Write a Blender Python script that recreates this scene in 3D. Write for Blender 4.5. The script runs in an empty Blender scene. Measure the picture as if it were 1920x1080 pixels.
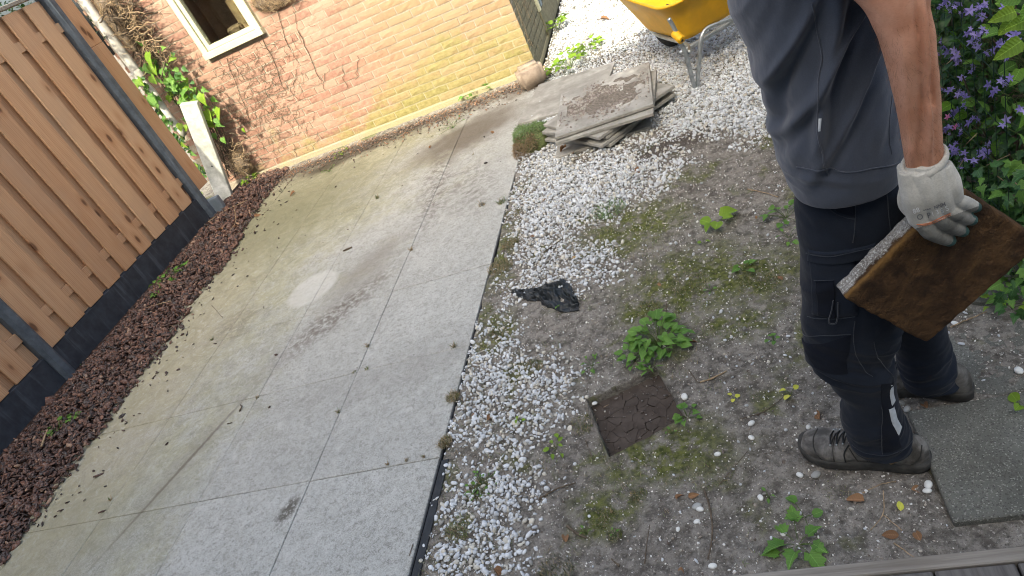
import bpy, bmesh, math, random
import numpy as np
from mathutils import Vector, Matrix
from mathutils.bvhtree import BVHTree

random.seed(7); rng = np.random.default_rng(7)
C = bpy.context.scene
COL = C.collection

# ------------------------------------------------------------------ camera
F_PX, YAW, PITCH, ROLL, H = 1308.53, -0.41067969, 0.54733161, -0.48473142, 1.73431
cy, sy = math.cos(YAW), math.sin(YAW)
WV = np.array([sy*math.cos(PITCH), cy*math.cos(PITCH), -math.sin(PITCH)])
_r0 = np.array([cy, -sy, 0.]); _u0 = np.cross(_r0, WV)
RV = _r0*math.cos(ROLL)+_u0*math.sin(ROLL); UV = -_r0*math.sin(ROLL)+_u0*math.cos(ROLL)
CAM = np.array([0., 0., H])
cd = bpy.data.cameras.new('camera'); cam = bpy.data.objects.new('camera', cd); COL.objects.link(cam)
cd.sensor_width = 36; cd.lens = F_PX/1920*36; cd.clip_start = .02; cd.clip_end = 200
M = Matrix(((RV[0], UV[0], -WV[0], 0), (RV[1], UV[1], -WV[1], 0), (RV[2], UV[2], -WV[2], H), (0, 0, 0, 1)))
cam.matrix_world = M
C.camera = cam
C.render.resolution_x = 1024; C.render.resolution_y = 576

# ------------------------------------------------------------------ light
SUN_EL, SUN_AZ = math.radians(42), math.radians(1.5)       # azimuth: from behind the camera (-Y), a little from -X
world = bpy.data.worlds.new('World'); C.world = world; world.use_nodes = True
wn = world.node_tree; bg = wn.nodes['Background']
sky = wn.nodes.new('ShaderNodeTexSky'); sky.sky_type = 'NISHITA'; sky.sun_disc = False
sky.sun_elevation = SUN_EL; sky.sun_rotation = math.radians(180)+SUN_AZ
sky.air_density = 0.7; sky.dust_density = 7.0; sky.ozone_density = 0.0
wn.links.new(sky.outputs[0], bg.inputs[0]); bg.inputs[1].default_value = 0.15
sd = bpy.data.lights.new('sun', 'SUN'); sun = bpy.data.objects.new('sun', sd); COL.objects.link(sun)
sd.energy = 2.0; sd.angle = math.radians(.5); sd.color = (1, .90, .73)
tosun = Vector((-math.sin(SUN_AZ)*math.cos(SUN_EL), -math.cos(SUN_AZ)*math.cos(SUN_EL), math.sin(SUN_EL)))
sun.rotation_euler = tosun.to_track_quat('Z', 'Y').to_euler()
C.view_settings.view_transform = 'Standard'; C.view_settings.look = 'None'
C.view_settings.gamma = 1; C.view_settings.use_curve_mapping = False
C.view_settings.exposure = 1.9
C.view_settings.use_white_balance = True; C.view_settings.white_balance_temperature = 6550; C.view_settings.white_balance_tint = 3
try: C.cycles.filter_width = 1.05
except Exception: pass

# ------------------------------------------------------------------ geometry helpers
def ray(px, py):
    d = WV + RV*(px-960)/F_PX - UV*(py-540)/F_PX
    return d/np.linalg.norm(d)
def G(px, py, z=0.):
    d = ray(px, py); return CAM + d*((z-H)/d[2])
def onY(px, py, Y):
    d = ray(px, py); return CAM + d*(Y/d[1])
def onX(px, py, X):
    d = ray(px, py); return CAM + d*(X/d[0])
def proj(P):
    d = np.asarray(P, float)-CAM; z = d@WV
    return np.stack([960+F_PX*(d@RV)/z, 540-F_PX*(d@UV)/z], -1)
def hsh(i, j, k, s):
    n = (i*374761393 + j*668265263 + k*2147483647 + s*974634777) & 0xffffffff
    n = ((n ^ (n >> 13))*1274126177) & 0xffffffff
    n = n ^ (n >> 16)
    return (n & 0xffff)/32767.5-1
def vn(P, s=0):
    P = np.asarray(P, float)
    I = np.floor(P).astype(np.int64); f = P-I; f = f*f*(3-2*f)
    x, y, z = I[..., 0], I[..., 1], I[..., 2]; fx, fy, fz = f[..., 0], f[..., 1], f[..., 2]
    def L(a, b, t): return a+(b-a)*t
    return L(L(L(hsh(x, y, z, s), hsh(x+1, y, z, s), fx), L(hsh(x, y+1, z, s), hsh(x+1, y+1, z, s), fx), fy),
             L(L(hsh(x, y, z+1, s), hsh(x+1, y, z+1, s), fx), L(hsh(x, y+1, z+1, s), hsh(x+1, y+1, z+1, s), fx), fy), fz)
def fbm(P, o=3, s=0):
    P = np.asarray(P, float); r = 0; a = 1.; t = 0
    for i in range(o): r = r+a*vn(P*2**i, s+i); t += a; a *= .5
    return r/t
def v3(x, y, z): return np.stack(np.broadcast_arrays(x, y, z), -1)
def sstep(a, b, x):
    t = np.clip((x-a)/(b-a), 0, 1); return t*t*(3-2*t)

def mesh(name, V, Fc, smooth=False, mats=(), midx=None, tint=None):
    """V (n,3); Fc: (m,k) array or list of polygons"""
    me = bpy.data.meshes.new(name)
    V = np.asarray(V, np.float32)
    if isinstance(Fc, np.ndarray):
        m, k = Fc.shape
        me.vertices.add(len(V)); me.vertices.foreach_set('co', V.ravel())
        me.loops.add(m*k); me.loops.foreach_set('vertex_index', Fc.astype(np.int32).ravel())
        me.polygons.add(m); me.polygons.foreach_set('loop_start', np.arange(0, m*k, k, dtype=np.int32))
        me.polygons.foreach_set('loop_total', np.full(m, k, np.int32))
        me.update(calc_edges=True); me.validate()
    else:
        me.from_pydata([tuple(map(float, v)) for v in V], [], [tuple(int(i) for i in f) for f in Fc]); me.update()
    if smooth: me.polygons.foreach_set('use_smooth', np.ones(len(me.polygons), bool))
    for mm in mats: me.materials.append(mm)
    if midx is not None: me.polygons.foreach_set('material_index', np.asarray(midx, np.int32))
    if tint is not None:
        a = me.attributes.new('tint', 'FLOAT_COLOR', 'POINT')
        t = np.ones((len(V), 4), np.float32); t[:, :tint.shape[1]] = tint; a.data.foreach_set('color', t.ravel())
    return me
def obj(name, me, parent=None, loc=None, **kw):
    o = bpy.data.objects.new(name, me); COL.objects.link(o)
    if parent is not None: o.parent = parent
    if loc is not None: o.location = tuple(map(float, loc))
    for k, v in kw.items(): o[k] = v
    return o
def empty(name, loc, rz=0, **kw):
    o = bpy.data.objects.new(name, None); COL.objects.link(o); o.location = tuple(map(float, loc)); o.rotation_euler = (0, 0, rz)
    o.empty_display_size = .05
    for k, v in kw.items(): o[k] = v
    return o
def tag(o, label=None, category=None, group=None, kind=None):
    if label: o['label'] = label
    if category: o['category'] = category
    if group: o['group'] = group
    if kind: o['kind'] = kind
    return o
def part(name, V, Fc, m, parent, smooth=False, **kw):
    """mesh given in world coordinates, linked under parent (an unrotated/rotated empty)"""
    me = mesh(name, V, Fc, smooth, [m] if not isinstance(m, (list, tuple)) else m, kw.pop('midx', None), kw.pop('tint', None))
    o = obj(name, me, None, **kw)
    o.parent = parent
    if parent is not None: o.matrix_parent_inverse = parent_inv(parent)
    return o
def world_of(p):
    m = Matrix.LocRotScale(p.location, p.rotation_euler, p.scale)
    return m if p.parent is None else world_of(p.parent) @ p.matrix_parent_inverse @ m
def parent_inv(p):
    return world_of(p).inverted()

def box(x0, x1, y0, y1, z0, z1, ch=0):
    """box, optionally chamfered on all edges (44 tris)"""
    if ch == 0:
        V = [(x, y, z) for x in (x0, x1) for y in (y0, y1) for z in (z0, z1)]
        Fq = [(0, 1, 3, 2), (4, 6, 7, 5), (0, 4, 5, 1), (2, 3, 7, 6), (0, 2, 6, 4), (1, 5, 7, 3)]
        return np.array(V, float), Fq
    bm = bmesh.new(); bmesh.ops.create_cube(bm, size=1)
    for v in bm.verts: v.co = Vector((x0+(v.co.x+.5)*(x1-x0), y0+(v.co.y+.5)*(y1-y0), z0+(v.co.z+.5)*(z1-z0)))
    bmesh.ops.bevel(bm, geom=list(bm.edges), offset=ch, segments=1, affect='EDGES')
    bm.verts.index_update()
    V = np.array([v.co[:] for v in bm.verts]); Fq = [tuple(v.index for v in f.verts) for f in bm.faces]; bm.free()
    return V, Fq
def join(*parts):
    V = []; Fq = []; n = 0
    for v, f in parts:
        V.append(np.asarray(v, float)); Fq += [tuple(int(i)+n for i in p) for p in f]; n += len(v)
    return np.concatenate(V), Fq
def catmull(K, n):
    K = np.asarray(K, float); m = len(K)
    t = np.linspace(0, m-1, n); i = np.clip(t.astype(int), 0, m-2); f = (t-i)[:, None]
    P0 = K[np.clip(i-1, 0, m-1)]; P1 = K[i]; P2 = K[i+1]; P3 = K[np.clip(i+2, 0, m-1)]
    return .5*((2*P1)+(-P0+P2)*f+(2*P0-5*P1+4*P2-P3)*f*f+(-P0+3*P1-3*P2+P3)*f**3)
def grid_faces(nv, nu, wrap=True):
    i = np.arange(nv-1)[:, None]; j = np.arange(nu if wrap else nu-1)[None, :]
    j2 = (j+1) % nu
    return np.stack([i*nu+j, i*nu+j2, (i+1)*nu+j2, (i+1)*nu+j], -1).reshape(-1, 4)
def tube(path, r, nu=8, n=None, caps=True):
    path = np.asarray(path, float)
    r = np.asarray(r, float)*np.ones(len(path))
    if n:
        Q = catmull(np.c_[path, r], n); path = Q[:, :3]; r = Q[:, 3]
    T = np.gradient(path, axis=0); T /= np.linalg.norm(T, axis=1)[:, None]+1e-12
    up = np.array([0, 0, 1.]) if abs(T[0][2]) < .9 else np.array([1., 0, 0])
    A = np.cross(T[0], up); A /= np.linalg.norm(A); V = []
    ang = np.linspace(0, 2*np.pi, nu, endpoint=False)
    for i in range(len(path)):
        A = A-T[i]*(A@T[i]); A /= np.linalg.norm(A); B = np.cross(T[i], A)
        V.append(path[i]+r[i]*(np.cos(ang)[:, None]*A+np.sin(ang)[:, None]*B))
    V = np.concatenate(V); Fq = [tuple(f) for f in grid_faces(len(path), nu)]
    if caps:
        Fq.append(tuple(range(nu))[::-1]); Fq.append(tuple(range(len(V)-nu, len(V))))
    return V, Fq
def ico(sub):
    bm = bmesh.new(); bmesh.ops.create_icosphere(bm, subdivisions=sub, radius=1)
    V = np.array([v.co[:] for v in bm.verts]); Fq = np.array([[v.index for v in f.verts] for f in bm.faces]); bm.free(); return V, Fq
def rand_rot(n, flat=None):
    q = rng.normal(size=(n, 4)); q /= np.linalg.norm(q, axis=1)[:, None]
    if flat is not None:
        a = rng.uniform(0, 2*np.pi, n)/2; tx = rng.normal(0, flat, (n, 2))
        q = np.stack([np.cos(a), tx[:, 0], tx[:, 1], np.sin(a)], 1); q /= np.linalg.norm(q, axis=1)[:, None]
    w, x, y, z = q.T
    return np.stack([1-2*(y*y+z*z), 2*(x*y-z*w), 2*(x*z+y*w), 2*(x*y+z*w), 1-2*(x*x+z*z), 2*(y*z-x*w), 2*(x*z-y*w), 2*(y*z+x*w), 1-2*(x*x+y*y)], 1).reshape(n, 3, 3)
def scatter_mesh(name, P, base, S, R, mat_, tint, smooth, jitter=.15):
    """instances of base (V,F) baked into one mesh; S (n,3) scales"""
    bv, bf = base; n = len(P); k = len(bv)
    V = bv[None]*(1+rng.uniform(-jitter, jitter, (n, k, 1)))*S[:, None, :]
    V = np.einsum('nij,nkj->nki', R, V)+P[:, None, :]
    Fq = (bf[None]+(np.arange(n)*k)[:, None, None]).reshape(-1, bf.shape[1])
    return mesh(name, V.reshape(-1, 3), Fq, smooth, [mat_], tint=np.repeat(tint, k, axis=0))

# ------------------------------------------------------------------ material helpers
class NT:
    def __init__(s, name):
        s.m = bpy.data.materials.new(name); s.m.use_nodes = True; s.t = s.m.node_tree
        s.b = s.t.nodes['Principled BSDF']; s.out = s.t.nodes['Material Output']
        s.b.inputs['Specular IOR Level'].default_value = .3
        s.pos = None
    def n(s, typ, **kw):
        nd = s.t.nodes.new('ShaderNode'+typ)
        for k, v in kw.items(): setattr(nd, k, v)
        return nd
    def l(s, a, b): s.t.links.new(a, b)
    def set(s, sock, v):
        if hasattr(v, 'is_output'): s.l(v, sock)
        else:
            if isinstance(v, (tuple, list)) and len(v) == 3 and sock.type == 'RGBA': v = (*v, 1)
            sock.default_value = v
    def P(s, local=False):
        if local:
            return s.n('TexCoord').outputs['Object']
        if s.pos is None: s.pos = s.n('NewGeometry').outputs['Position']
        return s.pos
    def vmul(s, v, sc, off=(0, 0, 0)):
        m = s.n('Mapping'); s.l(v, m.inputs['Vector']); m.inputs['Scale'].default_value = sc; m.inputs['Location'].default_value = off
        return m.outputs[0]
    def rot(s, v, ang):
        m = s.n('Mapping'); s.l(v, m.inputs['Vector']); m.inputs['Rotation'].default_value = ang; return m.outputs[0]
    def noise(s, v, scale, detail=4, rough=.55, dist=0):
        n = s.n('TexNoise'); s.l(v, n.inputs['Vector']); n.inputs['Scale'].default_value = scale
        n.inputs['Detail'].default_value = detail; n.inputs['Roughness'].default_value = rough; n.inputs['Distortion'].default_value = dist
        return n.outputs['Fac']
    def vor(s, v, scale, feature='F1', out='Distance'):
        n = s.n('TexVoronoi', feature=feature); s.l(v, n.inputs['Vector']); n.inputs['Scale'].default_value = scale
        return n.outputs[out]
    def mr(s, v, a, b, c=0., d=1., smooth=True):
        n = s.n('MapRange'); n.interpolation_type = 'SMOOTHSTEP' if smooth else 'LINEAR'
        s.set(n.inputs['Value'], v)
        for i, x in zip(('From Min', 'From Max', 'To Min', 'To Max'), (a, b, c, d)): n.inputs[i].default_value = x
        return n.outputs[0]
    def ma(s, op, a, b=0.):
        n = s.n('Math', operation=op); s.set(n.inputs[0], a); s.set(n.inputs[1], b); return n.outputs[0]
    def mix(s, f, a, b, mode='MIX'):
        n = s.n('Mix', data_type='RGBA', blend_type=mode); s.set(n.inputs[0], f); s.set(n.inputs[6], a); s.set(n.inputs[7], b)
        return n.outputs[2]
    def sep(s, v):
        n = s.n('SeparateXYZ'); s.l(v, n.inputs[0]); return n.outputs
    def tint(s):
        n = s.n('Attribute'); n.attribute_name = 'tint'; return n.outputs['Color']
    def orand(s): return s.n('ObjectInfo').outputs['Random']
    def ellipse(s, P, c, rx, ry, rot=0., soft=.3, warp=.0, wscale=6):
        """mask of an elliptical stain at world xy c"""
        if warp:
            nz = s.n('TexNoise'); s.l(P, nz.inputs['Vector']); nz.inputs['Scale'].default_value = wscale; nz.inputs['Detail'].default_value = 4
            mm = s.n('VectorMath', operation='SUBTRACT'); s.l(nz.outputs['Color'], mm.inputs[0]); mm.inputs[1].default_value = (.5, .5, .5)
            m2 = s.n('VectorMath', operation='SCALE'); s.l(mm.outputs[0], m2.inputs[0]); m2.inputs['Scale'].default_value = warp
            m3 = s.n('VectorMath', operation='ADD'); s.l(P, m3.inputs[0]); s.l(m2.outputs[0], m3.inputs[1]); P = m3.outputs[0]
        a = s.n('VectorMath', operation='SUBTRACT'); s.l(P, a.inputs[0]); a.inputs[1].default_value = (c[0], c[1], 0)
        b = s.rot(a.outputs[0], (0, 0, -rot)); d = s.vmul(b, (1/rx, 1/ry, 0))
        e = s.n('VectorMath', operation='LENGTH'); s.l(d, e.inputs[0])
        return s.mr(e.outputs['Value'], 1-soft, 1+soft, 1, 0)
    def bump(s, h, strength=.5, dist=.01, prev=None):
        n = s.n('Bump'); n.inputs['Strength'].default_value = strength; n.inputs['Distance'].default_value = dist
        s.l(h, n.inputs['Height'])
        if prev is not None: s.l(prev, n.inputs['Normal'])
        return n.outputs[0]
    def fin(s, col, rough=.8, bump=None, **kw):
        s.set(s.b.inputs['Base Color'], col); s.set(s.b.inputs['Roughness'], rough)
        if bump is not None: s.l(bump, s.b.inputs['Normal'])
        for k, v in kw.items(): s.set(s.b.inputs[k.replace('_', ' ')], v)
        return s.m

def simple(name, col, rough=.7, var=.15, scale=20, bs=.3, bd=.004, local=True, **kw):
    s = NT(name); P = s.P(local); nz = s.noise(P, scale, 5, .6)
    c2 = tuple(x*(1-var) for x in col); c1 = tuple(min(1, x*(1+var)) for x in col)
    return s.fin(s.mix(s.mr(nz, .3, .7), c2, c1), rough, s.bump(s.noise(P, scale*4, 4), bs, bd), **kw)

# --- paving: weathered ceramic flags
def mk_paving():
    s = NT('weathered_paving'); P = s.P(); X, Y, Z = s.sep(P)
    n1 = s.noise(s.vmul(P, (1, 1, 1)), 1.6, 5, .6); n2 = s.noise(P, 45, 6, .75); n3 = s.noise(s.rot(s.vmul(P, (1, 1, 1)), (0, 0, .6)), 6, 6, .7, 1.5)
    str_ = s.noise(s.vmul(s.rot(P, (0, 0, .5)), (30, 130, 1)), 1, 5, .75)
    base = s.mix(s.mr(n3, .3, .7), (.325, .328, .300), (.455, .460, .430))
    base = s.mix(s.mr(str_, .35, .7), base, s.mix(.5, base, (.50, .50, .48)))
    base = s.mix(s.ma('MULTIPLY', s.mr(n2, .34, .52, 1, 0), .60), base, (.13, .125, .105))
    base = s.mix(s.ma('MULTIPLY', s.mr(s.orand(), 0, 1), .25), base, (.22, .215, .19))
    f1 = s.noise(P, 170, 4, .75); f2 = s.noise(s.rot(P, (0, 0, .9)), 75, 5, .8, .8)
    base = s.mix(s.mr(f1, .50, .66, 0, .55), base, (.60, .60, .57)); base = s.mix(s.mr(f1, .47, .36, 0, .50), base, (.15, .145, .125))
    base = s.mix(s.mr(f2, .52, .68, 0, .45), base, (.52, .52, .49)); base = s.mix(s.mr(f2, .46, .34, 0, .45), base, (.17, .165, .14))
    # algae towards the fence and the shed
    g = s.ma('ADD', s.mr(X, -1.3, -3.5, -.30, .80, False), s.mr(Y, 2.2, 5.2, -.12, .38, False))
    g = s.ma('ADD', g, s.mr(n1, .3, .7, -.35, .35, False)); g = s.ma('ADD', g, s.mr(s.noise(P, 9, 5, .7), .3, .7, -.18, .18, False))
    base = s.mix(s.ma('MULTIPLY', s.mr(g, .05, .85, 0, .80), s.mr(f2, .3, .6, 1, .7)), base, s.mix(s.mr(n3, .3, .7), (.205, .205, .095), (.375, .355, .20)))
    pale = s.ellipse(P, G(300, 760)[:2]-np.array([.15, .1]), .35, 1.6, 0.05, .7, .5, 3)
    base = s.mix(s.ma('MULTIPLY', pale, .35), base, (.42, .37, .26))
    # dirt washed over the far flags
    soil = (.15, .125, .105)
    fine = s.mr(s.noise(P, 30, 6, .75), .42, .56); fine2 = s.mr(s.noise(P, 55, 4, .75), .40, .50); fine3 = s.mr(s.noise(P, 20, 7, .8, .6), .46, .58); med = s.noise(s.rot(s.vmul(P, (1, 1, 1)), (0, 0, .6)), 22, 5, .72, 1.2)
    base = s.mix(s.mr(med, .52, .68, 0, .42), base, (.54, .54, .51)); base = s.mix(s.mr(med, .47, .35, 0, .38), base, (.22, .215, .185))
    def blot(px, py, rx, ry, rot, k, col, warp=.12, soft=.6, f=None, ws=7):
        nonlocal base
        m = s.ellipse(P, G(px, py)[:2], rx, ry, rot, soft, warp, ws)
        m = s.ma('MULTIPLY', m, k)
        if f is not None: m = s.ma('MULTIPLY', m, f)
        base = s.mix(m, base, col)
    edge = s.ma('ADD', Y, s.mr(s.noise(P, 5, 5, .7), .25, .75, -.28, .28, False))
    base = s.mix(s.mr(edge, 5.12, 5.5, 0, .85), base, soil)
    blot(700, 270, .62, .11, .15, .9, (.085, .072, .058), .25)
    blot(880, 250, .45, .26, .5, .85, (.115, .095, .075), .3)
    blot(615, 312, .20, .10, 0, .9, (.07, .06, .05), .18)
    blot(815, 350, .10, .55, .12, .75, (.12, .10, .085), .1, .7, fine3)
    blot(880, 350, .18, .36, .3, .6, (.13, .115, .10), .12, .8, fine3)
    blot(540, 400, .75, .6, .1, .62, (.155, .155, .085), .35, .9)
    blot(690, 500, .12, .30, -.5, .5, (.17, .15, .125), .2, .95)
    blot(630, 590, .10, .38, -.7, .8, (.12, .10, .08), .12, .8, fine)
    blot(440, 610, .14, .16, 0, .45, soil, .15, .8, fine)
    blot(338, 880, .011, .40, -.37, .85, (.12, .10, .085), .022, .7, None, 45)
    blot(350, 860, .07, .35, -.3, .30, (.2, .18, .15), .08, .9)
    blot(541, 955, .033, .065, -.35, .9, (.085, .078, .062), .05, .5, fine2, 30)
    blot(760, 690, .5, .12, .2, .28, (.22, .21, .19), .3, .9)
    blot(150, 1000, .5, .35, .2, .35, (.22, .22, .13), .3, .9)
    # the pale ring left by a pot
    ring = s.ellipse(P, G(586, 541)[:2], .17, .17, 0, .12, .04, 6)
    base = s.mix(s.ma('MULTIPLY', s.ma('MULTIPLY', ring, s.mr(med, .3, .6, .65, 1.)), .68), base, (.54, .54, .51))
    b = s.bump(n2, .5, .004); b = s.bump(n3, .5, .012, b)
    return s.fin(base, s.mr(n2, .3, .7, .55, .8), b)
M_PAVE = mk_paving()

def mk_soil():
    s = NT('sandy_soil'); P = s.P(); X, Y, Z = s.sep(P)
    n1 = s.noise(P, 2.2, 5, .6, .3); n2 = s.noise(P, 28, 6, .7); n3 = s.noise(P, 110, 4, .7)
    base = s.mix(s.mr(n2, .34, .64), (.105, .094, .080), (.29, .268, .235))
    base = s.mix(s.mr(n1, .45, .75, 0, .55), base, s.mix(s.mr(n2, .3, .7), (.06, .052, .045), (.15, .13, .11)))
    base = s.mix(s.mr(n3, .58, .66, 0, .8), base, (.44, .415, .37)); n4 = s.noise(P, 240, 4, .8); base = s.mix(s.mr(n4, .45, .35, 0, .7), base, (.045, .04, .034))
    base = s.mix(s.mr(n3, .40, .33, 0, .7), base, (.04, .035, .03))
    # moss
    mz = s.noise(P, 4.2, 5, .62, .4); mcol = s.mix(s.mr(s.noise(P, 60, 4), .3, .7), (.045, .055, .018), (.16, .17, .05))
    mm = s.mr(mz, .54, .66, 0, .75)
    for px, py, rx, ry in ((1300, 520, .28, .22), (1420, 510, .2, .15), (1215, 570, .12, .10), (1190, 420, .25, .18), (930, 620, .10, .12), (940, 480, .05, .25), (1380, 600, .15, .08), (1130, 960, .1, .08), (1250, 850, .2, .12)):
        e = s.ellipse(P, G(px, py)[:2], rx, ry, 0, .6, .2, 8); e = s.ma('MULTIPLY', e, s.mr(s.noise(P, 16, 5, .7), .36, .56))
        mm = s.ma('MAXIMUM', mm, e)
    base = s.mix(mm, base, mcol)
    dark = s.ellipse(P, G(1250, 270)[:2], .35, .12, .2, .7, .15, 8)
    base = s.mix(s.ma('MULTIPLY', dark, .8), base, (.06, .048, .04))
    b = s.bump(n2, .9, .012); b = s.bump(n3, .8, .005, b)
    return s.fin(base, .95, b, Specular_IOR_Level=.15)
M_SOIL = mk_soil()

def mk_brick():
    s = NT('handmade_brick'); P = s.P(); X, Y, Z = s.sep(P); r = s.orand()
    n = s.noise(P, 30, 6, .7); n2 = s.noise(P, 3, 4, .6)
    base = s.mix(s.mr(r, 0, 1, 0, 1, False), (.27, .135, .10), (.36, .215, .165)); r2 = s.ma('FRACT', s.ma('MULTIPLY', r, 17.3)); base = s.mix(s.mr(r2, .72, .95, 0, .55, False), base, (.20, .10, .08)); base = s.mix(s.mr(r2, .0, .2, .5, 0, False), base, (.40, .29, .22))
    base = s.mix(s.mr(n, .35, .7, 0, .6), base, (.40, .27, .195)); hz_ = s.noise(s.vmul(P, (12, 12, 110)), 1, 5, .75, .4); base = s.mix(s.mr(hz_, .52, .68, 0, .5), base, (.19, .12, .08))
    base = s.mix(s.mr(n, .36, .28, 0, .7), base, (.20, .11, .08))
    base = s.mix(s.mr(n2, .5, .8, 0, .45), base, (.36, .28, .22))
    a = s.ma('MULTIPLY', algae(s, P, X, Z, n2), s.ma('ADD', .62, s.ma('MULTIPLY', r2, .38)))
    base = s.mix(a, base, s.mix(s.mr(n, .3, .7), (.175, .172, .042), (.285, .272, .095)))
    ochre = s.ma('MULTIPLY', s.mr(X, -2.9, -2.1, 0, .62), s.mr(n, .2, .6, .8, 1))
    base = s.mix(s.ma('MULTIPLY', ochre, s.ma('SUBTRACT', 1, a)), base, (.28, .225, .115))
    b = s.bump(n, .7, .006); b = s.bump(s.noise(P, 120, 3), .4, .002, b)
    return s.fin(base, .9, b)
def algae(s, P, X, Z, n2):
    g = s.ma('ADD', s.mr(X, -4.0, -2.2, -.2, .6, False), s.mr(Z, 0.0, .75, .62, -.8, False))
    g = s.ma('ADD', g, s.mr(n2, .25, .75, -.6, .6, False)); g = s.ma('ADD', g, s.mr(s.noise(P, 14, 5, .7), .3, .7, -.18, .18, False))
    return s.mr(g, .1, .8, 0, .8)
M_BRICK = mk_brick()
def mk_mortar():
    s = NT('lime_mortar'); P = s.P(); X, Y, Z = s.sep(P); n = s.noise(P, 60, 5, .7); n2 = s.noise(P, 3, 4, .6)
    base = s.mix(s.mr(n, .3, .7), (.27, .225, .175), (.385, .33, .265))
    a = algae(s, P, X, Z, n2)
    base = s.mix(s.ma('MULTIPLY', a, .55), base, (.31, .30, .12))
    return s.fin(base, .95, s.bump(n, .8, .006))
M_MORTAR = mk_mortar()

def mk_wood():
    s = NT('larch_board'); P = s.P(True); r = s.orand()
    oi = s.n('ObjectInfo'); ad = s.n('VectorMath', operation='ADD'); sc = s.n('VectorMath', operation='SCALE')
    cmb = s.n('CombineXYZ'); s.l(r, cmb.inputs[0]); s.l(r, cmb.inputs[1]); s.l(r, cmb.inputs[2])
    s.l(cmb.outputs[0], sc.inputs[0]); sc.inputs['Scale'].default_value = 37
    s.l(P, ad.inputs[0]); s.l(sc.outputs[0], ad.inputs[1]); Q = ad.outputs[0]
    # knots: sparse voronoi cells warp the grain
    kv = s.vor(s.vmul(Q, (1, 8, 3.4)), 1.0); knot = s.mr(kv, .08, .17, 1, 0); halo = s.mr(kv, .08, .40, 1, 0)
    g = s.noise(s.vmul(Q, (6, 75, 1.6)), 1, 5, .6, 0.25)
    w = s.n('TexWave', wave_type='BANDS', bands_direction='Y', wave_profile='SIN'); s.l(s.vmul(Q, (1, 1, .06)), w.inputs['Vector'])
    w.inputs['Scale'].default_value = 28; w.inputs['Distortion'].default_value = 5; w.inputs['Detail'].default_value = 3; w.inputs['Detail Scale'].default_value = 1.2
    base = s.mix(s.mr(w.outputs['Fac'], .1, .9), (.40, .225, .125), (.50, .305, .175))
    base = s.mix(s.mr(g, .35, .7, 0, .6), base, (.57, .37, .22))
    base = s.mix(s.mr(r, 0, 1, 0, .75, False), base, s.mix(.5, base, (.30, .155, .085))); rr = s.ma('FRACT', s.ma('MULTIPLY', r, 9.7)); base = s.mix(s.mr(rr, .7, 1, 0, .45, False), base, (.56, .40, .26))
    base = s.mix(s.ma('MULTIPLY', halo, .5), base, (.32, .15, .07))
    base = s.mix(s.ma('MULTIPLY', knot, .9), base, (.11, .05, .028))
    base = s.mix(s.mr(s.noise(Q, 2.0, 3), .5, .8, 0, .35), base, (.36, .26, .19))
    b = s.bump(g, .35, .003); b = s.bump(w.outputs['Fac'], .12, .002, b)
    return s.fin(base, .62, b)
M_WOOD = mk_wood()

def mk_conc(name, c1, c2, scale=14, streak=False, rough=.75):
    s = NT(name); P = s.P(); n = s.noise(P, scale, 6, .65); f = s.noise(P, 160, 3, .7)
    v = s.noise(s.vmul(P, (14, 14, 1.2)), 1, 5, .65) if streak else s.noise(P, 3, 5, .6)
    base = s.mix(s.mr(n, .3, .7), c1, c2); base = s.mix(s.mr(v, .52, .75, 0, .6), base, tuple(min(1, x*2.2+.03) for x in c2))
    base = s.mix(s.mr(f, .62, .7, 0, .3), base, tuple(x*.5 for x in c1))
    return s.fin(base, rough, s.bump(f, .4, .002, s.bump(n, .3, .004)))
M_CHAR = mk_conc('charcoal_concrete', (.022, .026, .034), (.040, .047, .060), 10, True)
M_POST = mk_conc('grey_concrete_post', (.055, .068, .085), (.10, .12, .145), 12, True, .6)
M_PALEC = mk_conc('pale_concrete', (.36, .37, .34), (.55, .56, .52), 18)
M_BLUEC = mk_conc('blue_grey_concrete', (.12, .15, .18), (.17, .20, .235), 10)
M_FLAG = mk_conc('loose_flag_stone', (.225, .215, .19), (.345, .335, .305), 9)
M_PIPE = mk_conc('weathered_pipe', (.40, .38, .34), (.58, .56, .52), 14)
M_COBBLE = mk_conc('cobble_stone', (.30, .235, .18), (.45, .36, .27), 20)

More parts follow.
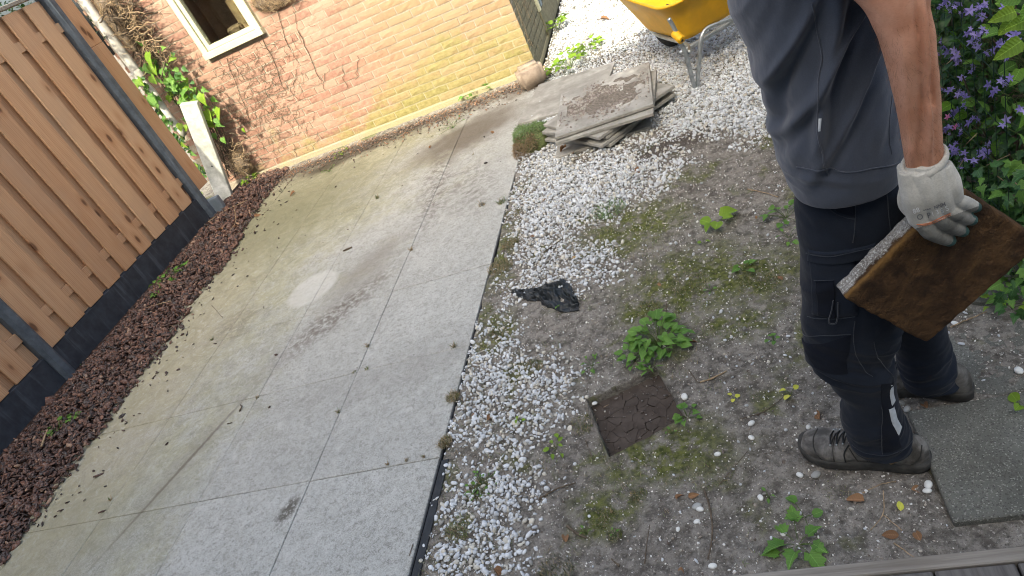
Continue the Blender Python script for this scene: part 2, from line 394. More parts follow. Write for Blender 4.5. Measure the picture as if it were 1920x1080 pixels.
def mk_agg():
    s = NT('exposed_aggregate'); P = s.P(True); n = s.noise(P, 6, 5, .6); v = s.vor(P, 330, 'F1', 'Color'); d = s.vor(P, 330)
    sp = s.sep(v); base = s.mix(s.mr(n, .3, .7), (.105, .105, .09), (.165, .165, .145))
    base = s.mix(s.mr(sp[0], .84, .97, 0, .7), base, (.33, .33, .29)); base = s.mix(s.mr(sp[1], .80, .92, 0, .6), base, (.055, .052, .045))
    return s.fin(base, .85, s.bump(d, .5, .003))
M_AGG = mk_agg()
def mk_slabmat(sg, lx):
    s = NT('earth_stained_slab'); P = s.P(True); x, y, z = s.sep(P)
    n = s.noise(P, 9, 6, .62, .8); f = s.noise(P, 60, 5, .7); st = s.noise(s.vmul(s.rot(P, (0, 0, .35)), (7, 26, 6)), 1, 5, .7, .6); g = s.noise(P, 170, 4, .8)
    br = s.mix(s.mr(n, .36, .66), (.046, .026, .014), (.118, .064, .028)); gg = s.noise(P, 26, 6, .75); br = s.mix(s.mr(gg, .46, .36, 0, .7), br, (.025, .016, .011))
    br = s.mix(s.mr(st, .50, .75, 0, .6), br, (.165, .092, .036)); br = s.mix(s.mr(n, .42, .30, 0, .85), br, (.022, .013, .008))
    br = s.mix(s.mr(f, .38, .28, 0, .8), br, (.018, .011, .007)); br = s.mix(s.mr(f, .66, .74, 0, .6), br, (.30, .22, .12))
    gr = s.mix(s.mr(n, .3, .7), (.17, .155, .135), (.36, .345, .32)); gr = s.mix(s.mr(g, .5, .62, 0, .85), gr, (.66, .66, .63)); gr = s.mix(s.mr(g, .44, .36, 0, .85), gr, (.06, .05, .04))
    zz = s.ma('MULTIPLY', z, float(sg)); e = s.ma('ADD', zz, s.mr(s.noise(P, 22, 5, .7), .25, .75, -.012, .012, False))
    k = s.ma('MAXIMUM', s.mr(e, -.018, -.010), s.mr(x, lx-.012, lx-.004))
    base = s.mix(k, gr, br)
    orange = s.mr(s.ma('ABSOLUTE', s.ma('ADD', zz, .004)), .007, .001); base = s.mix(s.ma('MULTIPLY', s.ma('MULTIPLY', orange, s.mr(y, .02, .004)), .6), base, (.26, .14, .04))
    return s.fin(base, .9, s.bump(f, 1., .009, s.bump(st, .9, .010, s.bump(g, .5, .002))), Specular_IOR_Level=.2)

def tinted(name, col, rough, fac=1., bs=.3, scale=60, trans=0., spec=.3):
    s = NT(name); P = s.P(); t = s.tint(); nz = s.noise(P, scale, 4)
    c = s.mix(1., t, col, 'MULTIPLY'); c = s.mix(s.mr(nz, .3, .7, 0, .25), c, tuple(x*.5 for x in col))
    m = s.fin(c, rough, s.bump(nz, bs, .003), Specular_IOR_Level=spec)
    if trans:
        tr = s.n('BsdfTranslucent'); s.l(c, tr.inputs[0]); mx = s.n('MixShader'); mx.inputs[0].default_value = trans
        s.l(s.b.outputs[0], mx.inputs[1]); s.l(tr.outputs[0], mx.inputs[2]); s.l(mx.outputs[0], s.out.inputs[0])
    return m
M_GRAVEL = tinted('white_marble_chips', (.77, .79, .80), .55, bs=.15)
M_BARK = tinted('bark_chips', (1, 1, 1), .95, bs=.8, scale=120, spec=.08)
M_LITTER = tinted('leaf_litter', (1, 1, 1), .8, bs=.4)
M_BLADE = tinted('grass_blades', (1, 1, 1), .6, trans=.25)

def leafmat(name, c1, c2, trans=.3, rough=.45, vein=True):
    s = NT(name); P = s.P(True); r = s.orand(); x, y, z = s.sep(P)
    base = s.mix(s.mr(r, 0, 1, 0, 1, False), c1, c2)
    base = s.mix(s.mr(s.noise(P, 60, 4), .35, .7, 0, .35), base, tuple(v*1.5 for v in c2))
    if vein:
        ax = s.ma('ABSOLUTE', x); w = s.ma('SINE', s.ma('MULTIPLY', s.ma('SUBTRACT', y, s.ma('MULTIPLY', ax, .8)), 52.))
        vm = s.ma('MAXIMUM', s.mr(ax, .008, .022, .8, 0), s.mr(w, .70, 1., 0, .22))
        base = s.mix(s.ma('MULTIPLY', vm, .6), base, tuple(min(1, v*2.0+.03) for v in c2))
        s.l(s.bump(w, .3, .0015), s.b.inputs['Normal'])
    s.fin(base, rough)
    tr = s.n('BsdfTranslucent'); s.l(base, tr.inputs[0]); mx = s.n('MixShader'); mx.inputs[0].default_value = trans
    s.l(s.b.outputs[0], mx.inputs[1]); s.l(tr.outputs[0], mx.inputs[2]); s.l(mx.outputs[0], s.out.inputs[0])
    return s.m
M_LEAF_BR = leafmat('bright_leaf', (.14, .26, .025), (.24, .38, .04), .4)
M_LEAF_MID = leafmat('mid_green_leaf', (.085, .19, .035), (.16, .31, .06), .35)
M_LEAF_IVY = leafmat('ivy_leaf', (.028, .080, .024), (.060, .14, .038), .15, .35)
M_LEAF_BEECH = leafmat('beech_leaf', (.06, .15, .02), (.15, .30, .035), .35)
M_FLOWER = leafmat('bellflower_petal', (.15, .12, .42), (.40, .34, .68), .25, .6, False)
M_PINK = leafmat('pink_petal', (.60, .16, .42), (.68, .25, .5), .25, .6, False)
M_DEAD = leafmat('dead_leaf', (.15, .075, .035), (.27, .15, .075), .15, .7)
M_YEL = leafmat('yellow_leaf', (.45, .50, .05), (.62, .60, .10), .2, .6)
M_TWIG = simple('twig_bark', (.11, .085, .06), .85, .4, 60)
M_PALETWIG = simple('dry_pale_stem', (.34, .25, .155), .85, .35, 60)
M_TRUNK = simple('grey_brown_bark', (.15, .12, .095), .9, .4, 25, .8, .01)
M_STEM = simple('green_stem', (.08, .12, .03), .6, .3, 60)
M_GALV = simple('galvanised_tube', (.42, .45, .46), .38, .18, 30, .1, .001, Metallic=.75)
M_YELLOW = simple('yellow_tray', (.78, .42, .015), .42, .08, 10, .1, .001)
M_RUBBER = simple('black_rubber', (.02, .02, .02), .7, .3, 60)
M_WIRE = simple('green_wire', (.008, .035, .022), .4, .1, 30)
M_CREAM = simple('cream_window_paint', (.50, .49, .345), .5, .06, 18, .25, .002)
M_DARKFR = simple('dark_door_panel', (.05, .06, .065), .5, .2, 14)
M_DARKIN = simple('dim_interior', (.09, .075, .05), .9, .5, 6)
M_DECKE = simple('grey_deck_board', (.20, .175, .145), .75, .3, 20)
M_BLACKPL = simple('black_plastic_edging', (.030, .033, .036), .5, .2, 30)
M_SOLE = simple('boot_sole_rubber', (.050, .048, .044), .75, .3, 40)
M_LACE = simple('dark_lace', (.018, .020, .022), .8, .2, 60)
M_REFL = simple('reflective_strip', (.52, .55, .58), .4, .12, 60, .4, .002)
M_HAIR = simple('dark_hair', (.05, .032, .02), .7, .3, 60)
M_EYE = simple('eye_white', (.7, .68, .65), .3, .05, 20)
M_TEAL = simple('teal_latex', (.035, .085, .075), .6, .2, 60)
M_ORANGE = simple('orange_thread', (.50, .20, .11), .8, .25, 300)
M_PRINT = simple('glove_print_ink', (.19, .19, .20), .7, .05, 60)
M_PRINTW = simple('glove_print_white', (.78, .78, .76), .7, .05, 60)
def mk_deck():
    s = NT('weathered_deck_plank'); P = s.P(); n = s.noise(s.vmul(P, (60, 4, 60)), 1, 5, .65); w = s.noise(P, 5, 4)
    base = s.mix(s.mr(n, .3, .7), (.075, .068, .066), (.155, .145, .135)); base = s.mix(s.mr(w, .4, .7, 0, .4), base, (.06, .055, .055))
    return s.fin(base, .7, s.bump(n, .5, .003))
M_DECK = mk_deck()
def mk_edgeboard():
    s = NT('weathered_edge_board'); P = s.P(); n = s.noise(s.vmul(P, (3, 70, 70)), 1, 5, .65)
    return s.fin(s.mix(s.mr(n, .3, .7), (.17, .15, .125), (.29, .265, .23)), .8, s.bump(n, .5, .003))
M_EDGE = mk_edgeboard()
def mk_skin():
    s = NT('tanned_skin'); P = s.P(); n = s.noise(P, 18, 5, .6); f = s.noise(s.vmul(P, (1, 1, 3)), 220, 3, .7)
    base = s.mix(s.mr(n, .3, .7), (.48, .225, .135), (.60, .32, .215)); base = s.mix(s.mr(f, .5, .75, 0, .35), base, (.30, .13, .08))
    return s.fin(base, s.mr(f, .3, .7, .42, .6), s.bump(f, .25, .0015, s.bump(n, .25, .004)), Subsurface_Weight=.06, Subsurface_Scale=.01)
M_SKIN = mk_skin()
def mk_hairs():
    return simple('arm_hair', (.17, .085, .045), .7, .2, 60)
M_ARMHAIR = mk_hairs()
def mk_cloth(name, c, var, wscale, rough=.85, sheen=.3):
    s = NT(name); P = s.P(); n = s.noise(P, 9, 5, .6); w = s.noise(P, wscale, 2, .6); f2 = s.noise(s.vmul(P, (1, 1, .6)), 26, 4, .55)
    base = s.mix(s.mr(n, .3, .7), tuple(x*(1-var) for x in c), tuple(x*(1+var) for x in c))
    base = s.mix(s.mr(w, .4, .7, 0, .25), base, tuple(x*1.7 for x in c))
    return s.fin(base, rough, s.bump(w, .25, .001, s.bump(f2, .35, .006)), Sheen_Weight=sheen, Specular_IOR_Level=.15)
M_SHIRT = mk_cloth('slate_jersey', (.052, .061, .083), .10, 500)
M_TROUS = mk_cloth('navy_workwear', (.011, .0150, .024), .2, 400, .9, .08)
M_TROUSB = mk_cloth('black_workwear', (.005, .007, .013), .2, 400, .9, .05)
M_SEAM = mk_cloth('seam_thread', (.017, .022, .032), .1, 400)
def mk_glove():
    s = NT('knitted_glove'); P = s.P(); n = s.noise(P, 22, 5, .6); k = s.n('TexWave', wave_type='BANDS', bands_direction='Z'); s.l(P, k.inputs['Vector'])
    k.inputs['Scale'].default_value = 190; k.inputs['Distortion'].default_value = 2
    f = s.noise(P, 350, 3, .6)
    base = s.mix(s.mr(n, .3, .7), (.40, .38, .33), (.60, .58, .52)); base = s.mix(s.mr(f, .4, .7, 0, .3), base, (.28, .27, .25))
    return s.fin(base, .95, s.bump(k.outputs['Fac'], .18, .0010, s.bump(f, .5, .001)), Sheen_Weight=.3)
M_GLOVE = mk_glove()
def mk_gfing():
    s = NT('soiled_glove_finger'); P = s.P(); n = s.noise(P, 30, 5, .6); f = s.noise(P, 350, 3, .6)
    base = s.mix(s.mr(n, .3, .7), (.125, .12, .105), (.29, .28, .25)); return s.fin(base, .9, s.bump(f, .5, .001, s.bump(n, .4, .003)))
M_GFING = mk_gfing()
def mk_boot():
    s = NT('scuffed_grey_leather'); P = s.P(True); n = s.noise(P, 16, 6, .65, .4); f = s.noise(P, 120, 4, .7)
    base = s.mix(s.mr(n, .35, .6), (.060, .055, .048), (.19, .18, .165)); base = s.mix(s.mr(n, .55, .68, 0, .6), base, (.30, .29, .275)); base = s.mix(s.mr(f, .6, .72, 0, .5), base, (.24, .21, .17))
    return s.fin(base, .62, s.bump(f, .5, .002, s.bump(n, .4, .004)))
M_BOOT = mk_boot()
M_BOOT2 = simple('tan_webbing', (.22, .15, .085), .8, .2, 60)
def mk_mud():
    s = NT('dried_mud'); P = s.P(); n = s.noise(P, 18, 5, .6); f = s.noise(P, 130, 4, .7)
    base = s.mix(s.mr(n, .3, .7), (.058, .046, .038), (.088, .071, .060)); return s.fin(base, .9, s.bump(f, .5, .002, s.bump(n, .4, .005)), Specular_IOR_Level=.15)
M_MUD = mk_mud()
M_MUDDK = simple('mud_crack', (.016, .012, .010), .95, .3, 30)
def mk_rag():
    s = NT('black_plastic_sheet'); P = s.P(); n = s.noise(P, 40, 4); return s.fin(s.mix(s.mr(n, .3, .7), (.008, .010, .012), (.022, .028, .032)), .5, s.bump(n, .6, .006), Specular_IOR_Level=.5)
M_RAG = mk_rag()
def mk_dryearth():
    s = NT('dry_earth'); P = s.P(); nz = s.noise(P, 70, 5, .7); return s.fin(s.mix(s.mr(nz, .3, .7), (.10, .085, .07), (.25, .22, .19)), .95, s.bump(nz, 1, .006), Specular_IOR_Level=.1)
M_DRYEARTH = mk_dryearth()
M_DIRT = tinted('crumbled_earth', (1, 1, 1), .95, bs=.6)
def mk_glass():
    s = NT('dusty_window_glass'); s.fin((.9, .92, .9), .05, Transmission_Weight=1.0, IOR=1.45)
    return s.m
M_GLASS = mk_glass()
# ================================================================== THE SETTING
PIT = [G(*p)[:2] for p in ((1100, 750), (1230, 688), (1285, 780), (1142, 857))]
def in_poly(x, y, poly):
    ins = np.zeros(np.shape(x), bool); n = len(poly)
    for i in range(n):
        x1, y1 = poly[i]; x2, y2 = poly[(i+1) % n]
        c = ((y1 > y) != (y2 > y)) & (x < (x2-x1)*(y-y1)/(y2-y1+1e-12)+x1); ins ^= c
    return ins
SOILZ = -.014
def soil_h(x, y):
    P = v3(x, y, 0.)
    return SOILZ+.009*sstep(-1.16, -1.27, x)*sstep(1.45, 1.75, y)+.012*fbm(P*3, 3, 1)+.008*fbm(P*14, 3, 2)+.0055*fbm(P*60, 2, 3)
# ground: one sheet out to the horizon
g = 40.
obj('ground', mesh('ground', [(-g, -g, -.09), (g, -g, -.09), (g, g, -.09), (-g, g, -.09)], [(0, 1, 2, 3)], mats=[M_SOIL]), kind='structure')
# fine soil sheet with a square hole
xs = np.arange(-1.285, 1.9, .0095); ys = np.concatenate([np.arange(.55, 4.2, .0095), np.arange(4.2, 9.0, .02)])
XX, YY = np.meshgrid(xs, ys); ZZ = soil_h(XX, YY)
ZZ = np.where((XX > .25) & (XX < 1.2) & (YY < 1.47), np.minimum(ZZ, -.02), ZZ)
V = np.stack([XX, YY, ZZ], -1).reshape(-1, 3); Fq = grid_faces(len(ys), len(xs), False)
cx_, cy_ = np.mean(PIT, 0); PITG = [np.array([cx_, cy_])+(p-np.array([cx_, cy_]))*1.03 for p in PIT]
cen = V[Fq].mean(1); keep = ~in_poly(cen[:, 0], cen[:, 1], PITG)
obj('soil', mesh('soil', V, Fq[keep], True, [M_SOIL]), kind='structure')
# the hole a lifted slab left: rim, walls and a floor of cracked mud plates
hole = empty('mud_hole', (cx_, cy_, 0), kind='structure')
ringV = []; m = 28
for k, (sc, z) in enumerate(((1.09, None), (1.015, .003), (1.0, -.006), (.985, -.045))):
    for i in range(4):
        a, b = PIT[i], PIT[(i+1) % 4]
        for j in range(m):
            p = a+(b-a)*j/m; q = np.array([cx_, cy_])+(p-np.array([cx_, cy_]))*sc
            ww = vn(np.array([q[0]*60, q[1]*60, k]), 5)*.0022; zz = soil_h(q[0], q[1])-.001 if z is None else SOILZ+.010+z+ww+.004*vn(np.array([q[0]*22, q[1]*22, 9]), 5)
            ringV.append((q[0]+ww, q[1]+ww, zz))
part('earth_rim', np.array(ringV), grid_faces(4, 4*m), M_SOIL, hole, True)
part('crack_bed', np.array([(*(np.array([cx_, cy_])+(p-np.array([cx_, cy_]))*1.05), -.052) for p in PIT]), [(0, 3, 2, 1)], M_MUDDK, hole)
seeds = []
a0, a1, a3 = PIT[0], PIT[1], PIT[3]
for i in range(7):
    for j in range(7):
        u_, v_ = (i+.5+rng.uniform(-.46, .46))/7, (j+.5+rng.uniform(-.46, .46))/7
        seeds.append(a0*(1-u_)*(1-v_)+a1*u_*(1-v_)+PIT[2]*u_*v_+a3*(1-u_)*v_)
def clip(poly, n_, d_):
    out = []
    for i in range(len(poly)):
        p, q = poly[i], poly[(i+1) % len(poly)]; dp, dq = p@n_-d_, q@n_-d_
        if dp <= 0: out.append(p)
        if dp*dq < 0: out.append(p+(q-p)*dp/(dp-dq))
    return out
PITC = [np.array([cx_, cy_])+(p-np.array([cx_, cy_]))*.995 for p in PIT]
for i, s_ in enumerate(seeds):
    poly = list(PITC)
    for j, t_ in enumerate(seeds):
        if i == j: continue
        n_ = t_-s_; L = np.linalg.norm(n_); n_ = n_/L
        poly = clip(poly, n_, ((s_+t_)/2)@n_-rng.choice([.00008, .0005, .0022], p=[.66, .22, .12]))
        if len(poly) < 3: break
    if len(poly) < 3: continue
    # wobble the outline
    pts = []
    for a, b in zip(poly, poly[1:]+poly[:1]):
        for t in (0, .33, .67):
            p = a+(b-a)*t; pts.append(p+.0055*np.array([vn(np.array([p[0]*70, p[1]*70, 1.]), 1), vn(np.array([p[0]*70, p[1]*70, 5.]), 2)])*(1 if t else .6))
    c_ = np.mean(pts, 0); zt = -.038+rng.uniform(-.0008, .0012); n = len(pts)
    V = [(*p, -.0535) for p in pts]+[(*(c_+(p-c_)*.985), zt+.002*vn(np.array([p[0]*30, p[1]*30, 0]), 3)) for p in pts]+[(*c_, zt-.002)]
    Fq = [(k, (k+1) % n, n+(k+1) % n, n+k) for k in range(n)]+[(n+k, n+(k+1) % n, 2*n) for k in range(n)]
    part('mud_plate', np.array(V), Fq, M_MUD, hole)

# patio of square flags
patio = empty('patio', (-1.295, 1.629, 0), kind='structure')
OX, OY, TL, TW = -1.2949, 1.6290, .6258, .6
def flag_mesh(w, l, ch=.0025, wob=0.):
    V, Fq = box(.0013, w-.0013, .0013, l-.0013, -.03, 0, ch); return V, Fq
fv, ff = flag_mesh(TW, TL); FLAG = mesh('paving_flag', fv, ff, mats=[M_PAVE])
for i in range(0, 5):
    for j in range(-3, 7):
        x1 = OX-i*TW; y0 = OY+j*TL
        l = TL
        if y0+l > 5.56: l = 5.56-y0
        if l < .1: continue
        if l < TL-.01 or i == 4:
            w = TW if i < 4 else .62
            v_, f_ = flag_mesh(w, l); me = mesh('paving_flag', v_, f_, mats=[M_PAVE]); x0 = x1-w
        else: me = FLAG; x0 = x1-TW
        o = obj('paving_flag', me, patio, (x0-OX, y0-OY, rng.uniform(-.001, .001)))
        o.rotation_euler = (rng.normal(0, .0008), rng.normal(0, .0008), rng.normal(0, .0006))
# sanded joints
V, Fq = box(-4.38, -1.297, -.35, 5.555, -.05, -.006); part('joint_sand', V, Fq, M_SOIL, patio)
# litter and earth along the foot of the shed and in the joints
n = 4200
X_ = rng.uniform(-4.2, -1.2, n); Y_ = 5.56-np.abs(rng.normal(0, .15, n))-(.02)+.05*fbm(v3(X_*3, 0., 0.), 2, 3)
ok = Y_ < 5.545; X_, Y_ = X_[ok], Y_[ok]; n = len(X_)
tn = np.array([(.30, .15, .07), (.13, .09, .06), (.20, .15, .11), (.42, .26, .14), (.09, .065, .05)])[rng.choice(5, n, p=[.2, .3, .25, .1, .15])]*rng.uniform(.7, 1.2, (n, 1))
S_ = rng.uniform(.003, .011, (n, 1))*np.array([[1.4, .8, .25]])
o = obj('leaf_litter', scatter_mesh('leaf_litter', v3(X_, Y_, .004+rng.uniform(0, .008, n)), ico(1), S_, rand_rot(n, .25), M_LITTER, tn, False), kind='stuff', label='brown leaf crumbs and earth along the foot of the brick shed')
# raised crumb bank under it
xs = np.linspace(-4.05, -1.35, 260); ys = np.linspace(0, 1, 16); XX, TT = np.meshgrid(xs, ys)
wd = .13+.07*fbm(v3(XX*2.3, 0., 0.), 3, 6)+.03*fbm(v3(XX*12, 0., 1.), 2, 6)
YY = 5.56-TT*wd; ZZ = -.003+.020*(1-TT)**1.2*(1-.3*0)+.006*fbm(v3(XX*20, YY*20, 0.), 3, 8)*(1-TT)
obj('earth_bank', mesh('earth_bank', np.stack([XX, YY, ZZ], -1).reshape(-1, 3), grid_faces(16, 260, False), True, [M_SOIL]), kind='structure')

# edging strip down the patio side
o = empty('patio_edging', (-1.29, 1.6, 0)); tag(o, 'thin black plastic edging strip down the gravel side of the patio', 'edging')
V, Fq = box(-1.2935, -1.290, .3, 5.3, -.05, -.006); part('upright_strip', V, Fq, M_BLACKPL, o)
V, Fq = box(-1.287, -1.256, .3, 1.62, -.012, -.007, .001); part('flat_flange', V, Fq, M_BLACKPL, o)

# loose aggregate slabs on the right
def agg_slab(cx, cy, w, l, rz, label, z=.0, th=.045):
    V, Fq = box(-w/2, w/2, -l/2, l/2, -th, 0, .004)
    o = obj('concrete_slab', mesh('concrete_slab', V, Fq, mats=[M_AGG]), None, (cx, cy, z)); o.rotation_euler = (0, 0, rz)
    return tag(o, label, 'slab')
agg_slab(.257+.4, 1.118+.18, .8, .36, .0, 'speckled grey concrete slab beside the near boot heel, closest to the deck', .003)
agg_slab(.83, 2.02, .5, .5, -.42+1.5708*0, 'speckled grey concrete slab under the flower hedge, partly behind the held slab', -.002)
agg_slab(.60, 1.63, .34, .26, .05, 'low dirt covered concrete slab behind the far boot heel', -.012)

# the deck and its edge board
deck = empty('wooden_deck', (0, .9, 0)); tag(deck, 'weathered wooden deck with a pale edge board at the bottom edge of the view', 'deck')
zt = .03
e0 = G(1350, 1078, zt); e1 = G(1920, 1025, zt)
ye = .5*(e0[1]+e1[1]); slope = (e1[1]-e0[1])/(e1[0]-e0[0])
V, Fq = box(-2.6, 2.6, ye-.034, ye, -.09, zt, .003); part('edge_board', V, Fq, M_EDGE, deck)
xg = [G(1749, 1068, zt)[0], G(1904, 1052, zt)[0]]; pw = xg[1]-xg[0]
k0 = -14
for k in range(-15, 14):
    x0 = xg[0]+k*pw
    V, Fq = box(x0+.0025, x0+pw-.0025, -2.95, ye-.037, zt-.032, zt-.004, .003); part('deck_plank', V, Fq, M_DECK, deck)
for k in range(-15, 14):
    x0 = xg[0]+k*pw
    for dx in (.035, pw-.035):
        if -.3 < x0+dx < .7:
            V, Fq = tube([(x0+dx, ye-.075, zt-.006), (x0+dx, ye-.075, zt-.0032)], .0035, 8); part('screw', V, Fq, M_GALV, deck)
for y in (.2, .8): V, Fq = box(-2.6, 2.6, y, y+.045, -.085, zt-.034); part('joist', V, Fq, M_EDGE, deck)
# the house behind the camera whose shade lies over the garden
house = empty('rendered_house', (0, -3, 0)); tag(house, 'two storey cream rendered house behind the deck, its shade lying over the garden', 'house')
HH = 7.55
M_RENDER = simple('cream_render', (.70, .67, .60), .9, .06, 3, .3, .004)  # pale finish of this unseen wall is chosen to bounce fill light forward
V, Fq = box(-7, 7, -9, -3, 0, HH); part('wall', V, Fq, M_RENDER, house)
V = [(-7.2, -2.9, HH), (7.2, -2.9, HH), (7.2, -9.15, HH), (-7.2, -9.15, HH), (-7.2, -6, HH+1.8), (7.2, -6, HH+1.8)]
part('roof', np.array(V), [(0, 1, 5, 4), (2, 3, 4, 5), (0, 4, 3), (1, 2, 5), (3, 2, 1, 0)], M_CHAR, house)
for x0, w, z0, h in ((-1.1, 2.2, .05, 2.1), (-5.2, 1.6, .9, 1.3), (3.2, 1.6, .9, 1.3), (-4.8, 1.3, 3.6, 1.3), (-.6, 1.3, 3.6, 1.3), (3.4, 1.3, 3.6, 1.3)):
    fr = join(box(x0, x0+.07, -3, -2.95, z0, z0+h), box(x0+w-.07, x0+w, -3, -2.95, z0, z0+h), box(x0+.07, x0+w-.07, -3, -2.95, z0, z0+.07), box(x0+.07, x0+w-.07, -3, -2.95, z0+h-.07, z0+h))
    fo = part('window_frame', fr[0], fr[1], M_CREAM, house); V, Fq = box(x0+.07, x0+w-.07, -2.998, -2.985, z0+.07, z0+h-.07)
    part('pane', V, Fq, M_DARKFR, fo)

# ================================================================== THE BRICK SHED
WY = 5.59; WX0, WX1 = -4.75, -1.322
shed = empty('brick_shed', (-3, WY, 0)); tag(shed, 'red brick shed with green algae on its wall and a cream window', 'shed')
bl, bh, jt = .211, .0535, .0115
wL, wR, wB = onY(387, 113, WY-.04)[0], onY(496, 66, WY-.04)[0], onY(387, 113, WY-.04)[2]
wT = wB+.95
# core of the wall (mortar) with the window opening
DEP = .10; yb = WY+.0035
segs = [box(WX0, wL, yb, yb+DEP, .055, 2.35), box(wR, WX1-.0015, yb, yb+DEP, .055, 2.35), box(wL, wR, yb, yb+DEP, .055, wB), box(wL, wR, yb, yb+DEP, wT, 2.35)]
V, Fq = join(*segs); part('wall', V, Fq, M_MORTAR, shed)
def brick_var(L, hh, sd):
    r_ = np.random.default_rng(sd)
    bm = bmesh.new(); nx, nz = 5, 2
    V = []; 
    for iz in range(nz+1):
        for ix in range(nx+1):
            ed = (ix in (0, nx)) + (iz in (0, nz))
            V.append((L*ix/nx+r_.normal(0, .0012), (-.0005 if ed else -.0022)+r_.normal(0, .0007), hh*iz/nz+r_.normal(0, .0011)))
    n0 = len(V)
    Fq = [(iz*(nx+1)+ix, iz*(nx+1)+ix+1, (iz+1)*(nx+1)+ix+1, (iz+1)*(nx+1)+ix) for iz in range(nz) for ix in range(nx)]
    back = [(0, .03, 0), (L, .03, 0), (L, .03, hh), (0, .03, hh)]; V += back
    b0, b1, b2, b3 = n0, n0+1, n0+2, n0+3
    top = [(nz)*(nx+1)+ix for ix in range(nx+1)]
    Fq.append(tuple([b0, b1]+[ix for ix in range(nx, -1, -1)])); Fq.append(tuple([b2, b3]+top))
    Fq.append((b1, b2, top[-1], nx+1+nx, nx)); Fq.append((b3, b0, 0, nx+1, top[0]))
    bm.free(); return np.array(V), Fq
BV = {}
for q in range(5): v_, f_ = brick_var(bl, bh, 50+q); BV[q] = mesh('brick', v_, f_, mats=[M_BRICK])
v_, f_ = brick_var(.1, bh, 77); BHALF = mesh('brick', v_, f_, mats=[M_BRICK])
cand = []
row = 0; z = .068
while z < 2.32:
    off = (row % 2)*(bl+jt)/2+rng.normal(0, .006); x = WX1
    first = True
    while x > WX0+.12:
        L = .100 if (first and row % 2) else bl
        first = False
        x0 = x-L
        if not (z+bh > wB-.01 and z < wT+.01 and x0 < wR+.005 and x > wL-.005):
            cand.append((x0, z, L))
        else:
            if x > wR+.05 and x0 < wR: cand.append((wR+.006, z, x-wR-.006))
            elif x0 < wL-.05 and x > wL: cand.append((x0, z, wL-.006-x0))
        x = x0-jt
    z += .065; row += 1
vis = []
for c_ in cand:
    p = proj(np.array([c_[0]+c_[2]/2, WY, c_[1]+.03])); m_ = max(0, -p[0]-20, p[0]-1940, -p[1]-15, p[1]-1100)
    vis.append((m_, c_))
vis.sort(key=lambda t: t[0]); rest = []
for k, (m_, (x0, z, L)) in enumerate(vis):
    dy = rng.uniform(-.0015, .002)
    if k < 298 and (m_ <= 0):
        me = BHALF if abs(L-.1) < .001 else BV[int(rng.integers(5))]
        o = obj('brick', me, shed, (x0+3, dy, z)); 
        if abs(L-.1) > .001: o.scale = (L/bl, 1, 1)
        o.rotation_euler = (0, rng.normal(0, .004), 0)
    else:
        v_, f_ = brick_var(L, bh, int(rng.integers(1e6))); rest.append((v_+np.array([x0, WY+dy, z]), f_))
V, Fq = join(*rest); part('far_bricks', V, Fq, M_BRICK, shed, kind='stuff')
V, Fq = box(WX0, WX1-.01, WY-.022, WY+.1, -.05, .062, .006); part('plinth', V, Fq, M_MORTAR, shed)
# window: frame, sash, pane, something dim inside
fw = .052; zf = wB
fr = join(box(wL, wL+fw, WY-.035, WY+.05, zf, wT), box(wR-fw, wR, WY-.035, WY+.05, zf, wT), box(wL-.004, wR+.004, WY-.05, WY+.05, zf-.004, zf+fw, .004), box(wL+fw, wR-fw, WY-.035, WY+.05, wT-fw, wT))
win = part('window_frame', fr[0], fr[1], M_CREAM, shed)
a, b, cc = wL+fw+.004, wR-fw-.004, zf+fw+.004; sw = .036
fr = join(box(a, a+sw, WY-.018, WY+.03, cc, wT-fw), box(b-sw, b, WY-.018, WY+.03, cc, wT-fw), box(a+sw, b-sw, WY-.018, WY+.03, cc, cc+sw), box(a+sw, b-sw, WY-.018, WY+.03, wT-fw-sw, wT-fw-.002))
part('sash', fr[0], fr[1], M_CREAM, win)
V, Fq = box(a+sw, b-sw, WY+.004, WY+.008, cc+sw, wT-fw-sw); part('pane', V, Fq, M_GLASS, win)
# the rest of the shed: back, left side, roof, dim room behind the window
SD = 8.6
t = .08
V, Fq = join(box(WX0, WX0+.1, yb+DEP, SD, 0, 2.35), box(WX0, WX1, SD, SD+.1, 0, 2.35), box(WX0, WX1, yb+DEP, SD, -.02, .02)); part('outer_wall', V, Fq, M_MORTAR, shed)
V, Fq = box(WX0-.12, WX1+.14, WY-.02, SD+.2, 2.35, 2.47); part('roof', V, Fq, M_CHAR, shed)
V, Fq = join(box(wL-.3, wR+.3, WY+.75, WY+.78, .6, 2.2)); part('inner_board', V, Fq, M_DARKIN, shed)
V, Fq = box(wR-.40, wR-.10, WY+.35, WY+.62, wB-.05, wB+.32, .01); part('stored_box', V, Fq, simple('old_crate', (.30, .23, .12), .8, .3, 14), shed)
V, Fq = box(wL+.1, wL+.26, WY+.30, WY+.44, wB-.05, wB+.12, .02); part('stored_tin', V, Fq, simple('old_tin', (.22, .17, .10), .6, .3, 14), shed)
V, Fq = box(wL-.25, wR+.25, WY+.2, WY+.75, wB-.09, wB-.05); part('shelf', V, Fq, M_DARKIN, shed)
